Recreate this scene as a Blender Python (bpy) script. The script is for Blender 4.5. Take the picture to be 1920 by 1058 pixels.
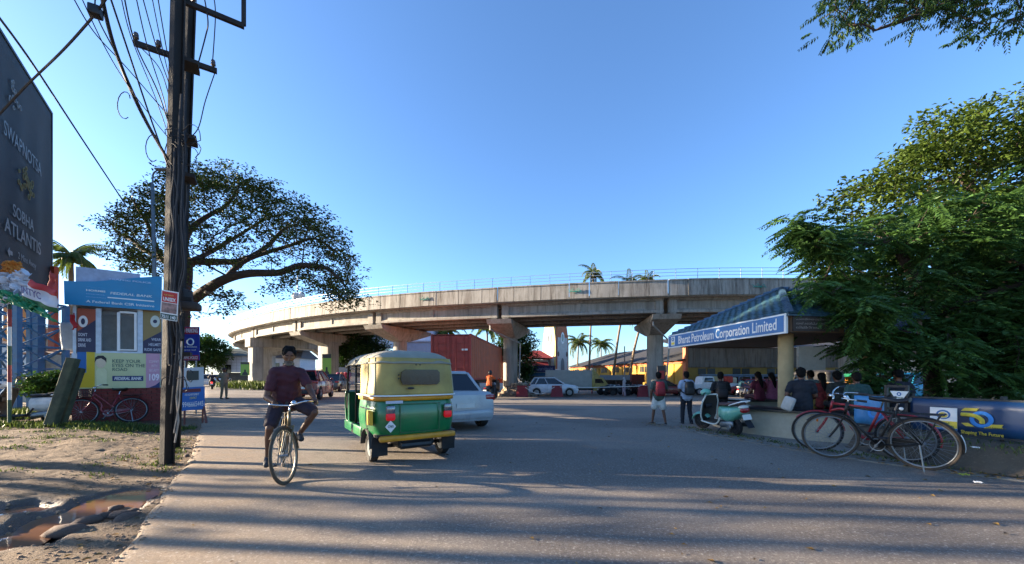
import bpy, bmesh, math, random
import numpy as np
from mathutils import Vector, Matrix, noise as mnoise
from math import sin, cos, pi, radians, sqrt, atan2, hypot

SC = bpy.context.scene
for o in list(bpy.data.objects): bpy.data.objects.remove(o)
COL = SC.collection

# ------------------------------------------------------------------ camera
FP, HY, CH = 720.0, 704.0, 1.35          # focal length in photo pixels, horizon row, camera height
cam = bpy.data.cameras.new('camera'); camo = bpy.data.objects.new('camera', cam); COL.objects.link(camo)
cam.sensor_fit = 'HORIZONTAL'; cam.sensor_width = 36; cam.lens = 36*FP/1920
cam.shift_y = (HY-529)/1920; cam.clip_start = .05; cam.clip_end = 3000
camo.location = (0, 0, CH); camo.rotation_euler = (pi/2, 0, 0)
SC.camera = camo

# ------------------------------------------------------------------ sky and sun
SUN_EL, SUN_AZ = radians(13), radians(-84)      # azimuth clockwise from the view direction (+Y)
w = bpy.data.worlds.new('World'); SC.world = w; w.use_nodes = True
nt = w.node_tree; bg = nt.nodes['Background']
sky = nt.nodes.new('ShaderNodeTexSky'); sky.sky_type = 'NISHITA'; sky.sun_disc = False
sky.sun_elevation = SUN_EL; sky.sun_rotation = SUN_AZ
sky.air_density = .85; sky.dust_density = .65; sky.ozone_density = 4.5; sky.altitude = 10
nt.links.new(sky.outputs[0], bg.inputs[0]); bg.inputs[1].default_value = .085
sl = bpy.data.lights.new('sun', 'SUN'); sl.energy = 5.0; sl.angle = radians(.55); sl.color = (1, .82, .60)
so = bpy.data.objects.new('sun', sl); COL.objects.link(so)
sdir = Vector((sin(SUN_AZ)*cos(SUN_EL), cos(SUN_AZ)*cos(SUN_EL), sin(SUN_EL)))
so.rotation_euler = sdir.to_track_quat('Z', 'Y').to_euler(); so.location = sdir*60

SC.view_settings.view_transform = 'Standard'; SC.view_settings.look = 'None'
SC.view_settings.exposure = 2.4; SC.view_settings.gamma = 1

# ------------------------------------------------------------------ helpers
R = random.Random(7)
def P(px, py, d):                                  # photo pixel at depth d -> world point
    return Vector(((px-960)/FP*d, d, CH+(HY-py)/FP*d))
def ss(a, b, x):
    t = max(0., min(1., (x-a)/(b-a))); return t*t*(3-2*t)
def lin(h):
    if isinstance(h, str):
        c = [int(h[i:i+2], 16)/255 for i in (0, 2, 4)]
        return tuple(v/12.92 if v <= .04045 else ((v+.055)/1.055)**2.4 for v in c)
    return tuple(h)

class MB:
    """collects geometry, then links it as one mesh object"""
    def __init__(s): s.v = []; s.f = []; s.m = []; s.cm = 0; s.T = None
    def mat(s, i): s.cm = i; return s
    def add(s, vs, fs):
        b = len(s.v)
        if s.T is not None: vs = [s.T @ Vector(p) for p in vs]
        s.v.extend([tuple(p) for p in vs])
        s.f.extend([tuple(i+b for i in f) for f in fs]); s.m.extend([s.cm]*len(fs)); return s
    def box(s, c, d, rz=0, M=None, taper=None):
        hx, hy, hz = d[0]/2, d[1]/2, d[2]/2; t = taper or (1, 1)
        vs = [(-hx, -hy, -hz), (hx, -hy, -hz), (hx, hy, -hz), (-hx, hy, -hz),
              (-hx*t[0], -hy*t[1], hz), (hx*t[0], -hy*t[1], hz), (hx*t[0], hy*t[1], hz), (-hx*t[0], hy*t[1], hz)]
        m = M if M is not None else Matrix.Rotation(rz, 3, 'Z')
        vs = [m @ Vector(p)+Vector(c) for p in vs]
        return s.add(vs, [(3, 2, 1, 0), (4, 5, 6, 7), (0, 1, 5, 4), (1, 2, 6, 5), (2, 3, 7, 6), (3, 0, 4, 7)])
    def rbox(s, c, d, b=.02, seg=2, rz=0, M=None, taper=None):
        bm = bmesh.new(); bmesh.ops.create_cube(bm, size=1)
        for v in bm.verts:
            v.co = Vector((v.co.x*d[0], v.co.y*d[1], v.co.z*d[2]))
            if taper and v.co.z > 0: v.co.x *= taper[0]; v.co.y *= taper[1]
        bmesh.ops.bevel(bm, geom=bm.edges[:], offset=b, segments=seg, profile=.5, affect='EDGES')
        m = M if M is not None else Matrix.Rotation(rz, 3, 'Z')
        bm.verts.index_update()
        s.add([m @ v.co+Vector(c) for v in bm.verts], [[v.index for v in f.verts] for f in bm.faces]); bm.free(); return s
    def hexa(s, p):                                  # 8 corners: bottom ring then top ring
        return s.add(p, [(3, 2, 1, 0), (4, 5, 6, 7), (0, 1, 5, 4), (1, 2, 6, 5), (2, 3, 7, 6), (3, 0, 4, 7)])
    def quad(s, a, b, c, d): return s.add([a, b, c, d], [(0, 1, 2, 3)])
    def cyl(s, a, b, r0, r1=None, n=10, caps=True):
        return s.tube([a, b], [r0, r0 if r1 is None else r1], n, caps)
    def tube(s, pts, r, n=8, caps=True, closed=False):
        pts = [Vector(p) for p in pts]; k = len(pts)
        rs = r if isinstance(r, (list, tuple)) else [r]*k
        t0 = (pts[1]-pts[0]).normalized(); u = t0.orthogonal().normalized(); vs = []
        for i, p in enumerate(pts):
            if closed: t = (pts[(i+1) % k]-pts[i-1])
            else: t = (pts[min(i+1, k-1)]-pts[max(i-1, 0)])
            t = t.normalized() if t.length > 1e-9 else t0
            u = (u-t*u.dot(t)); u = u.normalized() if u.length > 1e-6 else t.orthogonal().normalized()
            v = t.cross(u)
            vs += [p+(u*cos(2*pi*j/n)+v*sin(2*pi*j/n))*rs[i] for j in range(n)]
        fs = []
        for i in range(k if closed else k-1):
            a, b = i*n, ((i+1) % k)*n
            fs += [(a+j, a+(j+1) % n, b+(j+1) % n, b+j) for j in range(n)]
        if caps and not closed: fs += [tuple(range(n-1, -1, -1)), tuple((k-1)*n+j for j in range(n))]
        return s.add(vs, fs)
    def ell(s, c, r, n=12, m=8, M=None):             # ellipsoid
        r = (r, r, r) if not isinstance(r, (list, tuple)) else r
        vs = [(0, 0, -1)]
        for i in range(1, m):
            a = -pi/2+pi*i/m
            vs += [(cos(a)*cos(2*pi*j/n), cos(a)*sin(2*pi*j/n), sin(a)) for j in range(n)]
        vs.append((0, 0, 1)); top = len(vs)-1
        fs = [(0, 1+(j+1) % n, 1+j) for j in range(n)]
        for i in range(m-2):
            a = 1+i*n; b = a+n
            fs += [(a+j, a+(j+1) % n, b+(j+1) % n, b+j) for j in range(n)]
        a = 1+(m-2)*n; fs += [(a+j, a+(j+1) % n, top) for j in range(n)]
        m3 = M if M is not None else Matrix.Identity(3)
        return s.add([m3 @ Vector((p[0]*r[0], p[1]*r[1], p[2]*r[2]))+Vector(c) for p in vs], fs)
    def cap(s, a, b, r0, r1, n=10):                  # tapered capsule
        a, b = Vector(a), Vector(b); t = (b-a); L = t.length; t = t/L if L > 1e-6 else Vector((0, 0, 1))
        pts, rs = [], []
        for q in (-.98, -.8, -.45): pts.append(a+t*q*r0); rs.append(r0*sqrt(1-q*q))
        pts += [a, b]; rs += [r0, r1]
        for q in (.45, .8, .98): pts.append(b+t*q*r1); rs.append(r1*sqrt(1-q*q))
        return s.tube(pts, rs, n)
    def torus(s, c, ax, Rr, r, n=28, k=8, flat=1.):
        ax = Vector(ax).normalized(); u = ax.orthogonal().normalized(); v = ax.cross(u); c = Vector(c); vs = []
        for i in range(n):
            a = 2*pi*i/n; e = u*cos(a)+v*sin(a)
            vs += [c+e*(Rr+r*cos(2*pi*j/k))+ax*(r*flat*sin(2*pi*j/k)) for j in range(k)]
        fs = [(i*k+j, ((i+1) % n)*k+j, ((i+1) % n)*k+(j+1) % k, i*k+(j+1) % k) for i in range(n) for j in range(k)]
        return s.add(vs, fs)
    def prism(s, poly, fn, t):                       # polygon (u,v) extruded by t through fn(u,v,w)
        n = len(poly)
        vs = [fn(u, v, 0) for u, v in poly]+[fn(u, v, t) for u, v in poly]
        return s.add(vs, [tuple(range(n-1, -1, -1)), tuple(range(n, 2*n))]+[(i, (i+1) % n, n+(i+1) % n, n+i) for i in range(n)])
    def lathe(s, prof, c=(0, 0, 0), n=20, a0=0, a1=2*pi):
        full = abs(a1-a0-2*pi) < 1e-6; k = n if full else n+1; c = Vector(c); vs = []
        for r, z in prof:
            vs += [c+Vector((r*cos(a0+(a1-a0)*j/n), r*sin(a0+(a1-a0)*j/n), z)) for j in range(k)]
        fs = []
        for i in range(len(prof)-1):
            for j in range(n): fs.append((i*k+j, i*k+(j+1) % k, (i+1)*k+(j+1) % k, (i+1)*k+j))
        return s.add(vs, fs)
    def grid(s, fn, nu, nv):
        vs = [fn(i/nu, j/nv) for j in range(nv+1) for i in range(nu+1)]
        return s.add(vs, [(j*(nu+1)+i, j*(nu+1)+i+1, (j+1)*(nu+1)+i+1, (j+1)*(nu+1)+i) for j in range(nv) for i in range(nu)])
    def mesh(s, name, mats, smooth=False, off=None):
        me = bpy.data.meshes.new(name)
        v = s.v if off is None else [(a-off[0], b-off[1], c-off[2]) for a, b, c in s.v]
        me.from_pydata(v, [], s.f)
        for m in (mats if isinstance(mats, (list, tuple)) else [mats]): me.materials.append(m)
        if any(s.m): me.polygons.foreach_set('material_index', s.m)
        if smooth:
            me.polygons.foreach_set('use_smooth', [True]*len(me.polygons))
            if smooth is not True: me.set_sharp_from_angle(angle=smooth)
        me.update(); return me
    def build(s, name, mats, parent=None, smooth=False, off=None):
        return link(name, s.mesh(name, mats, smooth, off if off is not None else WOFF.get(parent.name if parent else None)), parent)
SM = radians(38)
WOFF = {}
def link(name, me, parent=None):
    o = bpy.data.objects.new(name, me); COL.objects.link(o)
    if parent is not None: o.parent = parent
    return o
def tag(o, label, cat=None, group=None, kind=None):
    if label: o['label'] = label
    if cat: o['category'] = cat
    if group: o['group'] = group
    if kind: o['kind'] = kind
    return o
def thing(name, label, cat, loc=(0, 0, 0), rz=0, group=None, world=False, scale=None):
    o = bpy.data.objects.new(name, None); COL.objects.link(o); o.empty_display_size = .2
    o.location = loc; o.rotation_euler = (0, 0, rz)
    if scale: o.scale = (scale,)*3
    if world: WOFF[o.name] = tuple(loc)              # parts of this thing are written in world coordinates
    return tag(o, label, cat, group)
def structure(o): o['kind'] = 'structure'; return o
def copy_tree(o, parent=None):
    c = o.copy(); COL.objects.link(c)
    if parent is not None: c.parent = parent
    for ch in o.children: copy_tree(ch, c)
    return c
def evalmesh(o):
    dg = bpy.context.evaluated_depsgraph_get(); dg.update()
    return bpy.data.meshes.new_from_object(o.evaluated_get(dg))

# flat frame: origin, right, up -> world ; normal = right x up (towards the viewer)
class Fr:
    def __init__(s, o, r, u=(0, 0, 1)):
        s.o = Vector(o); s.r = Vector(r).normalized(); s.u = Vector(u).normalized(); s.n = s.r.cross(s.u).normalized()
    def __call__(s, a, b, c=0): return s.o+s.r*a+s.u*b+s.n*c
def panel(mb, fr, a0, b0, a1, b1, c0=0, c1=.01):      # box in a frame
    return mb.hexa([fr(a0, b0, c0), fr(a1, b0, c0), fr(a1, b1, c0), fr(a0, b1, c0),
                    fr(a0, b0, c1), fr(a1, b0, c1), fr(a1, b1, c1), fr(a0, b1, c1)])
def poly(mb, fr, pts, c0=.0, c1=.004):
    return mb.prism(pts, lambda u, v, t: fr(u, v, c0+t), c1-c0)
def text(body, fr, a, b, h, m, parent, w=None, bold=.0, align='L', c=.012, name='lettering', shear=0, thick=.003):
    cu = bpy.data.curves.new('t', 'FONT'); cu.body = body; cu.size = 1; cu.offset = bold; cu.shear = shear
    cu.resolution_u = 3; cu.extrude = .001
    ob = bpy.data.objects.new('t', cu); COL.objects.link(ob); me = evalmesh(ob)
    bpy.data.objects.remove(ob); bpy.data.curves.remove(cu)
    n = len(me.vertices)
    if n == 0: return None
    co = np.empty(n*3); me.vertices.foreach_get('co', co); co = co.reshape(-1, 3)
    x0, x1 = co[:, 0].min(), co[:, 0].max(); y0, y1 = co[:, 1].min(), co[:, 1].max()
    capm = any(ch in 'gjpqy' for ch in body); base = y0 if capm else 0.
    sy = h/max(.3, (y1-(0 if capm else y0)))
    sx = sy if w is None else w/(x1-x0)
    wd = (x1-x0)*sx; ox = a-(0 if align == 'L' else wd/2 if align == 'C' else wd)
    off = Vector(WOFF.get(parent.name, (0, 0, 0))) if parent else Vector((0, 0, 0))
    if parent and parent.name not in WOFF and parent.parent and parent.parent.name in WOFF: off = Vector(WOFF[parent.parent.name])
    out = []
    for q in co:
        out += list(fr(ox+(q[0]-x0)*sx, b+(q[1]-(0 if capm else y0))*sy, c+(thick if q[2] > 0 else 0))-off)
    me.vertices.foreach_set('co', out); me.materials.clear(); me.materials.append(m); me.update()
    return link(name, me, parent)
def catmull(pts, n=8):
    pts = [Vector(p) for p in pts]; out = []
    for i in range(len(pts)-1):
        p0, p1, p2, p3 = pts[max(i-1, 0)], pts[i], pts[i+1], pts[min(i+2, len(pts)-1)]
        for j in range(n):
            t = j/n
            out.append(.5*((2*p1)+(p2-p0)*t+(2*p0-5*p1+4*p2-p3)*t*t+(3*p1-p0-3*p2+p3)*t**3))
    out.append(pts[-1]); return out

# ------------------------------------------------------------------ materials
def nodes_of(name):
    m = bpy.data.materials.new(name); m.use_nodes = True
    n = m.node_tree.nodes; l = m.node_tree.links; return m, n, l, n['Principled BSDF']
def ramp(n, l, src, stops):
    r = n.new('ShaderNodeValToRGB'); e = r.color_ramp.elements
    while len(e) < len(stops): e.new(.5)
    for i, (p, c) in enumerate(stops): e[i].position = p; e[i].color = (*c, 1) if len(c) == 3 else c
    l.new(src, r.inputs[0]); return r.outputs[0]
def mix(n, l, a, b, f, mode='MIX'):
    x = n.new('ShaderNodeMix'); x.data_type = 'RGBA'; x.blend_type = mode
    for sk, v in ((0, f), (6, a), (7, b)):
        if hasattr(v, 'links'): l.new(v, x.inputs[sk])
        elif sk == 0: x.inputs[0].default_value = v
        else: x.inputs[sk].default_value = (*v, 1)
    return x.outputs[2]
def noise_n(n, l, scale, detail=5, rough=.55, vec=None, mp=None, world=False):
    t = n.new('ShaderNodeTexNoise'); t.inputs['Scale'].default_value = scale
    t.inputs['Detail'].default_value = detail; t.inputs['Roughness'].default_value = rough
    if world:
        g = n.new('ShaderNodeNewGeometry'); src = g.outputs['Position']
    else:
        g = n.new('ShaderNodeTexCoord'); src = g.outputs['Object']
    if mp:
        q = n.new('ShaderNodeMapping'); q.inputs['Scale'].default_value = mp; l.new(src, q.inputs[0]); src = q.outputs[0]
    l.new(src, t.inputs['Vector']); return t.outputs['Fac']
def bump_n(n, l, b, h, st, dist=.02):
    x = n.new('ShaderNodeBump'); x.inputs['Strength'].default_value = st; x.inputs['Distance'].default_value = dist
    l.new(h, x.inputs['Height']); l.new(x.outputs[0], b.inputs['Normal'])
MC = {}
def M(col, rough=.6, metal=0, var=.18, scale=7, bump=.06, bs=60, coat=0, spec=.5, dirt=.0, alpha=None, world=False, name=None):
    key = (col if isinstance(col, str) else tuple(col), rough, metal, var, scale, bump, bs, coat, spec, dirt, world)
    if key in MC: return MC[key]
    m, n, l, b = nodes_of(name or 'mat_%s' % (col if isinstance(col, str) else len(MC)))
    c = lin(col)
    fac = noise_n(n, l, scale, 6, .6, world=world)
    c0 = tuple(max(0, v*(1-var)) for v in c); c1 = tuple(min(1, v*(1+var)) for v in c)
    o = ramp(n, l, fac, [(.3, c0), (.7, c1)])
    if dirt:
        f2 = noise_n(n, l, 2.3, 7, .65, world=world)
        d = ramp(n, l, f2, [(.45, (0, 0, 0)), (.75, (dirt,)*3)])
        o = mix(n, l, o, (.13, .10, .07), d)
    l.new(o, b.inputs['Base Color'])
    rr = n.new('ShaderNodeMapRange'); rr.inputs[3].default_value = max(.02, rough-.08); rr.inputs[4].default_value = min(1, rough+.1)
    l.new(fac, rr.inputs[0]); l.new(rr.outputs[0], b.inputs['Roughness'])
    b.inputs['Metallic'].default_value = metal; b.inputs['Coat Weight'].default_value = coat
    b.inputs['Coat Roughness'].default_value = .08; b.inputs['Specular IOR Level'].default_value = spec
    if bump: bump_n(n, l, b, noise_n(n, l, bs, 4, .6, world=world), bump)
    MC[key] = m; return m
def paint(col, dirt=.12): return M(col, .28, 0, .06, 3, .0, coat=.6, dirt=dirt)
def flat(col, rough=.55): return M(col, rough, 0, .07, 5, .02, 30)
def glassy(col='10161a', rough=.06):
    return M(col, rough, 0, .1, 3, 0, spec=.8)
def emit(col, st, name):
    m, n, l, b = nodes_of(name); c = lin(col); b.inputs['Base Color'].default_value = (*c, 1)
    b.inputs['Emission Color'].default_value = (*c, 1); b.inputs['Emission Strength'].default_value = st; return m
def clear_glass():
    m, n, l, b = nodes_of('clear_glass'); b.inputs['Base Color'].default_value = (.75, .8, .8, 1)
    b.inputs['Roughness'].default_value = .04; b.inputs['Transmission Weight'].default_value = .85; b.inputs['IOR'].default_value = 1.1
    b.inputs['Alpha'].default_value = .45; return m
def leaf_mat(name, a, b_, tr=.35):
    m, n, l, b = nodes_of(name)
    at = n.new('ShaderNodeAttribute'); at.attribute_name = 'tint'
    o = ramp(n, l, at.outputs['Fac'], [(0, lin(a)), (.65, lin(b_)), (1, tuple(min(1, v*1.5) for v in lin(b_)))])
    l.new(o, b.inputs['Base Color']); b.inputs['Roughness'].default_value = .55
    b.inputs['Specular IOR Level'].default_value = .35
    t = n.new('ShaderNodeBsdfTranslucent'); l.new(mix(n, l, o, (1, 1, .35), .35, 'MULTIPLY'), t.inputs[0])
    x = n.new('ShaderNodeMixShader'); x.inputs[0].default_value = tr
    l.new(b.outputs[0], x.inputs[1]); l.new(t.outputs[0], x.inputs[2])
    l.new(x.outputs[0], n['Material Output'].inputs[0]); return m

BLACK = M('15161a', .5); RUBBER = M('1a1a1b', .85, dirt=.25); CHROME = M('c2c4c6', .18, 1, .1, 6, .0)
STEEL = M('80868a', .42, .8, .2, 9, .05); DSTEEL = M('33373a', .5, .6, .25, 9, .08)
WHITE = M('d9dad8', .5, dirt=.12); RED = paint('8a141c'); GLASSD = glassy()
SKIN = M('5c3c2b', .5, 0, .12, 14, .03, 90, spec=.4); SKIN2 = M('6a4632', .5, 0, .12, 14, .03, 90, spec=.4)
HAIR = M('0a0807', .85, 0, .3, 30, .25, 120, spec=.2)
TAILR = M('8a0d12', .12, coat=.5); AMBER = M('c8641a', .25, coat=.4)
YELLOWP = paint('c9a017'); BARK = M('3a2f27', .9, 0, .35, 9, .5, 25); PLATEW = flat('d4d4cc'); PLATEY = flat('d0a020')
# ------------------------------------------------------------------ ground, road, pavement
def gz(x, y):                                       # the crossing falls away gently towards the far right
    return -.48*ss(20, 33, y)*ss(-14, -4, x)
def GP(px, py, z=None):                             # ground point seen at a photo pixel
    d = CH*FP/(py-HY)
    for _ in range(12):
        zz = gz((px-960)/FP*d, d) if z is None else z
        d = .5*d+.5*(CH-zz)*FP/(py-HY)
    p = P(px, py, d); return Vector((p.x, p.y, gz(p.x, p.y) if z is None else z))
LEDGE = [(-2.2, 0), (-2.75, 2.0), (-3.0, 2.9), (-3.45, 3.6), (-4.05, 4.45), (-4.75, 5.5), (-5.5, 6.6), (-6.6, 8), (-8.6, 10.6), (-11.4, 14.2), (-16.5, 20.6), (-24, 30), (-38, 47), (-60, 74), (-100, 124)]
LE = catmull([(a, b, 0) for a, b in LEDGE], 8)
def ledge_x(y):
    for a, b in zip(LE, LE[1:]):
        if a.y <= y <= b.y: return a.x+(b.x-a.x)*(y-a.y)/(b.y-a.y)
    return LE[0].x if y < LE[0].y else LE[-1].x
REDGE = [(9.5, 1.5), (7.6, 3.4), (6.5, 4.75), (6.05, 5.25), (5.6, 5.85), (5.1, 6.75), (4.75, 7.7), (4.3, 9.0), (3.85, 10.1), (3.75, 10.65)]
RE = catmull([(a, b, 0) for a, b in REDGE], 6)

def asphalt():
    m, n, l, b = nodes_of('asphalt')
    big = noise_n(n, l, .35, 6, .6, world=True); mid = noise_n(n, l, 6, 6, .65, world=True); fine = noise_n(n, l, 75, 4, .8, world=True)
    c = ramp(n, l, big, [(.3, (.155, .133, .110)), (.7, (.215, .185, .153))])
    c = mix(n, l, c, (.55, .55, .55), ramp(n, l, mid, [(.35, (0,)*3), (.7, (.16,)*3)]), 'MULTIPLY')
    c = mix(n, l, c, (.46, .42, .37), ramp(n, l, fine, [(.5, (0,)*3), (.72, (.65,)*3)]))
    pat = noise_n(n, l, .16, 3, .5, mp=(.6, 1.6, 1), world=True)
    c = mix(n, l, c, (.62, .62, .64), ramp(n, l, pat, [(.50, (0,)*3), (.54, (.75,)*3)]), 'MULTIPLY')
    st = noise_n(n, l, 1.3, 5, .6, world=True)
    c = mix(n, l, c, (.45, .45, .46), ramp(n, l, st, [(.62, (0,)*3), (.74, (.6,)*3)]), 'MULTIPLY')
    # brown dust carried in from the verge on the left
    at = n.new('ShaderNodeAttribute'); at.attribute_name = 'dust'
    dm = n.new('ShaderNodeMath'); dm.operation = 'MULTIPLY'; l.new(at.outputs['Fac'], dm.inputs[0])
    l.new(ramp(n, l, noise_n(n, l, 2.2, 7, .65, world=True), [(.3, (.25,)*3), (.7, (1,)*3)]), dm.inputs[1])
    c = mix(n, l, c, (.29, .205, .128), dm.outputs[0])
    gr = noise_n(n, l, 34, 3, .75, world=True)
    c = mix(n, l, c, (.50, .46, .40), ramp(n, l, gr, [(.56, (0,)*3), (.68, (.55,)*3)]))
    c = mix(n, l, c, (.3, .3, .3), ramp(n, l, gr, [(.30, (.6,)*3), (.42, (0,)*3)]), 'MULTIPLY')
    # tar lines and cracks
    vo = n.new('ShaderNodeTexVoronoi'); vo.feature = 'DISTANCE_TO_EDGE'; vo.inputs['Scale'].default_value = .33
    g = n.new('ShaderNodeNewGeometry'); nz = n.new('ShaderNodeTexNoise'); nz.inputs['Scale'].default_value = 1.1; nz.inputs['Detail'].default_value = 6
    l.new(g.outputs['Position'], nz.inputs['Vector'])
    va = n.new('ShaderNodeVectorMath'); va.operation = 'ADD'; l.new(g.outputs['Position'], va.inputs[0]); l.new(nz.outputs['Color'], va.inputs[1]); l.new(va.outputs[0], vo.inputs['Vector'])
    c = mix(n, l, c, (.035, .035, .037), ramp(n, l, vo.outputs['Distance'], [(0, (.3,)*3), (.004, (0,)*3)]))
    l.new(c, b.inputs['Base Color']); b.inputs['Roughness'].default_value = .82; b.inputs['Specular IOR Level'].default_value = .3
    ad = n.new('ShaderNodeMath'); ad.operation = 'ADD'; l.new(fine, ad.inputs[0]); l.new(mid, ad.inputs[1])
    bump_n(n, l, b, ad.outputs[0], .8, .014); return m
def soil(name, c0, c1, bst=.6):
    m, n, l, b = nodes_of(name)
    big = noise_n(n, l, .5, 7, .62, world=True); fine = noise_n(n, l, 34, 6, .7, world=True); mid = noise_n(n, l, 4.5, 6, .7, world=True)
    c = ramp(n, l, big, [(.3, c0), (.68, c1)])
    c = mix(n, l, c, (.45, .42, .4), ramp(n, l, mid, [(.4, (0,)*3), (.75, (.55,)*3)]), 'MULTIPLY')
    c = mix(n, l, c, (.36, .28, .2), ramp(n, l, fine, [(.55, (0,)*3), (.8, (.4,)*3)]))
    at = n.new('ShaderNodeAttribute'); at.attribute_name = 'wet'
    c = mix(n, l, c, (.07, .043, .03), at.outputs['Fac'])
    l.new(c, b.inputs['Base Color'])
    mr = n.new('ShaderNodeMapRange'); mr.inputs[3].default_value = .95; mr.inputs[4].default_value = .3; l.new(at.outputs['Fac'], mr.inputs[0]); l.new(mr.outputs[0], b.inputs['Roughness'])
    ad = n.new('ShaderNodeMath'); ad.operation = 'ADD'; l.new(fine, ad.inputs[0]); l.new(mid, ad.inputs[1])
    bump_n(n, l, b, ad.outputs[0], bst, .03); return m
ASPH = asphalt(); DIRT = soil('verge_soil', (.105, .07, .04), (.20, .135, .078), .9); EARTH = soil('earth', (.14, .11, .075), (.22, .17, .115), .3)

# ground sheet to the horizon, lowered a little under everything laid upon it
def axis(lo, hi, step, far):
    a = [lo]; q = step
    while a[-1] < hi: a.append(a[-1]+step)
    l2 = []; x = lo
    while x > -far: q *= 1.35; x -= q; l2.append(x)
    r2 = []; x = a[-1]; q = step
    while x < far: q *= 1.35; x += q; r2.append(x)
    return l2[::-1]+a+r2
gx = axis(-40, 60, 2., 1600); gy = axis(-10, 70, 2., 1600)
mb = MB(); mb.v = [(x, y, gz(x, y)-.06-(.25 if -13.5 < x < 0 and .2 < y < 12 else 0)) for y in gy for x in gx]; k = len(gx)
mb.f = [(j*k+i, j*k+i+1, (j+1)*k+i+1, (j+1)*k+i) for j in range(len(gy)-1) for i in range(k-1)]; mb.m = [0]*len(mb.f)
structure(mb.build('ground', EARTH))

# puddles (pixel outlines on the ground) and the verge that holds them
def pud(pts, z=-.075): return [(GP(a, b, z).x, GP(a, b, z).y) for a, b in pts]
PUDS = [pud([(-60, 1040), (30, 1030), (85, 1022), (110, 1003), (150, 985), (215, 978), (245, 960), (270, 940), (300, 925), (290, 918), (250, 921), (195, 932), (150, 945), (125, 962), (70, 975), (25, 1000), (-60, 1012)]),
        pud([(-80, 985), (-10, 978), (40, 968), (90, 955), (55, 950), (0, 958), (-60, 966)])]
def pdist(x, y, pl):                                # signed distance to outline, negative inside
    ins = False; best = 1e9; n = len(pl)
    for i in range(n):
        x1, y1 = pl[i]; x2, y2 = pl[(i+1) % n]
        if (y1 > y) != (y2 > y) and x < (x2-x1)*(y-y1)/(y2-y1)+x1: ins = not ins
        dx, dy = x2-x1, y2-y1; t = max(0, min(1, ((x-x1)*dx+(y-y1)*dy)/(dx*dx+dy*dy+1e-9)))
        best = min(best, hypot(x-x1-t*dx, y-y1-t*dy))
    return -best if ins else best
def verge_z(x, y):
    e = ledge_x(y)-x                                 # distance left of the road edge
    z = .02+.10*ss(4.5, 8.5, y)*ss(.8, 3, e)-(.062-.03*ss(6, 9, y))*(1-ss(.5, 1.9, e))
    nz = mnoise.fractal(Vector((x*1.3, y*2.2, 3)), 1, 2, 5)*.032+mnoise.noise(Vector((x*.5, y*3.1, 9)))*.02+mnoise.noise(Vector((x*6, y*9, 4)))*.014+mnoise.noise(Vector((x*17, y*19, 6)))*.006
    z += nz*(.25+.75*ss(.3, 1.5, e))*ss(0, .12, e)
    wet = 0
    if y < 6.5:
        dd = min(pdist(x, y, q) for q in PUDS)+mnoise.noise(Vector((x*7, y*7, 1)))*.05
        z = z+(-.115-z)*(1-ss(-.06, .14, dd))
        wet = 1-ss(.0, .22, dd)
    return z, wet
mb = MB(); nu, nv = 170, 300; ws = []
ys = [.4+12.2*(j/nv)**1.5 for j in range(nv+1)]
for y in ys:
    xr = ledge_x(y)+.10
    for i in range(nu+1):
        t = (1-i/nu)**1.6; x = xr-t*(xr+13.6); z, wq = verge_z(x, y)
        if i >= nu-2: z = -.012-.01*(i-nu+2)
        mb.v.append((x, y, z)); ws.append(wq)
mb.f = [(j*(nu+1)+i, j*(nu+1)+i+1, (j+1)*(nu+1)+i+1, (j+1)*(nu+1)+i) for j in range(nv) for i in range(nu)]; mb.m = [0]*len(mb.f)
vo = structure(mb.build('dirt_verge', DIRT, smooth=True))
a = vo.data.attributes.new('wet', 'FLOAT', 'POINT'); a.data.foreach_set('value', ws)
WATER, n_, l_, b_ = nodes_of('muddy_water'); b_.inputs['Base Color'].default_value = (.23, .115, .06, 1)
b_.inputs['Roughness'].default_value = .03; b_.inputs['IOR'].default_value = 1.33; b_.inputs['Specular IOR Level'].default_value = .6
bump_n(n_, l_, b_, noise_n(n_, l_, 3.5, 2, .5, world=True), .03, .05)
for i, q in enumerate(PUDS):
    cx = sum(p[0] for p in q)/len(q); cy = sum(p[1] for p in q)/len(q)
    mb = MB(); big = [(cx+(x-cx)*1.07, cy+(y-cy)*1.14) for x, y in q]
    mb.add([(x, y, -.072) for x, y in big], [tuple(range(len(big)))[::-1] if sum((big[j][0]*big[(j+1) % len(big)][1]-big[(j+1) % len(big)][0]*big[j][1]) for j in range(len(big))) < 0 else tuple(range(len(big)))])
    structure(mb.build('puddle', WATER))

# road: one sheet; its left edge follows the crumbling verge
mb = MB(); du = []; yy = [0.2+.22*i for i in range(60)]+[13.5+1.1*i for i in range(60)]+[80+6*i for i in range(8)]
yy = [y for y in yy if y < 124]
for y in yy:
    xl = ledge_x(y)+(mnoise.noise(Vector((y*2.3, 0, 5)))*.09+mnoise.noise(Vector((y*9, 0, 7)))*.035)*(1 if y < 14 else 0)
    xr = 60. if y > 11 else 26.
    for i in range(61):
        t = i/60; x = xl+(xr-xl)*t**1.5
        mb.v.append((x, y, gz(x, y)+.004+(-.03 if i == 0 else 0)))
        du.append(max(0, 1-ss(.0, 2.9, x-xl)*.9)*(1-.5*ss(8, 20, y)) * .9)
mb.f = [(j*61+i, j*61+i+1, (j+1)*61+i+1, (j+1)*61+i) for j in range(len(yy)-1) for i in range(60)]; mb.m = [0]*len(mb.f)
rd = structure(mb.build('road', ASPH, smooth=True))
a = rd.data.attributes.new('dust', 'FLOAT', 'POINT'); a.data.foreach_set('value', du)

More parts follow.
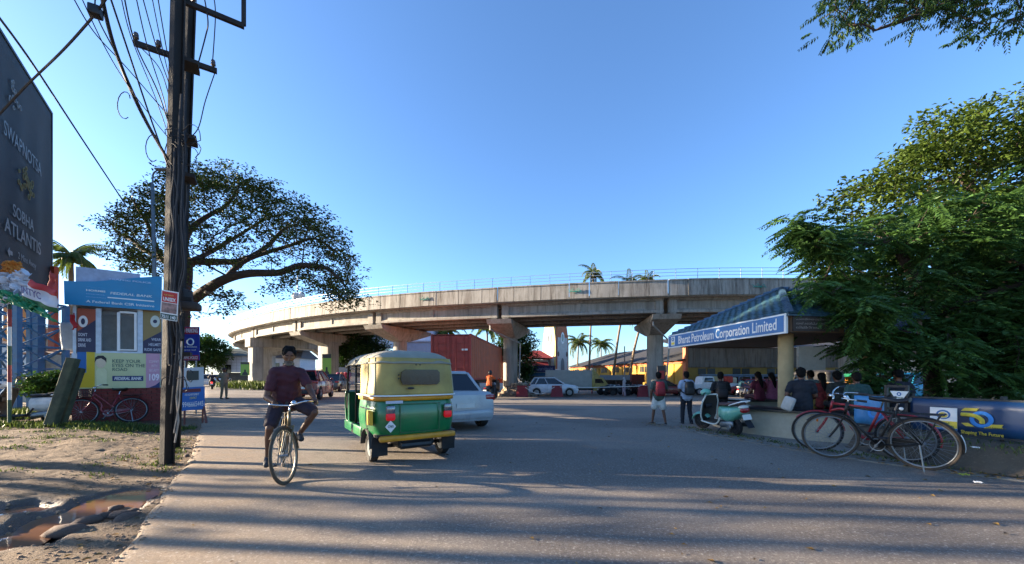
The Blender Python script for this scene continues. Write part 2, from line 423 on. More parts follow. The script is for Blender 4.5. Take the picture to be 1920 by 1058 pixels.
# pavement under the shelter, a little island with a worn kerb
CONC = M('8f8a80', .85, 0, .2, 3, .25, 40, world=True, dirt=.4)
PAVE = M('77736b', .88, 0, .22, 2.2, .3, 35, world=True, dirt=.5)
edge = [(p.x+.02, p.y) for p in RE]
far = [(4.3, 11.0), (6.0, 12.6), (10.5, 14.2), (24, 15.0), (24, 1.5)]
mb = MB(); pl = edge+far; mb.add([(x, y, .02) for x, y in pl]+[(x, y, -.05) for x, y in pl],
    [tuple(range(len(pl)))[::-1]]+[(i, (i+1) % len(pl), len(pl)+(i+1) % len(pl), len(pl)+i) for i in range(len(pl))])
bm_ = bmesh.new(); me_ = mb.mesh('pavement', PAVE); bm_.from_mesh(me_); bmesh.ops.recalc_face_normals(bm_, faces=bm_.faces[:]); bm_.to_mesh(me_); bm_.free()
structure(link('pavement', me_))
# earth bank behind the bicycles, held by a low concrete edge
BANKM = soil('bank_soil', (.07, .055, .04), (.13, .10, .065), .7)
def bank(u, v):
    i = u*(len(BK)-1); a = BK[min(int(i), len(BK)-2)]; b = BK[min(int(i)+1, len(BK)-1)]; f = i-min(int(i), len(BK)-2)
    x0, y0 = a[0]+(b[0]-a[0])*f, a[1]+(b[1]-a[1])*f
    off = v*1.5
    z = .03+.36*ss(.0, .33, v)+mnoise.fractal(Vector((x0*4, y0*4+off*5, 2)), 1, 2, 4)*.03*ss(.02, .2, v)
    return (x0+off*.93, y0+off*.35, z)
BK = [(9.2, 1.9), (7.75, 3.4), (6.7, 4.75), (6.3, 5.3), (6.1, 5.75), (6.05, 6.3), (6.15, 7.1)]
mb = MB(); mb.grid(bank, 60, 24); structure(mb.build('earth_bank', BANKM, smooth=True))
# ------------------------------------------------------------------ flyover
def concrete(name, c0, c1, streak=.6):
    m, n, l, b = nodes_of(name)
    big = noise_n(n, l, .6, 7, .6, world=True); st = noise_n(n, l, 1.6, 6, .65, mp=(1.6, 1.6, .12), world=True); fi = noise_n(n, l, 14, 5, .7, world=True)
    c = ramp(n, l, big, [(.28, c0), (.7, c1)])
    c = mix(n, l, c, (.16, .135, .11), ramp(n, l, st, [(.46, (0,)*3), (.66, (streak,)*3)]))
    s2 = noise_n(n, l, 5, 5, .7, mp=(1, 1, .06), world=True)
    c = mix(n, l, c, (.35, .33, .3), ramp(n, l, s2, [(.50, (0,)*3), (.68, (streak,)*3)]), 'MULTIPLY')
    c = mix(n, l, c, (.6, .6, .6), ramp(n, l, fi, [(.3, (.35,)*3), (.6, (0,)*3)]), 'MULTIPLY')
    l.new(c, b.inputs['Base Color']); b.inputs['Roughness'].default_value = .88
    bump_n(n, l, b, fi, .25, .02); return m
FCON = concrete('flyover_concrete', (.25, .232, .20), (.37, .345, .30), .6)
FPAR = concrete('parapet_concrete', (.27, .252, .218), (.40, .372, .322), .9)
EDGE = [(62, 33), (45, 30.2), (30, 28.6), (18.7, 28.1), (10.8, 28.6), (0, 30.8), (-12.4, 34.5), (-23.2, 40.3), (-31.2, 46.3), (-37.6, 51.8), (-42.6, 57.6), (-46, 64.5), (-47.5, 73), (-46.5, 85), (-43, 98)]
ec = catmull([(a, b, 0) for a, b in EDGE], 40)
for _ in range(60): ec = [ec[0]]+[(ec[i-1]+ec[i]*2+ec[i+1])/4 for i in range(1, len(ec)-1)]+[ec[-1]]
acc = [0.]
for a, b in zip(ec, ec[1:]): acc.append(acc[-1]+(b-a).length)
ELEN = acc[-1]
def ept(s):
    s = max(0, min(ELEN-1e-4, s)); i = int(np.searchsorted(acc, s, side='right'))-1; i = max(0, min(i, len(ec)-2))
    f = (s-acc[i])/(acc[i+1]-acc[i]); p = ec[i].lerp(ec[i+1], f)
    a, b = ec[max(0, i-3)], ec[min(len(ec)-1, i+4)]; t = (b-a).normalized()
    return p, t, Vector((t.y, -t.x, 0))                # point, tangent (leftwards), normal to the far side
def s_at_px(px):
    best = min(range(len(ec)), key=lambda i: abs(960+ec[i].x/ec[i].y*FP-px)+(1e4 if acc[i] > ELEN*.72 else 0)); return acc[best]
ZB, ZT, ZG, ZGB = 7.28, 8.5, 7.22, 6.12               # parapet bottom/top, slab underside, girder bottom
fly = thing('flyover', 'long curved concrete flyover with panelled parapet and pale railing crossing above the road', 'flyover', (0, 32, 0), world=True)
def sect(s, off, z):
    p, t, nn = ept(s); q = p+nn*off; return (q.x, q.y, z)
# deck slab
mb = MB(); ns = 110; sv = [ELEN*i/ns for i in range(ns+1)]
prof = [(.12, ZG), (.12, ZB+.18), (8.6, ZB+.18), (8.6, ZG)]
for s in sv: mb.v += [sect(s, o, z) for o, z in prof]
for i in range(ns):
    for j in range(4): mb.f.append((i*4+j, i*4+(j+1) % 4, (i+1)*4+(j+1) % 4, (i+1)*4+j))
mb.m = [0]*len(mb.f); mb.build('deck', FCON, fly)
mb = MB()
for s in sv: mb.v += [sect(s, 8.45, ZB), sect(s, 8.45, ZT), sect(s, 8.7, ZT), sect(s, 8.7, ZB)]
for i in range(ns):
    for j in range(4): mb.f.append((i*4+j, i*4+(j+1) % 4, (i+1)*4+(j+1) % 4, (i+1)*4+j))
mb.m = [0]*len(mb.f); mb.build('far_parapet', FPAR, fly)
# joints between the spans, read off the photograph
SJ = [s_at_px(2350), s_at_px(1690), s_at_px(1252), s_at_px(932), s_at_px(690), s_at_px(543), s_at_px(464)]
SJ += [SJ[-1]+11.5, SJ[-1]+23, SJ[-1]+35]
# parapet panels: a lone leaf of every panel between joints, wide ones and narrow ones as cast
for a, b in zip(SJ, SJ[1:]):
    L = b-a; n = max(3, round(L/1.86)); ws_ = [1.]*n
    ws_[0] = ws_[-1] = .62
    if n > 5: ws_[n//2] = .7
    q = a+.03; tot = sum(ws_)
    for w_ in ws_:
        e = q+w_/tot*(L-.06); dz = R.uniform(-.012, .012); do = R.uniform(-.012, .012)
        mb = MB(); g = .022
        A, B = q+g, e-g
        mid = (A+B)/2
        def ring(s): return [sect(s, .0+do, ZB+dz), sect(s, .07+do, ZT-.10+dz), sect(s, .03+do, ZT-.10+dz), sect(s, .03+do, ZT+dz), sect(s, .34, ZT+dz), sect(s, .30, ZB)]
        for s in (A, mid, B): mb.v += ring(s)
        for i in range(2):
            for j in range(6): mb.f.append((i*6+j, i*6+(j+1) % 6, (i+1)*6+(j+1) % 6, (i+1)*6+j))
        mb.f += [(5, 4, 3, 2, 1, 0), tuple(range(12, 18))]; mb.m = [0]*len(mb.f)
        mb.build('parapet_panel', FPAR, fly); q = e
# railing
RAILM = M('9aa7b5', .45, .5, .1)
mb = MB(); S0, S1 = SJ[0], SJ[-1]; n = int((S1-S0)/1.55)
for i in range(n+1):
    s = S0+(S1-S0)*i/n; mb.tube([sect(s, .2, ZT-.02), sect(s, .2, ZT+.78)], .022, 4)
for z in (.28, .53, .78):
    mb.tube([sect(S0+(S1-S0)*i/(n*2), .2, ZT+z) for i in range(n*2+1)], .02, 4)
mb.build('railing', RAILM, fly)
# girders, four in each span
for a, b in zip(SJ, SJ[1:]):
    for o in (.95, 3.1, 5.3, 7.5):
        mb = MB(); A, B = a+.18, b-.18
        pr = [(-.30, ZGB), (-.30, ZGB+.16), (-.11, ZGB+.33), (-.11, ZG-.22), (-.34, ZG-.12), (-.34, ZG), (.34, ZG), (.34, ZG-.12), (.11, ZG-.22), (.11, ZGB+.33), (.30, ZGB+.16), (.30, ZGB)]
        for i in range(7):
            s = A+(B-A)*i/6; mb.v += [sect(s, o+u, z) for u, z in pr]
        k = len(pr)
        for i in range(6):
            for j in range(k): mb.f.append((i*k+j, i*k+(j+1) % k, (i+1)*k+(j+1) % k, (i+1)*k+j))
        mb.f += [tuple(range(k)), tuple(range(6*k, 7*k))]; mb.m = [0]*len(mb.f)
        for e0, e1 in ((A+.02, A+.62), (B-.62, B-.02)):       # end blocks
            mb.hexa([sect(e0, o-.27, ZGB+.02), sect(e1, o-.27, ZGB+.02), sect(e1, o+.27, ZGB+.02), sect(e0, o+.27, ZGB+.02),
                     sect(e0, o-.27, ZG-.05), sect(e1, o-.27, ZG-.05), sect(e1, o+.27, ZG-.05), sect(e0, o+.27, ZG-.05)])
        sm = (A+B)/2
        mb.hexa([sect(sm-.1, o-.2, ZGB+.2), sect(sm+.1, o-.2, ZGB+.2), sect(sm+.1, o+.2, ZGB+.2), sect(sm-.1, o+.2, ZGB+.2),
                 sect(sm-.1, o-.2, ZG-.1), sect(sm+.1, o-.2, ZG-.1), sect(sm+.1, o+.2, ZG-.1), sect(sm-.1, o+.2, ZG-.1)])
        mb.build('girder', FCON, fly)
# piers
def pier(s, kind):
    p, t, nn = ept(s); cc = p+nn*4.3
    ang = atan2(nn.y, nn.x)
    def L(u, v, z): q = cc+nn*u+t*v; return (q.x, q.y, z)
    mb = MB(); gzb = gz(cc.x, cc.y)-.3
    if kind == 'round':
        mb.cyl((cc.x, cc.y, gzb), (cc.x, cc.y, 5.05), .66, .66, 28); pp = mb.build('pier', FCON, fly, smooth=SM)
    elif kind == 'square':
        mb.rbox((cc.x, cc.y, (5.1+gzb)/2), (1.35, 2.0, 5.1-gzb), .08, 2, rz=ang); pp = mb.build('pier', FCON, fly, smooth=SM)
    else:
        q = p+nn*.9; mb.rbox((q.x, q.y, (5.0+gzb)/2), (1.2, 1.7, 5.0-gzb), .08, 2, rz=ang); pp = mb.build('pier', FCON, fly, smooth=SM)
        q = p+nn*9.6; mb = MB(); mb.rbox((q.x, q.y, (5.0+gzb)/2), (1.2, 1.7, 5.0-gzb), .08, 2, rz=ang); mb.build('pier', FCON, fly, smooth=SM)
    mb = MB()
    if kind == 'portal':
        mb.hexa([L(-4.3, -.9, 4.9), L(5.9, -.9, 4.9), L(5.9, .9, 4.9), L(-4.3, .9, 4.9), L(-4.3, -.95, 6.0), L(5.9, -.95, 6.0), L(5.9, .95, 6.0), L(-4.3, .95, 6.0)])
        mb.hexa([L(5.2, -.7, 3.6), L(5.6, -.7, 3.6), L(5.6, .7, 3.6), L(5.2, .7, 3.6), L(3.4, -.7, 4.9), L(5.6, -.7, 4.9), L(5.6, .7, 4.9), L(3.4, .7, 4.9)])
    else:
        hw = 1.05 if kind == 'round' else 1.0
        b_ = .62 if kind == 'round' else .95
        # flared hammerhead: square throat -> wide top, ends cut back
        mb.v += [L(-.75, -b_, 4.75), L(.75, -b_, 4.75), L(.75, b_, 4.75), L(-.75, b_, 4.75),
                 L(-3.7, -hw, 5.62), L(3.7, -hw, 5.62), L(3.7, hw, 5.62), L(-3.7, hw, 5.62),
                 L(-3.9, -hw, 5.98), L(3.9, -hw, 5.98), L(3.9, hw, 5.98), L(-3.9, hw, 5.98)]
        for a0 in (0, 4):
            for j in range(4): mb.f.append((a0+j, a0+(j+1) % 4, a0+4+(j+1) % 4, a0+4+j))
        mb.f += [(3, 2, 1, 0), (8, 9, 10, 11)]; mb.m = [0]*len(mb.f)
    mb.build('pier_cap', FCON, pp, off=WOFF[fly.name])
    for o in (.95, 3.1, 5.3, 7.5):
        for v in (-.5, .5):
            mb = MB(); mb.box(L(o-4.3, v, 6.05), (.5, .5, .15), rz=ang); mb.build('bearing', FCON, pp, off=WOFF[fly.name])
    return pp, cc, t, nn
PIERS = [pier(s, k) for s, k in zip(SJ[:-1], ['round']*5+['square', 'portal', 'square', 'square'])]
# painted squiggle marks on three parapet panels and two drain pipes
TEAL = flat('1f8f7f')
for px, up in ((795, 0), (1078, 0), (1424, 0)):
    s = s_at_px(px); p, t, nn = ept(s); fr = Fr(p-nn*.035+Vector((0, 0, ZB+.42)), -t); mb = MB()
    for k_ in range(3):
        mb.tube([fr(-.42+k_*.22+.05*i, .05+.12*abs(sin(i*1.2+k_)), 0) for i in range(9)], .018, 4)
    mb.tube([fr(-.5, .32-.0, 0), fr(-.3, .12, 0), fr(-.12, .36, 0), fr(.1, .14, 0), fr(.3, .36, 0), fr(.52, .06, 0)], .02, 4)
    tag(mb.build('painted_mark', TEAL, fly), 'teal zigzag mark painted on the parapet')
PIPE = M('8d8f8e', .5)
for i in (2, 3):
    pp, cc, t, nn = PIERS[i]; mb = MB()
    q = cc-nn*3.2; mb.tube([(q.x-.9, q.y, 5.6), (q.x-.9, q.y, 5.2), (cc.x+.9, cc.y-.8, 4.2), (cc.x+.8, cc.y-.5, 1)], .07, 6); mb.build('drain_pipe', PIPE, pp, off=WOFF[fly.name])
# green party posters strapped to the two left piers
PGREEN = flat('6f9a35'); PDARK = flat('14181a')
for px0, px1, y0, y1, d in ((451, 468, 679, 704, 47.4), (604, 621, 664, 707, 42.2)):
    A = P(px0, y1, d); B = P(px1, y1, d); hh = (y1-y0)/FP*d
    fr = Fr(A, (B-A)); wd = (B-A).length
    sg = thing('pier_poster', 'green election style poster tied to the %s bridge pier' % ('portal' if px0 < 500 else 'square'), 'poster', A, world=True)
    mb = MB(); panel(mb, fr, 0, 0, wd, hh, -.02, 0); mb.build('board', PGREEN, sg)
    mb = MB(); panel(mb, fr, 0.01, hh*.82, wd-.01, hh-.01, .001, .006); mb.build('heading_band', PDARK, sg)
    mb = MB(); poly(mb, fr, [(wd*.15, .03), (wd*.85, .03), (wd*.75, hh*.2), (wd*.6, hh*.27), (wd*.6, hh*.43), (wd*.4, hh*.43), (wd*.4, hh*.27), (wd*.25, hh*.2)], .001, .006); mb.build('portrait_shape', PDARK, sg)
# twin floodlights on the deck
# ------------------------------------------------------------------ bus shelter
A_ = Vector((5.87, 8.13, 0)); B_ = Vector((5.28, 12.6, 0)); u_ = (B_-A_); D_ = A_+Vector((u_.y, -u_.x, 0))*.74; C_ = B_+(D_-A_)
ZE, ZF = 2.64, 2.27
SHW = M('a39a86', .85, 0, .14, 4, .15, 50, dirt=.35); SHC = M('a08d68', .85, 0, .14, 4, .15, 50, dirt=.3); SOFF = M('6b5440', .9, 0, .15, 3, .1, 40, dirt=.2)
TILE = M('284a58', .5, 0, .4, 9, .12, 60, dirt=.15); SIGNB = M('10609c', .35, 0, .10, 2, 0, dirt=.12); SIGNW = M('dcdcd8', .45, 0, .06, 2, 0, dirt=.14)
TILECOUNT = [0]
sh = thing('bus_shelter', 'round bench waiting shelter with blue tiled hip roof and blue name board', 'bus shelter', (7.6, 9.6, 0), world=True)
# ring bench
cx, cy = 7.6, 9.6
mb = MB(); mb.lathe([(1.86, 0), (1.86, .56), (2.28, .56), (2.3, .3), (2.34, 0)], (cx, cy, 0), 72, radians(150), radians(482)); mb.build('bench_wall', SHW, sh, smooth=SM)
mb = MB(); prf = [(1.8, .565), (1.8, .62), (1.83, .635), (2.36, .635), (2.40, .61), (2.40, .58), (2.36, .563), (1.8, .565)]
mb.lathe(prf, (cx, cy, 0), 72, radians(149), radians(483)); mb.build('bench_top', M('1c1c1f', .3, 0, .2, 20, .03, coat=.2), sh, smooth=SM)
for i, (x, y) in enumerate(((6.27, 8.80), (8.62, 9.3), (8.50, 11.95))):
    mb = MB(); mb.lathe([(.155, 0), (.15, 1), (.15, 2.5)], (x, y, 0), 28); mb.build('column', SHC, sh, smooth=SM)
# roof: soffit slab, fascia, hip slopes with rows of tiles
AP = Vector((7.42, 10.6, 3.70))
cor = [A_, D_, C_, B_]
mb = MB(); ctr = sum(cor, Vector())/4
inn = [p+(ctr-p)*.04 for p in cor]
mb.hexa([(p.x, p.y, ZF+.02) for p in inn]+[(p.x, p.y, ZF+.1) for p in inn]); mb.build('soffit', SOFF, sh)
for i, (p, q) in enumerate(zip(cor, cor[1:]+cor[:1])):
    fr = Fr((p.x, p.y, ZF), q-p); mb = MB(); panel(mb, fr, .03, 0, (q-p).length-.03, ZE-ZF-.02, -.06, 0); mb.build('fascia', SOFF, sh)
for i, (p, q) in enumerate(zip(cor, cor[1:]+cor[:1])):
    a = Vector((p.x, p.y, ZE)); b = Vector((q.x, q.y, ZE)); e = (b-a).normalized(); outn = e.cross(Vector((0, 0, 1)))
    a2 = a+outn*.08-e*.08; b2 = b+outn*.08+e*.08; L0 = (b2-a2).length
    mb = MB(); mb.add([a2, b2, AP, a2-Vector((0, 0, .04)), b2-Vector((0, 0, .04)), AP-Vector((0, 0, .04))], [(0, 1, 2), (5, 4, 3), (0, 3, 4, 1)]); slope = mb.build('roof_slope', TILE, sh)
    mid = (a2+b2)/2; up = (AP-mid); H = up.length; tA = (AP-a2).dot(e)
    upd = (AP-(a2+e*tA)); Hs = upd.length; upd.normalize(); nrm = e.cross(upd).normalized()
    if nrm.z < 0: nrm = -nrm
    rows = 19; tw = .245
    for r_ in range(rows):
        h0, h1 = Hs*r_/rows, Hs*(r_+1)/rows+.05
        xs0 = tA*h0/Hs; xs1 = L0-(L0-tA)*h0/Hs
        n = max(1, int((xs1-xs0)/tw)); wv = (xs1-xs0)/n
        visible = i in (0, 3)
        tiles = MB()
        for k_ in range(n):
            s0 = xs0+k_*wv+.006; s1 = s0+wv-.012
            jj = R.uniform(-.012, .012); lf = R.uniform(.022, .038)
            o = a2+upd*(h0+jj)
            c0 = [o+e*s0+nrm*lf, o+e*s1+nrm*lf, o+e*min(s1, L0-(L0-tA)*h1/Hs)+upd*(h1-h0)+nrm*.012, o+e*max(s0, tA*h1/Hs)+upd*(h1-h0)+nrm*.012]
            m1 = o+e*((s0+s1)/2)+nrm*(lf+.018); m2 = m1+upd*(h1-h0)-nrm*(lf-.012)
            dn = [c0[0]-nrm*.03, m1-nrm*.04, c0[1]-nrm*.03]
            tiles.add([c0[0], m1, c0[1], c0[2], m2, c0[3]]+dn, [(0, 1, 4, 5), (1, 2, 3, 4), (0, 6, 7, 1), (1, 7, 8, 2)])
            if visible and r_ < 8 and i in (0, 3) and k_ % 1 == 0 and r_ % 1 == 0 and TILECOUNT[0] < 290:
                TILECOUNT[0] += 1; tiles.build('roof_tile', TILE, slope, off=WOFF[sh.name]); tiles = MB()
        if tiles.v:
            o_ = tiles.build('roof_tile_course', TILE, slope, off=WOFF[sh.name]); o_['kind'] = 'stuff'
for p in cor:                                              # hip ridge caps
    a = Vector((p.x, p.y, ZE+.03)); n = 15; mb = MB()
    for k_ in range(n):
        q0 = a.lerp(AP+Vector((0, 0, .03)), k_/n); q1 = a.lerp(AP+Vector((0, 0, .03)), (k_+1.12)/n)
        mb.cyl(q0+Vector((0, 0, .02)), q1, .085, .06, 8)
    mb.build('ridge_cap', M('35536e', .5, 0, .25, 9, .1), sh)
# name board along the left eave
fr = Fr(B_+Vector((0, 0, ZF-.03))+(A_-B_).normalized()*-.12, A_-B_); LB = (A_-B_).length+.14
fr.o = fr.o+fr.n*.05
sb = MB(); panel(sb, fr, 0, 0, LB, ZE-ZF+.05, 0, .05); nb = sb.build('name_board', SIGNW, sh)
mb = MB(); panel(mb, fr, .05, .035, LB-.05, ZE-ZF+.015, .05, .056); mb.build('board_face', SIGNB, nb, off=WOFF[sh.name])
WOFF[nb.name] = WOFF[sh.name]
text('Bharat Petroleum Corporation Limited', fr, .62, .10, .245, SIGNW, nb, w=LB-.85, bold=.012, c=.058)
mb = MB(); panel(mb, fr, .2, .07, .42, .355, .057, .061); mb.build('emblem_card', SIGNW, nb)
mb = MB(); mb.torus(fr(.31, .27, .063), fr.n, .05, .014, 20, 6); mb.build('emblem_ring', SIGNB, nb)
mb = MB(); panel(mb, fr, .22, .10, .40, .17, .0615, .064); mb.build('emblem_band', M('d9c22a', .4), nb)
# darker notice board on the near eave
fr2 = Fr((A_.x, A_.y, ZF+.02), D_-A_); fr2.o = fr2.o+fr2.n*.012
mb = MB(); panel(mb, fr2, .06, 0, 1.15, .33, 0, .03); nb2 = mb.build('notice_board', M('3b3532', .6), sh); WOFF[nb2.name] = WOFF[sh.name]
for k_, s in enumerate(('പെട്രോളിയം', 'ഭാരത് കോർപ്പറേഷൻ', 'ലിമിറ്റഡ്')):
    text(s, fr2, .12, .22-.085*k_, .055, M('8a857d', .6), nb2, w=.8-.1*k_, c=.032)
mb = MB(); panel(mb, fr2, 1.3, 0, 3.1, .33, 0, .03); mb.build('notice_board', M('1c2a55', .5), sh)
# ------------------------------------------------------------------ trees
LEAF_RAIN = leaf_mat('leaf_rain_tree', '18250f', '38491c', .22)
LEAF_DARK = leaf_mat('leaf_dark', '16260f', '2f4a1c', .3)
LEAF_SUN = leaf_mat('leaf_broad', '1f3414', '4a5c22', .32)
LEAF_FERN = leaf_mat('leaf_feather', '243f1c', '486833', .36)
LEAF_PALM = leaf_mat('leaf_palm', '26340f', '56652a', .3)
LEAF_GRASS = leaf_mat('leaf_grass', '2a3a18', '55622c', .25)
def leafmesh(name, mat, pos, nrm, axis, ln, wd, tint, parent, off, fold=.25, tip=True):
    """many leaves at once: each a folded blade of 4 triangles"""
    n = len(pos); pos = np.asarray(pos, float); axis = np.asarray(axis, float); nrm = np.asarray(nrm, float)
    axis /= np.linalg.norm(axis, axis=1)[:, None]+1e-9
    side = np.cross(nrm, axis); side /= np.linalg.norm(side, axis=1)[:, None]+1e-9
    up = np.cross(axis, side); ln = np.asarray(ln)[:, None]; wd = np.asarray(wd)[:, None]
    base = pos; t = pos+axis*ln-up*ln*.12
    m = pos+axis*ln*.5
    l_ = m+side*wd*.5+up*wd*fold; r_ = m-side*wd*.5+up*wd*fold
    V = np.stack([base, l_, t, r_], 1).reshape(-1, 3)-np.asarray(off)
    me = bpy.data.meshes.new(name); me.vertices.add(n*4); me.vertices.foreach_set('co', V.ravel())
    idx = np.arange(n)[:, None]*4
    F = np.concatenate([idx+np.array([0, 2, 1]), idx+np.array([0, 3, 2])], 1).reshape(-1)
    me.loops.add(n*6); me.loops.foreach_set('vertex_index', F.astype(np.int32))
    me.polygons.add(n*2); me.polygons.foreach_set('loop_start', np.arange(0, n*6, 3, dtype=np.int32))
    me.update(calc_edges=True); me.validate()
    a = me.attributes.new('tint', 'FLOAT', 'POINT'); a.data.foreach_set('value', np.repeat(np.clip(tint, 0, 1), 4).astype(np.float32))
    me.materials.append(mat); return link(name, me, parent)
def rnd_unit(rg, n):
    v = rg.normal(size=(n, 3)); return v/np.linalg.norm(v, axis=1)[:, None]
def skeleton(root_pts, attract, rg, step=.5, bend=.25, sag=0.):
    """grow branches from limb points to every attractor, nearest first; returns (nodes, parent)"""
    nodes = [np.array(p[:3], float) for p in root_pts]; par = [p[3] for p in root_pts]
    dist0 = [p[4] for p in root_pts]
    A = np.asarray(attract, float); N = np.array(nodes); D = np.array(dist0)
    start = np.min(np.linalg.norm(A[:, None]-N[None], axis=2), axis=1); order = np.argsort(start)
    for i in order:
        a = A[i]; dd = np.linalg.norm(N-a, axis=1)+.22*D; j = int(np.argmin(dd)); p0 = N[j]
        L = np.linalg.norm(a-p0); k = max(1, int(L/step)); prev = j
        off = rg.normal(size=3)*L*bend*.5; off[2] += abs(L)*.10
        new, nd = [], []
        for q in range(1, k+1):
            t = q/k; pt = p0+(a-p0)*t+off*(t*(1-t))*1.6
            par.append(prev); prev = len(N)+len(new); new.append(pt); nd.append(D[j]+L*t)
        N = np.concatenate([N, np.array(new)]); D = np.concatenate([D, np.array(nd)])
    return N, par
def branch_mesh(N, par, fixed_r, tip=.012, name='branches', expn=2.3, n_side=5, maxr=None):
    k = len(N); w = np.zeros(k); ch = [[] for _ in range(k)]
    for i in range(k):
        if par[i] >= 0: ch[par[i]].append(i)
    for i in range(k-1, -1, -1):
        w[i] = tip**expn if not ch[i] else w[i]
        if not ch[i]: w[i] = tip**expn
        if par[i] >= 0: w[par[i]] += w[i]
    r = w**(1/expn)
    for i, q in fixed_r.items(): r[i] = max(r[i], q) if q > 0 else r[i]
    if maxr: r = np.minimum(r, maxr)
    mb = MB(); done = set()
    def walk(i):
        chain = [i]
        while ch[chain[-1]]:
            c = ch[chain[-1]]; nx = max(c, key=lambda q: r[q])
            for q in c:
                if q != nx: stack.append((chain[-1], q))
            chain.append(nx)
        return chain
    stack = [(-1, i) for i in range(k) if par[i] < 0]
    while stack:
        a, b = stack.pop(); c = walk(b)
        if a >= 0: c = [a]+c; rs = [min(r[a], r[c[1]]*1.25)]+[r[q] for q in c[1:]]
        else: rs = [r[q] for q in c]
        if len(c) > 1:
            rs[-1] *= .5; big = max(rs)
            mb.tube([Vector(N[q]) for q in c], rs, 12 if big > .18 else 6 if big > .05 else 4, caps=big > .05)
    return mb
def leaf_cloud(rg, cent, per, rad, ln, flatz=.55, out=None, droop=.0, tmul=1.):
    """clumps of leaves about each centre"""
    c = np.repeat(np.asarray(cent), per, axis=0); n = len(c)
    o = rnd_unit(rg, n)*(rg.random((n, 1))**.45)*rad; o[:, 2] *= flatz; pos = c+o
    ax = rnd_unit(rg, n)*1.; ax[:, 2] = ax[:, 2]*.45-droop; ax += o/rad*.7
    nr = rnd_unit(rg, n)*.55+np.array([0, 0, 1.])
    L = ln*(.65+.7*rg.random(n)); t = .25+.5*rg.random(n)*tmul+.3*np.repeat(rg.random(len(cent)), per)
    return pos, nr, ax, L, t
def ellipsoid_pts(rg, n, c, r, shell=.55, zmin=-9):
    out = []
    while len(out) < n:
        q = rg.normal(size=3); q /= np.linalg.norm(q); q *= shell+(1-shell)*rg.random()
        p = np.array(c)+q*np.array(r)
        if p[2] > zmin: out.append(p)
    return out

# ---- big rain tree behind the police booth
rg = np.random.default_rng(11)
TX, TY = P(338, 700, 20).x, 20.
rt = thing('rain_tree', 'wide umbrella shaped tree with dark spreading limbs behind the traffic police booth', 'tree', (TX, TY, 0), world=True)
def limb(pts, r0, r1, base=None):
    return [(P(a, b, d), r0+(r1-r0)*i/(len(pts)-1)) for i, (a, b, d) in enumerate(pts)]
LIMBS = [
    [(332, 745, 20), (336, 690, 20), (340, 630, 20), (344, 575, 20)],
    [(344, 575, 20), (385, 545, 19.6), (425, 522, 19.2), (470, 512, 18.8), (520, 512, 18.4), (565, 498, 18), (610, 505, 17.8), (640, 522, 17.6)],
    [(425, 522, 19.2), (455, 492, 19.5), (500, 474, 19.8), (545, 460, 20), (590, 448, 20.2), (630, 470, 20.4)],
    [(344, 575, 20), (352, 520, 20.3), (356, 492, 20.5), (410, 492, 20.8), (460, 486, 21.2), (500, 462, 21.8), (530, 432, 22.2), (560, 420, 22.5)],
    [(352, 520, 20.3), (345, 470, 20.8), (358, 430, 21), (390, 405, 21.2), (425, 385, 21.4), (450, 350, 21.6)],
    [(345, 470, 20.8), (330, 430, 21), (315, 395, 21), (305, 365, 21)],
    [(344, 575, 20), (325, 520, 20.5), (305, 488, 21), (270, 470, 21.5), (240, 448, 22), (215, 430, 22)],
    [(305, 488, 21), (285, 440, 20.6), (265, 400, 20.5), (250, 375, 20.5)],
    [(356, 492, 20.5), (400, 470, 22.5), (450, 440, 24), (500, 410, 25), (540, 400, 25.5)],
    [(385, 545, 19.6), (400, 552, 18.4), (425, 556, 17.6)]]
RAD = [(.36, .27), (.27, .06), (.13, .05), (.26, .05), (.2, .05), (.13, .05), (.2, .05), (.12, .05), (.14, .04), (.07, .03)]
roots, fixed = [], {}
for li, (lp, (ra, rb)) in enumerate(zip(LIMBS, RAD)):
    pts = catmull([P(*q) for q in lp], 4); prev = -1
    if li:
        prev = min(range(len(roots)), key=lambda i: (Vector(roots[i][:3])-pts[0]).length); pts = pts[1:]
    for i, p in enumerate(pts):
        j = mnoise.noise(p*.9)*.14
        roots.append((p.x+j, p.y, p.z+j*.6, prev, 0. if prev < 0 else roots[prev][4]*0+.3*i)); fixed[len(roots)-1] = ra+(rb-ra)*i/len(pts); prev = len(roots)-1
OUT = [(203, 430), (222, 392), (262, 362), (300, 330), (350, 318), (405, 310), (455, 326), (500, 345), (560, 378), (600, 408), (636, 440), (660, 480), (676, 520), (674, 545), (655, 572), (628, 560), (600, 540), (560, 520), (520, 505), (470, 500), (430, 505), (400, 500), (360, 495), (300, 500), (262, 515), (235, 500), (215, 470)]
att = []
def in_poly(x, y, pl):
    return pdist(x, y, pl)
while len(att) < 640:
    px, py = rg.uniform(200, 682), rg.uniform(308, 575)
    dd = in_poly(px, py, OUT)
    if dd > 0: continue
    edge_ = min(1, -dd/60)
    if px > 345 and py > 430+.12*(px-345) and rg.random() < .62*(1-ss(560, 640, px)): continue
    if rg.random() > 1-.45*edge_: continue
    lat = sqrt(max(0, 1-((px-440)/250)**2)); d = 20.5+rg.uniform(-1, 1)*5.2*lat*(1 if py > 380 else .6)
    att.append(P(px, py, d))
for cxx, cyy, sp, k in ((425, 563, 17, 14), (645, 558, 20, 14), (535, 530, 18, 12), (285, 500, 30, 12)):
    for _ in range(k): att.append(P(rg.normal(cxx, sp), rg.normal(cyy, sp*.55), rg.uniform(17, 20)))
N, par = skeleton(roots, att, rg, .55, .35)
branch_mesh(N, par, fixed, .011, maxr=.38).build('trunk_and_limbs', BARK, rt, smooth=True)
cl = []
for a in att:
    for q in range(3): cl.append(np.array(a)+rg.normal(size=3)*np.array([.33, .33, .2]))
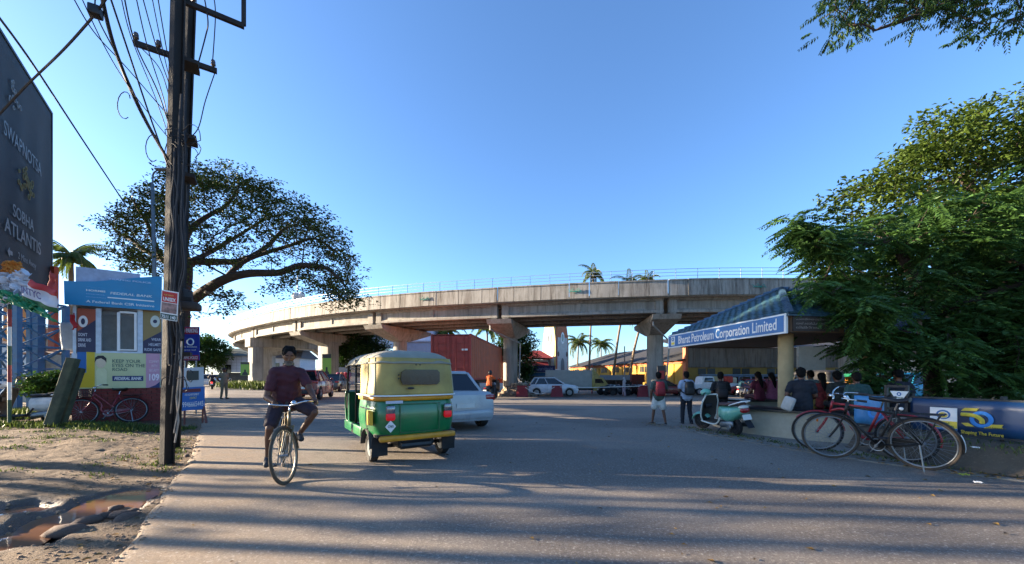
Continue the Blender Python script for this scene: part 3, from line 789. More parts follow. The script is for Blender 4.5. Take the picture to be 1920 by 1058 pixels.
pos, nr, ax, L, t = leaf_cloud(rg, cl, 15, .33, .15, .42)
leafmesh('crown', LEAF_RAIN, pos, nr, ax, L, L*.55, t, rt, WOFF[rt.name])

# ---- generic tree
def tree(name, label, base, h, cr, cz, n_att, per, ln, mat, seed, trunk_r=.2, clump=.5, cat='tree', group=None, shell=.45, lean=(0, 0), flatz=.7, zmin=None):
    rg = np.random.default_rng(seed); base = Vector(base)
    o = thing(name, label, cat, base, world=True, group=group)
    c = base+Vector((lean[0], lean[1], cz)); roots, fx = [], {}; prev = -1
    top = cz-cr[2]*.25
    for i in range(7):
        z = top*i/6; roots.append((base.x+lean[0]*(i/6)**1.5+rg.normal()*.04*trunk_r*10, base.y+lean[1]*(i/6)**1.5, base.z+z, prev, .1*i)); fx[i] = trunk_r*(1-.5*i/6); prev = i
    att = ellipsoid_pts(rg, n_att, c, cr, shell, base.z+(zmin or .4))
    att = [p+np.array([mnoise.noise(Vector(p)*.7)*cr[0]*.25, 0, mnoise.noise(Vector(p)*.6+Vector((5, 5, 5)))*cr[2]*.3]) for p in att]
    N, par = skeleton(roots, att, rg, .6, .3)
    branch_mesh(N, par, fx, .012, maxr=trunk_r).build('trunk_and_limbs', BARK, o, smooth=True)
    pos, nr, ax, L, t = leaf_cloud(rg, att, per, clump, ln, flatz)
    leafmesh('crown', mat, pos, nr, ax, L, L*.55, t, o, WOFF[o.name]); return o
def frond_points(rg, n_fr, att, ln, n_pin, pl):
    """pinnate fronds: rachis from att, leaflets either side"""
    pos, nr, ax, L, t = [], [], [], [], []
    for a in att:
        tint = rg.random()*.5
        for f in range(n_fr):
            dr = rnd_unit(rg, 1)[0]; dr[2] = dr[2]*.35-.1; dr /= np.linalg.norm(dr); side = np.cross(dr, [0, 0, 1.]); side /= np.linalg.norm(side)+1e-6
            st = np.asarray(a)+rnd_unit(rg, 1)[0]*.15; fl = ln*(.7+.6*rg.random())
            for q in range(n_pin):
                u = (q+.5)/n_pin; p = st+dr*fl*u+np.array([0, 0, -.28*fl*u*u])
                for s in (-1, 1):
                    pos.append(p); nr.append(np.array([0, 0, 1.])+rg.normal(size=3)*.35); ax.append(side*s+dr*.55+np.array([0, 0, -.25])); L.append(pl*(.6+.9*u*(1-u)*2)*(.8+.4*rg.random())); t.append(.2+tint+.3*rg.random())
    return np.array(pos), np.array(nr), np.array(ax), np.array(L), np.array(t)

# ---- feathery tree over the shelter (near) and the broad-leaved tree behind it
rg = np.random.default_rng(23)
ft = thing('feathery_tree', 'dark feathery leaved tree hanging over the shelter and the blue fence', 'tree', (10.6, 9.6, .1), world=True)
FO = [(1482, 425), (1505, 412), (1540, 430), (1556, 470), (1590, 420), (1650, 415), (1700, 380), (1800, 360), (1960, 340), (2000, 740), (1900, 735), (1800, 720), (1720, 640), (1640, 700), (1600, 705), (1580, 665), (1600, 610), (1540, 600), (1520, 570), (1520, 520), (1505, 480)]
att = []
while len(att) < 470:
    px, py = rg.uniform(1435, 2000), rg.uniform(340, 745)
    if pdist(px, py, FO) > 0: continue
    near = rg.random(); d = 8.2+3.8*near if px > 1560 else 8.6+1.2*near
    if py > 640 and rg.random() < .5: continue
    att.append(P(px, py, d))
for _ in range(26):
    u = rg.random(); att.append(P(1482+85*u+rg.normal()*4, 425+45*u+rg.normal()*12, 9+rg.normal()*.2))
for _ in range(20): att.append(P(rg.uniform(1585, 1665), rg.uniform(560, 640), rg.uniform(7.6, 8.1)))
for _ in range(9): att.append(P(rg.uniform(1530, 1600), rg.uniform(530, 575), rg.uniform(8.0, 8.6)))
for _ in range(90): att.append(P(rg.uniform(1730, 2000), rg.uniform(600, 742), rg.uniform(7.9, 9.4)))
for _ in range(16):
    u = rg.random(); att.append(P(1640+rg.normal()*14, 640+100*u, 8.4+rg.normal()*.2))
roots, fx, prev = [], {}, -1
for i, q in enumerate(catmull([(10.6, 9.6, 0), (10.5, 9.6, 1.5), (10.2, 9.5, 2.8), (9.8, 9.4, 3.8), (9.2, 9.3, 4.6)], 4)):
    roots.append((q.x, q.y, q.z, prev, 0)); fx[i] = .2*(1-.6*i/16); prev = i
roots.append((7.6, 9.1, 4.4, prev, .5)); fx[len(roots)-1] = .04
mid_ = 8; roots.append((12.3, 9.2, 3.6, mid_, .3)); fx[len(roots)-1] = .09
N, par = skeleton(roots, att, rg, .5, .3); branch_mesh(N, par, fx, .008, maxr=.2).build('trunk_and_limbs', BARK, ft, smooth=True)
pos, nr, ax, L, t = frond_points(rg, 6, att, .62, 13, .15)
leafmesh('crown', LEAF_FERN, pos, nr, ax, L, L*.34, t, ft, WOFF[ft.name], fold=.1)

rg = np.random.default_rng(29)
bt = thing('broad_leaved_tree', 'tall sunlit broad leaved tree rising behind the shelter roof', 'tree', (22, 16, 0), world=True)
BO = [(1548, 372), (1600, 348), (1650, 320), (1700, 285), (1732, 205), (1775, 210), (1830, 195), (1900, 165), (2010, 130), (2010, 560), (1880, 560), (1760, 540), (1650, 500), (1580, 430)]
att = []
while len(att) < 380:
    px, py = rg.uniform(1548, 2010), rg.uniform(120, 560)
    if pdist(px, py, BO) > -2 or rg.random() < .3 and pdist(px, py, BO) < -90: continue
    att.append(P(px, py, rg.uniform(13.5, 19)))
roots, fx, prev = [], {}, -1
for i, q in enumerate(catmull([(21.5, 16.5, 0), (21.5, 16.4, 3), (21, 16.2, 5.5), (20, 16, 8), (18.5, 15.8, 9.5)], 4)):
    roots.append((q.x, q.y, q.z, prev, 0)); fx[i] = .34*(1-.6*i/16); prev = i
N, par = skeleton(roots, att, rg, .6, .3); branch_mesh(N, par, fx, .012, maxr=.34).build('trunk_and_limbs', BARK, bt, smooth=True)
pos, nr, ax, L, t = leaf_cloud(rg, att, 62, .72, .21, .6)
leafmesh('crown', LEAF_SUN, pos, nr, ax, L, L*.5, t, bt, WOFF[bt.name])

# ---- branch reaching in over the camera from a tree on the right, out of frame
rg = np.random.default_rng(31)
ob = thing('overhead_tree', 'dark leafy branches hanging into the sky at the upper right corner', 'tree', (9.5, 2.6, 0), world=True)
att = []
for (a, b, sx, sy, k) in ((1600, 62, 26, 14, 26), (1645, 20, 60, 14, 40), (1730, 25, 40, 20, 44), (1800, 25, 34, 22, 36), (1840, 62, 15, 14, 16), (1905, 55, 14, 26, 20), (1880, -10, 50, 20, 40), (1560, 30, 12, 8, 8)):
    for _ in range(k): att.append(P(rg.normal(a, sx*.9), rg.normal(b-26, sy), rg.uniform(4.9, 5.8)))
roots, fx, prev = [], {}, -1
for i, q in enumerate(catmull([(9.5, 2.6, 0), (9.5, 2.7, 2.5), (9.2, 3, 5), (8.6, 3.8, 6.6), (7.5, 4.7, 7.0), (6.3, 5.3, 6.6), (5.1, 5.4, 6.2)], 4)):
    roots.append((q.x, q.y, q.z, prev, 0)); fx[i] = .2*(1-.93*(i/24)); prev = i
N, par = skeleton(roots, att, rg, .3, .3); branch_mesh(N, par, fx, .004, maxr=.2).build('trunk_and_limbs', BARK, ob, smooth=True)
pos, nr, ax, L, t = frond_points(rg, 2, att, .20, 8, .06)
ax[:, 2] -= .6
leafmesh('crown', LEAF_DARK, pos, nr, ax, L, L*.42, t, ob, WOFF[ob.name])

# ---- background trees
tree('bushy_tree', 'dense dark tree between the grey house and the white building', P(672, 708, 47), 6, (3.4, 2.5, 2.7), 3.6, 190, 60, .3, LEAF_DARK, 41, .2, .8)
tree('bushy_tree', 'bushy dark green tree to the left of the spires', P(968, 722, 46), 8, (2.5, 2.4, 3.6), 3.6, 190, 60, .28, LEAF_DARK, 43, .22, .75)
tree('bushy_tree', 'far dark tree at the end of the left road', P(382, 712, 75), 8, (4.2, 3.5, 3.6), 5.2, 130, 60, .5, LEAF_DARK, 44, .25, 1.1)
tree('clipped_bush', 'round dark bush beside the blue steel tower', P(92, 758, 11.8), 1, (.62, .5, .45), .5, 60, 90, .1, LEAF_DARK, 45, .05, .25, cat='bush')
tree('bushy_tree', 'low tree behind the blue fence at the right edge', (13.5, 9.3, 0), 5, (2.4, 2.2, 2.0), 2.3, 150, 60, .2, LEAF_DARK, 46, .12, .5)

# ---- coconut palms
def palm(name, label, base, top, nf=18, fl=3.6, seed=1, r=.17, group=None, np_=22):
    rg = np.random.default_rng(seed); base = Vector(base); top = Vector(top)
    o = thing(name, label, 'palm', base, world=True, group=group)
    mid = base.lerp(top, .5)+Vector((top.x-base.x, 0, 0))*-.12
    pts = catmull([base-Vector((0, 0, .1)), mid, top], 8); mb = MB(); k = len(pts)
    mb.tube(pts, [r*(1.5-.5*min(1, i/3))*(1-.35*i/k)*(1+.06*(i % 2)) for i in range(k)], 10); mb.build('trunk', M('6d5f4e', .9, 0, .3, 8, .4, 18), o, smooth=True)
    rb = MB(); pos, nr, ax, L, t = [], [], [], [], []
    for f in range(nf):
        a = 2*pi*f/nf+rg.normal()*.25; el = rg.uniform(-.5, 1.15); ln = fl*(.8+.35*rg.random())
        hd = np.array([cos(a), sin(a), 0.]); p = np.array(top); spine = []
        for q in range(12):
            ang = el-(q/11)**1.3*(1.5+.5*rg.random()*.3); spine.append(p.copy()); p = p+(hd*cos(ang)+np.array([0, 0, sin(ang)]))*ln/11
        rb.tube([Vector(s) for s in spine], [.035*(1-.85*i/11)+.004 for i in range(12)], 4)
        side = np.array([-sin(a), cos(a), 0.]); tt = rg.random()*.4
        for q in range(np_):
            u = 1+(q+.5)/np_*10; i = int(u); pp = spine[i]+(spine[min(i+1, 11)]-spine[i])*(u-i); dv = spine[min(i+1, 11)]-spine[max(i-1, 0)]; dv /= np.linalg.norm(dv)
            for s in (-1, 1):
                pos.append(pp); ax.append(side*s*.8+dv*.8+np.array([0, 0, -.75])); nr.append(np.cross(dv, side*s)*s+rg.normal(size=3)*.2); L.append(fl*.26*(1-.55*q/np_)*(.8+.4*rg.random())); t.append(.2+tt+.3*rg.random())
    L = np.array(L); leafmesh('fronds', LEAF_PALM, np.array(pos), np.array(nr), np.array(ax), L, L*.16, np.array(t), o, WOFF[o.name])
    rb.build('frond_stems', M('5a5a2a', .7), o)
    mb = MB()
    for q in range(7):
        a = 2*pi*q/7; mb.ell(top+Vector((.3*cos(a), .3*sin(a), -.3-.1*(q % 2))), (.14, .14, .17), 8, 6)
    mb.build('coconuts', M('5b5a25', .6), o, smooth=True); return o
palm('coconut_palm', 'coconut palm behind the hoarding and the police booth', P(135, 740, 25), P(133, 478, 25), 22, 2.4, 51)
palm('coconut_palm', 'coconut palm whose crown shows over the container, beside the white house', P(834, 720, 56), P(836, 618, 56), 18, 3.6, 52)
palm('coconut_palm', 'coconut palm just left of the pier beyond the container', P(915, 722, 52), P(913, 612, 52), 18, 3.4, 53)
palm('coconut_palm', 'full crowned palm right of the spires, nearer the spires of two', P(1082, 715, 70), P(1085, 640, 70), 20, 3.4, 54)
palm('coconut_palm', 'smaller palm right of the spires above the dark roof', P(1127, 715, 80), P(1127, 645, 80), 20, 3.5, 55)
palm('leaning_palm', 'straight dark palm trunk passing up behind the flyover', P(1104, 722, 45), P(1113, 512, 45), 18, 2.2, 56, .13)
palm('leaning_palm', 'leaning pale palm trunk, left of the leaning pair', P(1148, 724, 44), P(1180, 528, 44), 14, 2.2, 57, .15)
palm('leaning_palm', 'leaning palm trunk with hanging fronds next to the right pier', P(1178, 724, 43), P(1206, 592, 43), 16, 1.9, 58, .16)
palm('coconut_palm', 'palm top poking above the flyover railing near its right half', P(1215, 716, 60), P(1214, 524, 60), 16, 2.4, 59)
for i_, (x_, y_) in enumerate(((-17.5, 4.6), (-21, 5.45), (-19, 5.95), (-24, 6.75), (-18.5, 6.75), (-26, 7.7))):
    palm('street_palm', '%s palm in the row on the left verge beyond the edge of the picture' % ('first second third fourth fifth sixth'.split()[i_]), (x_, y_, 0), (x_+.3, y_+.1, 10.5+.4*(i_ % 3)), 14, 2.4, 200+i_, .11, 'palms on the left verge', 12)
# ---- street trees beyond the left edge of the frame; their shadows lie across the road
tree('street_tree', 'leafy street tree on the left verge beyond the edge of the picture, beside the hoarding', (-24.5, 10.9, 0), 12, (3.2, 2.9, 2.9), 8.4, 170, 60, .34, LEAF_RAIN, 91, .3, .9, group='street trees on the left verge')
tree('street_tree', 'thin almost bare street tree on the left verge, nearest the camera', (-19.5, 6.0, 0), 9, (3.0, 2.0, 2.6), 5.0, 34, 3, .3, LEAF_RAIN, 93, .13, .5, group='street trees on the left verge', shell=.2)
tree('street_tree', 'sparse street tree farther left on the verge behind the thin one', (-28, 6.4, 0), 10, (4, 2.2, 3.0), 6.6, 30, 4, .3, LEAF_RAIN, 94, .16, .6, group='street trees on the left verge', shell=.2)
# ------------------------------------------------------------------ left side of the street
def on(fr, px, py):                                   # photo pixel -> coordinates on a frame's plane
    dv = Vector(((px-960)/FP, 1, (HY-py)/FP)); o = Vector((0, 0, CH)); t = (fr.o-o).dot(fr.n)/dv.dot(fr.n)
    q = o+dv*t-fr.o; return (q.dot(fr.r), q.dot(fr.u))
def prect(mb, fr, x0, y0, x1, y1, c0=0, c1=.01):       # panel between two pixel corners (top-left, bottom-right)
    a0, b1 = on(fr, x0, y0); a1, b0 = on(fr, x1, y1); return panel(mb, fr, a0, b0, a1, b1, c0, c1)
def ppoly(mb, fr, pts, c0=0, c1=.01): return poly(mb, fr, [on(fr, *p) for p in pts][::-1] if False else [on(fr, *p) for p in pts], c0, c1)
def ptext(s, fr, x0, y0, x1, y1, m, parent, bold=.0, c=.014, **k):
    a0, b1 = on(fr, x0, y0); a1, b0 = on(fr, x1, y1); return text(s, fr, a0, b0, b1-b0, m, parent, w=a1-a0, bold=bold, c=c, **k)

# ---- traffic police booth
KL = Vector((P(134, 700, 9.75).x, 9.75, .10)); KR = Vector((P(309, 700, 10.75).x, 10.75, .10))
kf = Fr(KL, KR-KL); KW = (KR-KL).length
kk = thing('police_booth', 'small traffic police booth with blue bank sponsored fascia over a brick base', 'booth', KL, world=True)
KO = WOFF[kk.name]
BRICK = M('6e2b28', .85, 0, .3, 11, .3, 40, world=True, dirt=.2); MORT = M('5b453d', .9, 0, .2, 20, .3); FBLUE = M('157ca6', .4, 0, .10, 2, .03, 6, dirt=.14)
LGREY = M('b9c0ca', .5, dirt=.1); FRAMEW = M('b6c2cc', .4, dirt=.1)
zb = on(kf, 220, 727)[1]; zw0 = on(kf, 220, 664)[1]; zw1 = on(kf, 220, 578)[1]; KD = 1.7
mb = MB(); panel(mb, kf, 0, -.15, KW, zb, -KD, -.03); base = mb.build('brick_base', MORT, kk)
bh, bw = .075, .215; nr_ = int((zb-.0)/bh)
brm = MB().box((0, 0, 0), (bw-.012, .06, bh-.012)).mesh('brick', BRICK)
for r_ in range(nr_):
    x = -(bw/2 if r_ % 2 else 0)
    while x < KW-.02:
        a0, a1 = max(0, x), min(KW, x+bw)
        if a1-a0 > .03:
            o = link('brick', brm, base); q = kf((a0+a1)/2, r_*bh+bh/2, -.028+R.uniform(-.004, .004))
            o.location = q-Vector(KO); o.rotation_euler = (0, 0, atan2(kf.r.y, kf.r.x)); o.scale = ((a1-a0-.012)/(bw-.012), 1, 1)
        x += bw
# banner panel
mb = MB(); panel(mb, kf, 0, zb, KW, zw0, -KD, -.01); mb.build('lower_wall', LGREY, kk)
CREAM = M('b9bd8e', .5, 0, .08, 2, .03, 6, dirt=.14)
mb = MB(); prect(mb, kf, 145, 660, 301, 727, -.005, .012); bp = mb.build('banner', CREAM, kk); WOFF[bp.name] = KO
NAVY = flat('1b2c5e'); PINK = flat('b98a9c'); YEL = flat('c2a51c')
mb = MB(); ppoly(mb, kf, [(145, 727), (145, 700), (163, 699), (163, 660), (178, 661), (178, 727)], .013, .018); mb.build('yellow_field', YEL, bp)
mb = MB(); prect(mb, kf, 145, 660, 162, 699, .013, .018); mb.build('blue_field', flat('1a5a96'), bp)
mb = MB(); prect(mb, kf, 274, 663, 300, 727, .013, .018); mb.build('pink_field', PINK, bp)
ptext('KEEP YOUR', kf, 211, 674, 264, 681, flat('3b5a50'), bp, .01, c=.014); ptext('EYES ON THE', kf, 211, 682, 272, 689, flat('3b5a50'), bp, .01, c=.014); ptext('ROAD', kf, 211, 690, 239, 696, flat('3b5a50'), bp, .01, c=.014)
mb = MB(); prect(mb, kf, 211, 705, 269, 714.5, .013, .017); mb.build('bank_band', NAVY, bp)
ptext('FEDERAL BANK', kf, 215, 707, 266, 712.5, SIGNW, bp, .02, c=.018, shear=.15)
for i_, s in enumerate(('COMMIT', 'WITH', 'SECURITY')): ptext(s, kf, 280+4*(i_ == 1), 676+8*i_, 298-3*(i_ == 1), 681+8*i_, flat('d8c4cc'), bp, c=.019)
ptext('109', kf, 280, 701, 299, 714, flat('dfd2d8'), bp, .03, c=.019)
mb = MB(); ppoly(mb, kf, [(280, 727), (300, 727), (300, 716), (292, 722)], .019, .022); mb.build('navy_corner', NAVY, bp)
# cartoon driver: plain head with black hair and pale shirt
mb = MB(); ppoly(mb, kf, [(178+4, 727), (200, 727), (201, 697), (197, 691), (184, 691), (180, 697)], .013, .017); mb.build('figure_shirt', flat('c4c79c'), bp)
mb = MB(); ppoly(mb, kf, [(179, 676), (181, 685), (186, 690), (193, 690), (198, 685), (200, 676), (197, 671), (183, 671)], .018, .021); mb.build('figure_face', flat('c9b79a'), bp)
mb = MB(); ppoly(mb, kf, [(178, 680), (179, 671), (184, 667), (194, 667), (200, 672), (200, 680), (197, 676), (190, 672), (182, 674)], .0215, .024); mb.build('figure_hair', BLACK, bp)
# window storey: corner posts, panels, window frame, sash and panes
mb = MB()
for a in (0.02, KW-.08): panel(mb, kf, a, zw0, a+.06, zw1, -.1, -.01)
for a in (0.0, KW-.06): panel(mb, kf, a, zw0, a+.06, zw1, -KD, -KD+.1)
mb.build('corner_posts', FRAMEW, kk)
mb = MB(); panel(mb, kf, 0, zw0, .05, zw1, -KD+.1, -.1); panel(mb, kf, KW-.05, zw0, KW, zw1, -KD+.1, -.1); panel(mb, kf, .06, zw0, KW*.55, zw1, -KD, -KD+.05); panel(mb, kf, KW*.59, zw0, KW*.62, zw1, -KD, -KD+.05); panel(mb, kf, KW*.68, zw0, KW-.06, zw1, -KD, -KD+.05); mb.build('side_walls', M('8c8f8d', .6), kk)
ORG = flat('9c4a2e'); DNAVY = flat('2a2c48'); TAN = flat('8a7444')
def side_poster(x0, x1, top, bot, flip):
    mb = MB(); prect(mb, kf, x0, 578, x1, 663, -.01, .006); o = mb.build('poster', top, kk); WOFF[o.name] = KO
    mb = MB(); ppoly(mb, kf, [(x0, 663), (x1, 663), (x1, 600 if not flip else 622), (x0, 622 if not flip else 640)], .0065, .010); mb.build('poster_lower', bot, o)
    cxp = x0+11 if not flip else x1-12; mb = MB(); ppoly(mb, kf, [(cxp+9*cos(2*pi*q/20), 603+11*sin(2*pi*q/20)) for q in range(20)][::-1], .0105, .013); mb.build('poster_disc', SIGNW if not flip else flat('c0c4b8'), o)
    mb = MB(); ppoly(mb, kf, [(cxp+4*cos(2*pi*q/12), 603+(6 if not flip else 3.5)*sin(2*pi*q/12)) for q in range(12)][::-1], .0135, .016); mb.build('poster_icon', DNAVY, o); return o
po = side_poster(145, 180, ORG, DNAVY, False)
for i_, s in enumerate(("DON'T", 'DRINK AND', 'DRIVE')): ptext(s, kf, 147, 624+10*i_, (164, 171, 161)[i_], 631+10*i_, flat('b9bcc4'), po, .015, c=.0115)
po = side_poster(268, 303, TAN, DNAVY, True)
for i_, s in enumerate(('WEAR', 'HELMET', 'RIDE SAFE')): ptext(s, kf, (284, 279, 271)[i_], 634+9.5*i_, 302, 640+9.5*i_, flat('aeb3bf'), po, .015, c=.0115)
wn = MB()
for x0, x1 in ((180, 190), (258, 268)): prect(wn, kf, x0, 578, x1, 663, -.05, .02)
prect(wn, kf, 190, 578, 258, 583, -.05, .02); prect(wn, kf, 190, 658, 258, 663, -.05, .02)
wf = wn.build('window_frame', FRAMEW, kk); WOFF[wf.name] = KO
mb = MB(); prect(mb, kf, 220, 586, 225.5, 658, -.02, .035); prect(mb, kf, 252, 586, 257, 658, -.02, .035); prect(mb, kf, 225, 583.5, 252, 589, -.02, .034); prect(mb, kf, 225, 655, 252, 658, -.02, .034); mb.build('sash', SIGNW, wf)
mb = MB(); prect(mb, kf, 225.5, 589, 252, 655, -.004, .004); mb.build('pane', clear_glass(), wf)
mb = MB(); prect(mb, kf, 190, 583, 219, 658, -.045, -.038); mb.build('pane', bpy.data.materials['clear_glass'], wf)
mb = MB(); panel(mb, kf, -.05, zw1, KW+.05, zw1+.07, -KD-.05, .05); mb.build('roof', LGREY, kk)
# fascia with curved top and the pale board rising behind it
fb = Fr(kf(0, 0, .12), kf.r)
mb = MB(); ppoly(mb, fb, [(122, 571), (303, 583.5), (304, 519), (262, 521), (230, 524), (180, 528.5), (140, 528.5), (121, 527)][::1], 0, .05); fa = mb.build('fascia', FBLUE, kk); WOFF[fa.name] = KO
mb = MB(); ppoly(mb, fb, [(142, 535), (262, 535), (262, 514), (215, 508), (142, 499.5)], -.04, -.002); mb.build('rear_board', M('8b98ae', .5), kk)
ptext('TRAFFIC POLICE', fb, 204, 522, 284, 533, M('9fb4cf', .5), fa, .03, c=.052)
ptext('FEDERAL BANK', fb, 208, 548, 286, 559, SIGNW, fa, .01, c=.052, shear=.12)
mb = MB(); ppoly(mb, fb, [(203, 557.5), (290, 565), (290, 567), (203, 559.5)], .052, .056); mb.build('underline', SIGNW, fa)
ptext('HORMIS', fb, 163, 543, 199, 549.5, SIGNW, fa, .03, c=.052); ptext('MEMORIAL', fb, 163, 551, 198, 555, M('8fb5d8', .5), fa, .01, c=.052); ptext('FOUNDATION', fb, 163, 556.5, 199, 560.5, M('8fb5d8', .5), fa, .01, c=.052); ptext('FEDERAL BANK', fb, 163, 538.5, 199, 541.5, M('8fb5d8', .5), fa, 0, c=.052)
ptext('A Federal Bank CSR Initiative', fb, 163, 563, 290, 577, SIGNW, fa, .01, c=.052)

# ---- leaning slab, grey sheet banner, red cloth
MOSS = M('3f4330', .95, 0, .4, 6, .5, 20)
mb = MB()
t_ = P(138, 672, 9.3); b_ = P(95, 799, 9.0); ax = (t_-b_).normalized(); sd = ax.cross(Vector((0, 1, 0))).normalized(); f3 = Matrix((sd, ax.cross(sd)*-1, ax)).transposed()
mb.rbox((t_+b_)/2, (.24, .14, (t_-b_).length), .02, 2, M=f3)
tag(mb.build('leaning_slab', MOSS), 'mossy concrete slab leaning against the left side of the booth', 'slab')
mb = MB(); t2 = P(150, 690, 9.45); b2 = P(112, 800, 9.2); ax = (t2-b2).normalized(); sd = ax.cross(Vector((0, 1, 0))).normalized(); f3 = Matrix((sd, ax.cross(sd)*-1, ax)).transposed()
mb.rbox((t2+b2)/2, (.2, .12, (t2-b2).length), .02, 2, M=f3); tag(mb.build('leaning_slab', MOSS), 'shorter mossy slab leaning just right of the longer one, behind the red bicycle', 'slab')
A = P(116, 655, 10.4); fr = Fr(A, P(148, 655, 10.4)-A); mb = MB()
wd = (P(148, 655, 10.4)-A).length; mb.grid(lambda u, v: fr(u*wd, -.02+v*.74+.05*u*(v-.3), .05*sin(u*6+v*2)), 12, 12)
ob_ = mb.build('sheet_banner', M('7f8890', .6, 0, .15, 4, .05), smooth=True); tag(ob_, 'crumpled grey sheet banner hanging at the left side of the booth', 'banner')
sol = ob_.modifiers.new('s', 'SOLIDIFY'); sol.thickness = .004
mb = MB(); A = P(134, 610, 9.6); mb.grid(lambda u, v: A+Vector((u*.11-.03*v+.02*sin(v*9), .03*sin(u*7+v*5), -.12+.38*v+.05*u)), 6, 10); ob_ = mb.build('red_cloth', M('a01a1e', .7), smooth=True)
tag(ob_, 'red cloth strip hanging at the left corner of the booth', 'cloth'); ob_.modifiers.new('s', 'SOLIDIFY').thickness = .004

# ---- hoarding
HA = Vector((-20.2, 15.1, 0)); HB = Vector((-24, 20, 0))
hr_ = (HB-HA).normalized(); HS = HA-hr_*2.6
hf = Fr(HS, hr_); HL = (HB-HS).length
hb = on(hf, 60, 545)[1]; ht = on(hf, 96, 214)[1]
MESHM = M('2c333b', .8, 0, .25, 1.2, .35, 90, world=True); HTXT = M('7d858c', .7); GOLD = M('77704f', .7)
ho = thing('hoarding', 'huge dark fabric hoarding at the left edge with faded white lettering', 'hoarding', HS, world=True)
mb = MB(); mb.grid(lambda u, v: hf(u*HL, hb+v*(ht-hb), .03*sin(u*26+.8*sin(v*4))*sin(pi*v)), 80, 20); sheet = mb.build('fabric', MESHM, ho, smooth=True); sheet.modifiers.new('s', 'SOLIDIFY').thickness = .01
mb = MB()
for a, b, c_, d_ in ((0, ht, HL, ht+.12), (0, hb-.12, HL, hb), (HL, hb-.12, HL+.1, ht+.12), (-.1, hb-.12, 0, ht+.12)): panel(mb, hf, a, b, c_, d_, -.12, .04)
mb.build('frame', DSTEEL, ho); WOFF[ho.name] = tuple(HS)
mb = MB(); panel(mb, hf, 0, hb, HL, ht, -.3, -.14); mb.build('backing', DSTEEL, ho)
def htext(s, px, py, a_len, h, bold=0, m=HTXT):
    a, b = on(hf, px, py); text(s, hf, a, b, h, m, ho, w=a_len, bold=bold, c=.06)
for s, x0, yb, x1, yt, bo in (('SOBHA', 20, 404, 60, 380, .01), ('ATLANTIS', 4, 432, 73, 404, .01), ('SWAPNOTSA', 3, 250, 74, 222, .0)):
    a0, b0 = on(hf, x0, yb); a1, _ = on(hf, x1, yb); h_ = on(hf, (x0+x1)/2, yt)[1]-on(hf, (x0+x1)/2, yb)[1]
    bb = on(hf, x0, yb)[1]; text(s, hf, a0, bb, abs(on(hf, x0, yt)[1]-bb), HTXT, ho, w=a1-a0, bold=bo, c=.06)
a0, b0 = on(hf, 30, 484); a1, _ = on(hf, 64, 490); text('2 Mins Away', hf, a0, b0, .28, HTXT, ho, w=a1-a0, c=.06)
a0, b0 = on(hf, 10, 470); mb = MB(); poly(mb, hf, [(a0, b0), (a0+.22, b0-.2), (a0+.22, b0-.08), (a0+.48, b0-.08), (a0+.48, b0+.08), (a0+.22, b0+.08), (a0+.22, b0+.2)], .05, .06); mb.build('arrow', HTXT, ho)
a0, b0 = on(hf, 45, 340); mb = MB()
for q in range(26):
    an = R.uniform(0, 2*pi); rr = R.uniform(.2, .95); mb.torus(hf(a0+rr*cos(an), b0+rr*.8*sin(an), .06), hf.n, R.uniform(.06, .16), .02, 10, 4)
mb.build('ornament', GOLD, ho)['kind'] = 'stuff'
a0, b0 = on(hf, 25, 180); mb = MB()
for q in range(14):
    an = R.uniform(0, 2*pi); rr = R.uniform(.1, .7); mb.torus(hf(a0+rr*cos(an), b0+rr*sin(an), .06), hf.n, R.uniform(.05, .14), .018, 10, 4)
mb.build('ornament', HTXT, ho)['kind'] = 'stuff'
# blue lattice legs
BLUEP = M('205c80', .5, 0, .2, 5, .1, dirt=.2); mb = MB()
for a in (HL-.35, HL-2.0, HL-4.2, HL-6.4):
    for c in (-.2, -1.6): mb.box(hf(a, hb/2, c), (.16, .16, hb), rz=atan2(hr_.y, hr_.x))
for a0_, a1_ in ((HL-.35, HL-2.0), (HL-2.0, HL-4.2), (HL-4.2, HL-6.4)):
    for c in (-.2, -1.6):
        for q in range(4):
            z0, z1 = hb*q/4, hb*(q+1)/4
            mb.tube([hf(a0_, z0, c), hf(a1_, z1, c)], .035, 4); mb.tube([hf(a1_, z0, c), hf(a0_, z1, c)], .035, 4); mb.tube([hf(a0_, z1, c), hf(a1_, z1, c)], .04, 4)
mb.build('lattice_legs', BLUEP, ho)
# nearer blue steel tower beside the flags
tw = thing('steel_tower', 'blue painted lattice steel tower standing below the hoarding', 'tower', P(45, 760, 13), world=True)
def tower(px0, px1, ytop, d, w_):
    L0 = P(px0, 704, d); L1 = P(px1, 704, d); zt = P(0, ytop, d).z; legs = []
    for x in (L0.x, L1.x):
        for y in (d, d+w_): legs.append((x, y))
    for x, y in legs:
        mb = MB(); mb.box((x, y, zt/2), (.15, .15, zt)); mb.build('leg', BLUEP, tw)
    mb = MB(); n = 5
    for q in range(n):
        z0, z1 = zt*q/n, zt*(q+1)/n
        for (a, b) in (((L0.x, d), (L1.x, d)), ((L0.x, d+w_), (L1.x, d+w_)), ((L0.x, d), (L0.x, d+w_)), ((L1.x, d), (L1.x, d+w_))):
            mb.tube([(*a, z0), (*b, z1)], .03, 4); mb.tube([(*b, z0), (*a, z1)], .03, 4); mb.tube([(*a, z1), (*b, z1)], .035, 4)
    mb.build('bracing', BLUEP, tw)
tower(-40, 33, 560, 13, 1.4); 
mb = MB(); A = P(72, 704, 14.2); mb.box((A.x, A.y, 1.9), (.2, .2, 3.8)); mb.build('leg', BLUEP, tw)
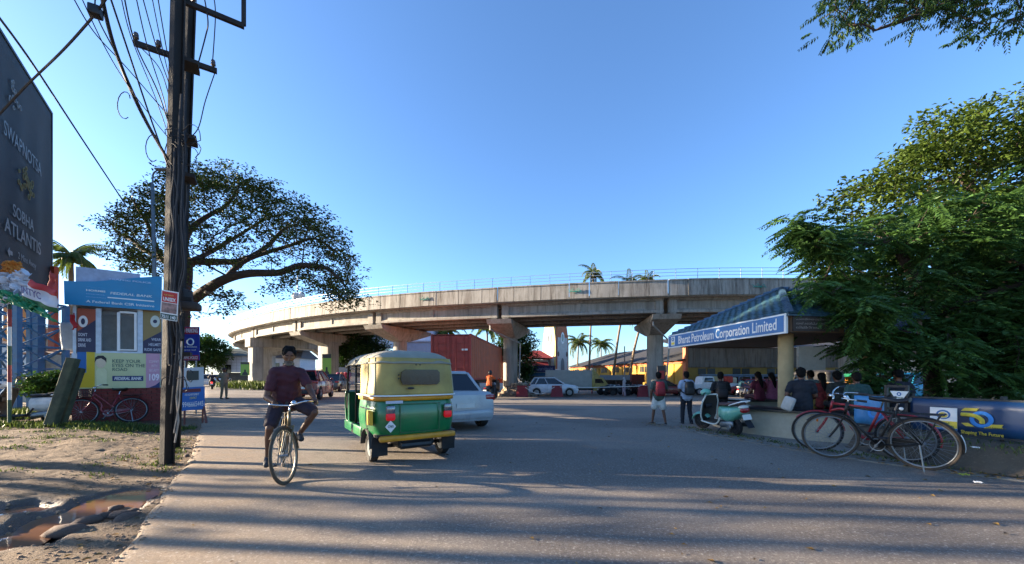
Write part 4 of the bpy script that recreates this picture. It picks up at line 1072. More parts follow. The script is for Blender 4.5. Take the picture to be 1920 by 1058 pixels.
# small shop behind the tower
sp = thing('small_shop', 'low shop with orange panels and rusty sheet awning behind the steel tower', 'shop', P(60, 745, 19), world=True)
mb = MB(); a = P(-60, 745, 20); b = P(125, 745, 20); mb.box(((a.x+b.x)/2, 22, 1.9), (b.x-a.x, 3.5, 3.9)); mb.build('wall', M('a9a49a', .8, dirt=.3), sp)
ORW = M('c4741c', .6, dirt=.15)
for p0, p1, y0, y1, m_ in ((8, 34, 560, 640, ORW), (38, 70, 568, 640, ORW), (92, 104, 500, 660, M('a8482c', .6)), (5, 70, 648, 702, M('b9bcc0', .6))):
    A = P(p0, y1, 19.9); B = P(p1, y0, 19.9); mb = MB(); mb.box(((A.x+B.x)/2, 19.95, (A.z+B.z)/2), (B.x-A.x, .2, B.z-A.z)); mb.build('panel', m_, sp)
for p0, p1, m_ in ((88, 97, flat('cfd0d2')), (99, 108, flat('5a6fae')), (110, 118, flat('c9ccd4')), (118, 124, flat('6a7db4'))):
    A = P(p0, 722, 18.9); B = P(p1, 668, 18.9); mb = MB(); mb.box(((A.x+B.x)/2, 19.9, (A.z+B.z)/2), (B.x-A.x, .16, B.z-A.z)); mb.build('shutter', m_, sp)
A = P(78, 660, 18.2); B = P(142, 668, 17.2); mb = MB(); mb.hexa([(A.x, 17, A.z-.2), (B.x, 17, A.z-.2), (B.x, 20, A.z+.25), (A.x, 20, A.z+.25), (A.x, 17, A.z-.14), (B.x, 17, A.z-.14), (B.x, 20, A.z+.31), (A.x, 20, A.z+.31)]); mb.build('awning', M('5e3a2c', .8, 0, .3, 4, .2), sp)

# ---- striped flag pole, party flags and bunting
fp = thing('flag_pole', 'thin pole painted in red white and green bands at the left edge', 'flag pole', P(18, 800, 9.2), world=True)
cols = [flat('2c4a34'), flat('c8c6c0'), flat('8a2a22'), flat('2c4a34'), flat('c8c6c0'), flat('8a2a22'), flat('2f4a38')]
yb = [800, 750, 717, 685, 649, 613, 580, 545]
for q in range(7):
    mb = MB(); mb.cyl(P(18, yb[q], 9.2), P(18, yb[q+1], 9.2), .034, .034, 10); mb.build('band', cols[q], fp, smooth=SM)
def V(*a): return Vector(a)
def cloth(name, label, pts, cs, seed, amp=.05, parent=None, crump=0):      # quad cloth from 4 pixel corners with ripples; cs = stripes from the top
    a, b, c, d = [P(*p) for p in pts]; rr = random.Random(seed); ph = rr.random()*6
    def f(u, v):
        p = a.lerp(b, u).lerp(d.lerp(c, u), v); return p+Vector((0, amp*sin(u*9+v*4+ph)+amp*.6*sin(v*11+ph*2), amp*.4*sin(u*12+ph)))
    mb = MB(); n = 18; base_i = 0
    if crump:
        n = 34; g = f
        def f(u, v):
            p = g(u, v); q = V(u*11, v*9, seed); return p+V(mnoise.noise(q)*.09*crump, mnoise.noise(q+V(9, 0, 0))*.16*crump, mnoise.noise(q+V(0, 9, 0))*.12*crump-.10*crump*(v > .9)*abs(mnoise.noise(V(u*30, 0, seed))))
    mb.grid(f, n, n)
    mb.m = [min(len(cs)-1, int((i//n)/n*len(cs))) for i in range(n*n)]
    o = mb.build(name, cs, smooth=not crump); o.modifiers.new('s', 'SOLIDIFY').thickness = .004
    return tag(o, label, 'flag') if label else o
FR_, FW_, FG_ = M('a3262a', .8, 0, .12, 6, .1), M('b9bcc4', .8, 0, .1, 6, .1), M('1f5a34', .8, 0, .12, 6, .1)
fl = cloth('party_flag', 'red white and green party flag with letters flying beside the booth', [(54, 524, 8.8), (110, 545, 8.7), (106, 588, 8.7), (44, 565, 8.8)], [FR_, FW_, FW_, FG_], 3, .03)
ff = Fr(P(48, 556, 8.74), P(106, 578, 8.64)-P(48, 556, 8.74), Vector((-.1, 0, 1))); ff.o = ff.o+ff.n*.05
WOFF[fl.name] = (0, 0, 0); text('INTYC', ff, .02, .08, .16, flat('2a2a6a'), fl, w=.55, bold=.02, c=.02)
cloth('bunting_cloth', 'bundle of white plastic bunting above the flags at the left edge', [(-10, 512, 9.0), (50, 508, 9.0), (60, 560, 8.9), (-10, 570, 9)], [FW_], 5, .03, crump=1.2)
cloth('bunting_cloth', 'green plastic bunting strip sagging under the white bunting', [(-10, 540, 8.9), (60, 562, 8.8), (108, 602, 8.7), (-10, 556, 8.9)], [M('1f7a50', .6, 0, .2, 6, .1)], 6, .02, crump=.7)
cloth('bunting_cloth', 'orange cloth knot on top of the white bunting', [(12, 490, 9.1), (40, 494, 9.1), (44, 520, 9), (8, 516, 9.1)], [M('b8742a', .8)], 7, .03, crump=1)
cloth('party_flag', 'plain red cloth flag hanging before the palm at the left', [(92, 507, 12), (108, 520, 12), (106, 548, 12), (93, 545, 12)], [M('9a3a36', .8)], 8, .03)

# ---- utility poles, cross arms, wires
POLEM = M('1d1815', .8, .1, .35, 6, .25, 30, dirt=.12)
up = thing('utility_pole', 'pair of dark steel poles tied together carrying cross arms and tangled cables', 'utility pole', P(316, 865, 6.0), world=True)
def ibeam(a, b, w_, h_, t, name, par):
    a, b = Vector(a), Vector(b); ax = (b-a).normalized(); u = Vector((1, -.25, 0)); u = (u-ax*u.dot(ax)).normalized(); v = ax.cross(u)
    f3 = Matrix((u, v, ax)).transposed(); L = (b-a).length; mb = MB(); c = (a+b)/2
    mb.box(c+v*(h_/2-t/2), (w_, t, L), M=f3); mb.box(c-v*(h_/2-t/2), (w_, t, L), M=f3); mb.box(c, (t, h_-2*t, L), M=f3); return mb.build(name, POLEM, par)
ibeam(P(313, 868, 6.0)-Vector((0, 0, .1)), P(337, -130, 6.0), .10, .155, .024, 'pole', up)
ibeam(P(328, 836, 7.3)-Vector((0, 0, .1)), P(361, -100, 6.45), .09, .13, .024, 'pole', up)
INS = M('3a241c', .3, coat=.3)
def arm(a, b, par, ends):
    mb = MB(); a, b = Vector(a), Vector(b); ax = (b-a).normalized(); u = Vector((0, 0, 1)); v = ax.cross(u)
    f3 = Matrix((ax, v, u)).transposed(); mb.box((a+b)/2, ((b-a).length, .06, .075), M=f3); o = mb.build('cross_arm', POLEM, par)
    for e in ends:
        p = a.lerp(b, e); mb = MB(); mb.lathe([(.0, 0), (.02, 0), (.02, .03), (.036, .04), (.034, .07), (.02, .08), (.034, .09), (.026, .125), (0, .13)], p+Vector((0, 0, .04)), 10)
        mb.v = [(x-WOFF[par.name][0], y-WOFF[par.name][1], z-WOFF[par.name][2]) for x, y, z in mb.v]; mb.build('insulator', INS, o, smooth=True, off=(0, 0, 0))
arm(P(250, 80, 5.9), P(407, 134, 6.5), up, (.03, .28, .45, .95))
arm(P(318, -8, 6.05), P(458, 50, 6.6), up, (.3,))
mb = MB(); mb.box((P(457, 48, 6.6)+P(457, -60, 6.6))/2, (.05, .05, abs(P(457, 48, 6.6).z-P(457, -60, 6.6).z))); mb.build('arm_bracket', POLEM, up)
mb = MB()
for yy_ in (118, 258, 330, 560, 662): 
    a = P(327-(yy_-330)*.024, yy_, 5.93); b_ = P(356-(yy_-330)*.03, yy_+4, 6.45); mb = MB(); mb.box((a+b_)/2, (.34, .3, .06), rz=.6); mb.build('pole_clamp', POLEM, up)
mb = MB(); q = P(356, 575, 6.1); mb.rbox(q, (.26, .3, .12), .03, 2, rz=.5); mb.rbox(P(345, 560, 6.2), (.16, .2, .3), .03); mb.build('junction_box', M('241f1d', .7), up, smooth=SM)
CAB = M('17161a', .7); CABG = M('5d6068', .7)
def cable(name, pts, r, m=CAB, parent=None, n=5):
    mb = MB(); mb.tube(catmull([P(*p) for p in pts], 8), r, n); return mb.build(name, m, parent)
# loose cable runs down the poles
rc = random.Random(5); mb = MB()
for q in range(16):
    x0 = rc.uniform(322, 350); y0 = rc.uniform(140, 420); y1 = rc.uniform(560, 800); pts = []
    for i in range(9):
        t = i/8; pts.append(P(x0-(y0+(y1-y0)*t-300)*.028+rc.uniform(-5, 5), y0+(y1-y0)*t, 5.82 if q % 2 else 6.3))
    mb.tube(catmull(pts, 4), rc.choice((.008, .012, .018)), 5)
mb.build('cable_runs', CAB, up)['kind'] = 'stuff'
mb = MB()
for q in range(22):
    c = P(rc.uniform(318, 358), rc.choice((rc.uniform(250, 340), rc.uniform(540, 730))), 5.85); ax = Vector((rc.uniform(-.4, .4), 1, rc.uniform(-.4, .4)))
    rr = rc.uniform(.05, .17); u = ax.orthogonal().normalized(); v = ax.normalized().cross(u); ph = rc.random()*6
    mb.tube([c+(u*cos(a+ph)*rr+v*sin(a+ph)*rr*rc.uniform(.7, 1.3)) for a in [k*.55 for k in range(10)]], .006, 4)
mb.build('cable_loops', CAB, up)['kind'] = 'stuff'
mb = MB(); mb.tube([P(x, y, 5.85) for x, y in ((341, 640), (338, 690), (331, 745), (335, 790), (328, 830))], .014, 5); mb.tube([P(x, y, 5.84) for x, y in ((333, 650), (340, 700), (336, 760), (326, 812))], .01, 5); mb.build('pale_conduit', M('8f8478', .7), up)
W_ = [([(188, -20, 4.6), (215, 90, 5), (262, 205, 5.5), (316, 302, 5.9)], .022, 'thick twisted cable bundle slanting down to the poles from the upper left'),
      ([(180, -15, 4.7), (182, 30, 4.8), (222, 110, 5.1), (270, 215, 5.5), (318, 308, 5.9)], .008, 'thin cable beside the thick bundle, hanging lower'),
      ([(232, -10, 4.9), (253, 80, 5.4), (295, 170, 5.7), (320, 245, 5.95)], .009, 'wire passing the left end of the lower cross arm'),
      ([(254, -10, 5.0), (277, 90, 5.5), (308, 190, 5.8), (322, 270, 5.95)], .007, 'second wire right of the one passing the arm end'),
      ([(266, -10, 5.0), (292, 84, 5.6), (318, 160, 5.9)], .007, 'third wire crossing the lower cross arm near its first insulator'),
      ([(295, -10, 5.2), (312, 90, 5.7), (324, 150, 5.9)], .007, 'wire just left of the poles at the top'),
      ([(134, -10, 4.5), (176, 60, 4.8), (240, 130, 5.3), (318, 220, 5.95)], .007, 'outermost thin wire falling to the poles from the upper left'),
      ([(-10, 22, 5), (60, 118, 6.2), (150, 255, 8.5), (236, 385, 11)], .016, 'long dark cable crossing before the hoarding down into the tree'),
      ([(-10, 224, 6), (50, 160, 5.6), (120, 92, 5.1), (180, 24, 4.7), (205, -14, 4.5)], .014, 'cable rising across the hoarding to the junction box'),
      ([(400, -10, 6.3), (404, 30, 6.4), (398, 125, 6.5)], .008, 'short drop wire right of the poles'),
      ([(382, -10, 6.3), (390, 40, 6.3), (385, 70, 6.4), (366, 140, 6.4)], .01, 'bent jumper wire between the two cross arms')]
W_ += [([(226, -10, 4.9), (246, 70, 5.3), (290, 180, 5.7), (319, 262, 5.95)], .006, 'thin wire close beside the arm end wire'),
      ([(284, -10, 5.1), (300, 70, 5.6), (316, 140, 5.9)], .006, 'thin wire between the third wire and the poles'),
      ([(205, -10, 4.7), (240, 95, 5.2), (280, 215, 5.6), (318, 320, 5.95)], .011, 'dark cable just right of the thick bundle'),
      ([(150, -10, 4.5), (200, 95, 4.9), (250, 175, 5.3), (318, 262, 5.95)], .006, 'thin wire under the outermost one'),
      ([(404, 134, 6.5), (385, 190, 6.4), (372, 240, 6.3), (352, 262, 6.2)], .008, 'sagging wire from the right end of the lower arm back to the poles'),
      ([(258, 84, 5.9), (300, 130, 6.0), (322, 200, 6.0)], .007, 'jumper wire from the left insulator down to the poles')]
for pts, r_, lab in W_: tag(cable('overhead_wire', pts, r_), lab, 'wire', 'overhead wires at the utility pole')
mb = MB(); mb.rbox(P(179, 22, 4.68), (.12, .12, .12), .02, 2, rz=.5); tag(mb.build('cable_box', BLACK, smooth=SM), 'small black junction box hung in the cables at the upper left', 'junction box')
mb = MB()
for c_, k in (((232, 185), 6), ((285, 265), 8)):
    p = P(*c_, 5.4); mb.tube([p+Vector((.09*cos(a), 0, .14*sin(a)-.03*a)) for a in [i*.5 for i in range(12)]], .006, 4)
mb.build('slack_loops', CAB, up)['kind'] = 'stuff'
# flyer on the pole
A = P(300, 598, 5.7); B = P(332, 603, 5.75); fr = Fr(A, B-A, P(303, 543, 5.7)-A)
ps = thing('pole_flyer', 'small red and white flyer fixed on the utility pole', 'flyer', A, world=True); wd = (B-A).length; hh = (P(303, 543, 5.7)-A).length
mb = MB(); panel(mb, fr, 0, 0, wd, hh, -.006, 0); mb.build('sheet', SIGNW, ps)
mb = MB(); panel(mb, fr, .012, hh*.60, wd-.012, hh*.96, .001, .003); mb.build('red_band', flat('b0241f'), ps)
mb = MB(); panel(mb, fr, .012, hh*.24, wd-.012, hh*.58, .001, .003); mb.build('picture', M('8a6a62', .5, 0, .7, 14, 0), ps)
mb = MB(); panel(mb, fr, .005, .01, wd-.005, hh*.2, .001, .003); mb.build('green_band', flat('24423a'), ps)
text('UNISEX', fr, .03, hh*.64, .055, SIGNW, ps, w=wd-.06, bold=.02, c=.004); text('7511 140', fr, .02, hh*.045, .05, SIGNW, ps, w=wd-.04, bold=.02, c=.004); text('FOR GENTS', fr, .04, hh*.82, .022, flat('e0b060'), ps, w=wd-.1, c=.004)
# no-parking board and blue phone board
A = P(338, 676, 12.2); fr = Fr(A, P(373, 676, 12.2)-A); wd = P(373, 676, 12.2).x-A.x; hh = P(0, 613, 12.2).z-A.z
ns = thing('parking_board', 'blue and red no parking board of the traffic police beyond the poles', 'sign', P(345, 780, 12.2), world=True)
mb = MB(); panel(mb, fr, 0, 0, wd, hh, -.03, 0); mb.build('board', flat('1c2f86'), ns)
mb = MB(); panel(mb, fr, .01, hh*.78, wd-.01, hh-.01, .001, .006); panel(mb, fr, .01, .01, wd-.01, hh*.16, .001, .006); mb.build('red_bands', flat('a31f30'), ns)
text('NO PARKING', fr, .03, hh*.82, hh*.13, SIGNW, ns, w=wd-.06, bold=.01, c=.007); text('TRAFFIC POLICE', fr, .03, hh*.035, hh*.09, SIGNW, ns, w=wd-.06, bold=.01, c=.007)
mb = MB(); mb.torus(fr(wd*.55, hh*.55, .006), fr.n, .1, .022, 20, 4); mb.build('ring_mark', SIGNW, ns); text('Eye Institute', fr, .06, hh*.38, hh*.06, SIGNW, ns, w=wd-.12, c=.003); text('service road', fr, .1, hh*.29, hh*.045, SIGNW, ns, w=wd-.2, c=.003)
mb = MB()
for x_ in (.12, wd-.12): mb.cyl(fr(x_, -1.7, -.04), fr(x_, hh, -.04), .022, .022, 8)
mb.build('posts', STEEL, ns)
A = P(340, 771, 9.6); fr = Fr(A, P(384, 767, 9.9)-A); wd = (P(384, 767, 9.9)-A).length; hh = P(340, 690, 9.6).z-A.z
bs_ = thing('phone_board', 'standing blue board with a phone number beside the road edge', 'sign', P(360, 790, 9.7), world=True)
mb = MB(); panel(mb, fr, 0, 0, wd, hh*.54, -.02, 0); mb.build('board', flat('15589c'), bs_)
mb = MB(); panel(mb, fr, .05, hh*.54, wd-.02, hh, -.025, -.005); mb.build('poster', flat('a9adb0'), bs_)
mb = MB(); panel(mb, fr, .1, hh*.7, wd-.12, hh*.92, -.004, .001); mb.build('poster_picture', flat('2e322c'), bs_)
mb = MB(); panel(mb, fr, .02, hh*.42, wd-.08, hh*.5, .001, .005); mb.build('red_band', flat('5a1f2c'), bs_)
text('9946665445', fr, .02, hh*.08, hh*.12, SIGNW, bs_, w=wd-.05, bold=.0, c=.004); text('CONTACT', fr, wd*.35, hh*.26, hh*.05, flat('d8c860'), bs_, w=wd*.3, c=.004); text('FOR ADVERTISEMENT', fr, wd*.15, hh*.34, hh*.05, SIGNW, bs_, w=wd*.6, c=.004)
mb = MB()
for x_ in (.06, wd-.04): mb.cyl(fr(x_, -.35, -.05), fr(x_, hh, -.03), .02, .02, 6)
mb.cyl(fr(wd-.02, .1, -.03), P(387, 793, 9.8), .02, .03, 6); mb.build('legs', M('6a3a30', .7), bs_)
# slim grey lamp post in the tree
lp = thing('lamp_post', 'slim grey lamp post standing before the rain tree', 'lamp post', P(292, 745, 16), world=True)
mb = MB(); mb.cyl(P(294, 750, 16), P(286, 345, 16), .09, .06, 10); mb.build('post', M('6b747a', .5, .4), lp, smooth=True)
mb = MB(); mb.tube(catmull([P(286, 345, 16), P(288, 325, 16), P(300, 318, 15.6)], 6), .03, 6); mb.rbox(P(304, 318, 15.5), (.5, .2, .08), .03); mb.build('lamp_arm', M('6b747a', .5, .4), lp)
# grass and weeds
def grass(name, label, spots, seed, h0, h1, mat=LEAF_GRASS):
    rg = np.random.default_rng(seed); pos, ax, L = [], [], []
    for (x, y, sx, sy, n, s) in spots:
        for _ in range(n):
            a, b = x+rg.normal()*sx, y+rg.normal()*sy
            z = verge_z(a, b)[0] if (y < 12 and a < ledge_x(b)) else gz(a, b)
            if y < 12.4 and -13 < a and a > ledge_x(b)-.08 and x < 0: continue
            pos.append((a, b, z-.01)); ax.append((rg.normal()*.35, rg.normal()*.35, 1)); L.append((h0+(h1-h0)*rg.random())*s)
    pos = np.array(pos); L = np.array(L); n = len(pos)
    return tag(leafmesh(name, mat, pos, rnd_unit(rg, n), np.array(ax), L, .012+L*.06, rg.random(n), None, (0, 0, 0), .1), label, 'grass', kind='stuff')
sp_ = []
for px in range(0, 300, 14): sp_.append((*GP(px, 800, .1).xy, .35, .22, 300, 1.))
for px in range(150, 395, 12): sp_.append((*GP(px, 806-.05*(px-150), .1).xy, .2, .16, 170, .5))
for px in range(-20, 110, 12): sp_.append((*GP(px, 775, .1).xy, .5, .6, 420, 2.2))
grass('verge_grass', 'green grass and weeds along the foot of the booth and the left edge', sp_, 61, .05, .16)
rg = np.random.default_rng(9); sp_ = []
for _ in range(46):
    y = 5.2+4*rg.random(); x = ledge_x(y)-.3-4.5*rg.random(); sp_.append((x, y, .14, .08, 40, .45))
for _ in range(14):
    y = 5.6+2.5*rg.random(); sp_.append((ledge_x(y)-.25-.2*rg.random(), y, .08, .1, 45, .5))
grass('verge_tufts', 'sparse grass tufts growing on the dirt verge around the poles', sp_, 62, .05, .14)
# ------------------------------------------------------------------ vehicles  (local axes: x forward, y left, z up)
def V(*a): return Vector(a)
def wheel_parts(par, c, r, tw, rim_m=STEEL, tyre_m=RUBBER, spokes=0, T=None, disc=True, name='wheel'):
    """road wheel: tyre > rim (> hub cap)"""
    mb = MB(); mb.T = T; c = Vector(c)
    prof = [(r*.62, -tw*.42), (r*.72, -tw*.5), (r*.93, -tw*.5), (r, -tw*.3), (r, tw*.3), (r*.93, tw*.5), (r*.72, tw*.5), (r*.62, tw*.42)]
    n = 28
    for q, z in prof: mb.v += [tuple((T or Matrix.Identity(4)) @ (c+V(q*cos(2*pi*j/n), z, q*sin(2*pi*j/n)))) for j in range(n)]
    k = len(prof)
    for i in range(k):
        for j in range(n): mb.f.append((i*n+j, ((i+1) % k)*n+j, ((i+1) % k)*n+(j+1) % n, i*n+(j+1) % n))
    mb.m = [0]*len(mb.f)
    w_ = mb.build(name, tyre_m, par, smooth=SM)
    mb = MB(); mb.T = T
    if disc:
        for s in (-1, 1):
            mb.cyl(c+V(0, s*tw*.15, 0), c+V(0, s*tw*.40, 0), r*.64, r*.60, 20)
            mb.cyl(c+V(0, s*tw*.40, 0), c+V(0, s*tw*.47, 0), r*.2, r*.16, 12)
            for q in range(spokes):
                a = 2*pi*q/spokes; mb.cyl(c+V(r*.15*cos(a), s*tw*.43, r*.15*sin(a)), c+V(r*.6*cos(a), s*tw*.43, r*.6*sin(a)), r*.07, r*.06, 5)
    mb.build('rim', rim_m, w_, smooth=SM); return w_

# ---- bicycle
def bicycle(name, label, rear, front, frame_m, style='gents', lean=0, steer=0, basket=False, group=None, Rw=.355, guard_m=None, tyre_m=RUBBER, rim_m=STEEL, extra=None):
    rear = Vector(rear); front = Vector(front); dv = front-rear; wb = hypot(dv.x, dv.y); hd = atan2(dv.y, dv.x)
    mid = (rear+front)/2
    b = thing(name, label, 'bicycle', mid, hd, group); b.rotation_euler = (lean, -atan2(dv.z, wb), hd)
    h = wb/2; s = Rw/.355; guard_m = guard_m or frame_m
    RH, FH = V(-h, 0, Rw), V(h, 0, Rw); BB = V(-h+.46*s, 0, .285*s); SE = V(-h+.25*s, 0, .80*s); HT = V(h-.24*s, 0, .86*s); HB_ = V(h-.205*s, 0, .72*s)
    ax = (HT-HB_).normalized(); T = Matrix.Translation(HB_) @ Matrix.Rotation(steer, 4, ax) @ Matrix.Translation(-HB_)
    def wheel(c, T, nm):
        mb = MB(); mb.T = T; mb.torus(c, (0, 1, 0), Rw-.018*s, .018*s, 44, 8); w_ = mb.build(nm, tyre_m, b, smooth=True)
        mb = MB(); mb.T = T; mb.torus(c, (0, 1, 0), Rw-.042*s, .011*s, 44, 6, flat=1.3); mb.build('rim', rim_m, w_, smooth=True)
        mb = MB(); mb.T = T
        for q in range(32):
            a = 2*pi*q/32; o = .45*(1 if q % 2 else -1); y = .03*(1 if q % 4 < 2 else -1)
            mb.tube([c+V(.022*cos(a+o*2), y, .022*sin(a+o*2)), c+V((Rw-.045*s)*cos(a), 0, (Rw-.045*s)*sin(a))], .0016, 3, False)
        mb.build('spokes', STEEL, w_)
        mb = MB(); mb.T = T; mb.cyl(c+V(0, -.05, 0), c+V(0, .05, 0), .022, .022, 10); mb.build('hub', STEEL, w_)
    wheel(RH, None, 'rear_wheel'); wheel(FH, T, 'front_wheel')
    mb = MB(); r = .0155*s
    if style == 'gents':
        mb.tube([SE-V(0, 0, .05), HT-ax*.03], r, 8); mb.tube([BB, SE], r, 8); mb.tube([BB, HB_], r*1.1, 8)
    elif style == 'ladies':
        mb.tube(catmull([HB_+ax*.03, HB_+V(-.16, 0, -.17), BB+V(.12, 0, .08), BB], 6), r*1.25, 8); mb.tube(catmull([HT-ax*.02, HT+V(-.17, 0, -.2), SE+V(.1, 0, -.35), BB.lerp(SE, .4)], 6), r, 8); mb.tube([BB, SE], r, 8)
    else:   # suspension style red mountain frame
        mb.tube([SE-V(0, 0, .02), HT-ax*.02], r*1.3, 8); mb.tube(catmull([HB_, HB_+V(-.2, 0, .02), BB+V(.16, 0, .18), BB], 6), r*1.5, 8); mb.tube([BB, SE], r*1.2, 8)
    for y in (-.045, .045):
        mb.tube([BB+V(0, y*.5, 0), RH+V(0, y*1.2, 0)], r*.7, 6); mb.tube([SE+V(0, y*.4, -.06), RH+V(0, y*1.2, 0)], r*.65, 6)
    mb.tube([HB_-ax*.02, HT+ax*.02], r*1.3, 10); mb.build('frame', frame_m, b, smooth=True)
    mb = MB(); mb.T = T; cr = HB_-ax*.03
    for y in (-.05, .05): mb.tube(catmull([cr+V(0, y, 0), cr.lerp(FH, .6)+V(-.015, y, 0), FH+V(0, y, 0)], 5), r*.75, 6)
    mb.cyl(cr+V(0, -.06, 0), cr+V(0, .06, 0), r, r, 8); mb.build('fork', frame_m, b, smooth=True)
    mb = MB(); mb.T = T; st = HT+ax*.10*s; mb.cyl(HT, st, r*.8, r*.8, 8)
    if style == 'gents':
        for y in (-1, 1): mb.tube(catmull([st, st+V(.06, y*.12, .02), st+V(.05, y*.22, .04), st+V(-.1, y*.26, .02), st+V(-.2, y*.25, .0)], 6), .011, 8)
        grips = [(st+V(-.1, y*.26, .02), st+V(-.21, y*.25, -.002)) for y in (-1, 1)]
    else:
        for y in (-1, 1): mb.tube(catmull([st, st+V(.0, y*.1, .06), st+V(-.06, y*.2, .1), st+V(-.14, y*.29, .09)], 6), .011, 8)
        grips = [(st+V(-.08, y*.22, .098), st+V(-.15, y*.30, .088)) for y in (-1, 1)]
    hb_ = mb.build('handlebar', CHROME, b, smooth=True)
    for g0, g1 in grips:
        mb = MB(); mb.T = T; mb.cyl(g0, g1, .017, .017, 8); mb.build('grip', BLACK, hb_, smooth=SM)
    mb = MB(); mb.T = T; mb.lathe([(.0, .035), (.02, .03), (.032, .012), (.033, 0)], st+V(.03, .07, .03), 12); mb.build('bell', CHROME, hb_, smooth=True)
    sd = SE+V(-.03, 0, .10*s); mb = MB(); mb.cyl(SE, sd, .012, .012, 8); mb.build('seat_post', CHROME, b)
    mb = MB()
    def sad(u, v):
        a = 2*pi*u; t = v; x = -.13+.29*t; wd = .095*(1-ss(.25, .9, t)*.78); return sd+V(x, wd*cos(a), .045+.028*sin(a)*(1 if sin(a) > 0 else 1.3)-.02*sin(pi*t)+.01)
    mb.grid(sad, 16, 10); mb.add([sad(i/16, 0) for i in range(16)], [tuple(range(16))]); mb.add([sad(i/16, 1) for i in range(16)], [tuple(range(15, -1, -1))]); mb.build('saddle', M('1d1a19', .5, 0, .2, 9, .05), b, smooth=True)
    for c, a0, a1, tt, nm in ((RH, .35, 3.35, None, 'rear_mudguard'), (FH, .75, 3.1, T, 'front_mudguard')):
        mb = MB(); mb.T = tt; n = 20; rr = Rw+.016
        for i in range(n+1):
            a = a0+(a1-a0)*i/n; e = V(cos(a), 0, sin(a)); mb.v += [tuple((tt or Matrix.Identity(4)) @ (c+e*(rr-.012)+V(0, -.028, 0))), tuple((tt or Matrix.Identity(4)) @ (c+e*rr+V(0, -.018, 0))), tuple((tt or Matrix.Identity(4)) @ (c+e*rr+V(0, .018, 0))), tuple((tt or Matrix.Identity(4)) @ (c+e*(rr-.012)+V(0, .028, 0)))]
        for i in range(n):
            for j in range(3): mb.f.append((i*4+j, (i+1)*4+j, (i+1)*4+j+1, i*4+j+1))
        mb.m = [0]*len(mb.f); mb.build(nm, guard_m, b, smooth=True)
    mb = MB(); mb.torus(BB, (0, 1, 0), .085*s, .006, 24, 5); mb.cyl(BB+V(0, -.07, 0), BB+V(0, .07, 0), .02, .02, 10)
    ca = V(.10, 0, -.135)*s if extra != 'ride' else V(.0, 0, -.17)*s
    mb.tube([BB+V(0, -.075, 0), BB+ca+V(0, -.085, 0)], .009, 6); mb.tube([BB+V(0, .075, 0), BB-ca+V(0, .085, 0)], .009, 6); cr_ = mb.build('crank', STEEL, b, smooth=SM)
    for y, c in ((-1, BB+ca), (1, BB-ca)):
        mb = MB(); mb.rbox(c+V(0, y*.135, 0), (.09, .09, .025), .005, 1); mb.build('pedal', BLACK, cr_)
    mb = MB()
    for z in (-.075, .075): mb.tube([BB+V(0, -.045, z*s), RH+V(0, -.045, z*.45*s)], .004, 4)
    mb.build('chain', DSTEEL, b)
    if style == 'gents' or style == 'ladies':
        mb = MB(); mb.prism([(BB.x+.11, BB.z+.0), (BB.x+.06, BB.z+.1), (RH.x, RH.z+.05), (RH.x, RH.z-.03), (BB.x, BB.z-.07)], lambda u, v, t: V(u, -.055-t, v), .012); mb.build('chain_guard', guard_m, b)
        top = Rw*2+.055; mb = MB()
        for y in (-.06, -.02, .02, .06): mb.tube([V(-h+.2*s, y, top), V(-h-.22*s, y, top)], .006, 5)
        for y in (-.07, .07): mb.tube([V(-h-.18*s, y, top), RH+V(0, y, 0)], .006, 5); 
        for x in (.18, -.0, -.2): mb.tube([V(-h+x*s, -.065, top), V(-h+x*s, .065, top)], .006, 5)
        mb.build('rear_rack', DSTEEL, b)
    mb = MB(); mb.tube([RH+V(.02, .07, 0), V(-h-.02, .13, .01)], .01, 6); mb.build('stand', STEEL, b)
    if basket:
        mb = MB(); mb.T = T; c = st+V(.17, 0, -.10)
        for z in (-.1, -.05, 0, .05, .1):
            k = .8+.2*(z+.1)/.2; q = [c+V(-.1*k, -.15*k, z), c+V(.12*k, -.15*k, z), c+V(.12*k, .15*k, z), c+V(-.1*k, .15*k, z)]; mb.tube(q, .005, 4, closed=True)
        for i in range(24):
            a = i/24*4; e = [(-.1, -.15), (.12, -.15), (.12, .15), (-.1, .15), (-.1, -.15)]; j = int(a); f = a-j
            x, y = e[j][0]+(e[j+1][0]-e[j][0])*f, e[j][1]+(e[j+1][1]-e[j][1])*f; mb.tube([c+V(x*.8, y*.8, -.1), c+V(x, y, .1)], .003, 4)
        mb.box(c+V(.01, 0, -.1), (.17, .23, .008)); mb.build('basket', BLACK, b)
    if extra == 'reflector':
        mb = MB(); mb.rbox(FH+V(-.02, .03, .2), (.03, .02, .07), .006, 1); mb.build('reflector', AMBER, b)
    if extra == 'white_tail':
        mb = MB(); c = RH
        for i in range(6):
            a = 2.7+.12*i; e = V(cos(a), 0, sin(a)); mb.v += [tuple(c+e*(Rw+.022)+V(0, -.026, 0)), tuple(c+e*(Rw+.022)+V(0, .026, 0))]
        mb.f = [(i*2, i*2+1, i*2+3, i*2+2) for i in range(5)]; mb.m = [0]*5; mb.build('white_patch', SIGNW, b, smooth=True)
        mb = MB(); mb.ell(SE+V(-.07, .03, .03), .025, 8, 6); mb.build('reflector', SIGNW, b)
    b['wb'] = wb; return b, dict(BB=BB, SD=sd, grips=grips, T=T, ca=ca)

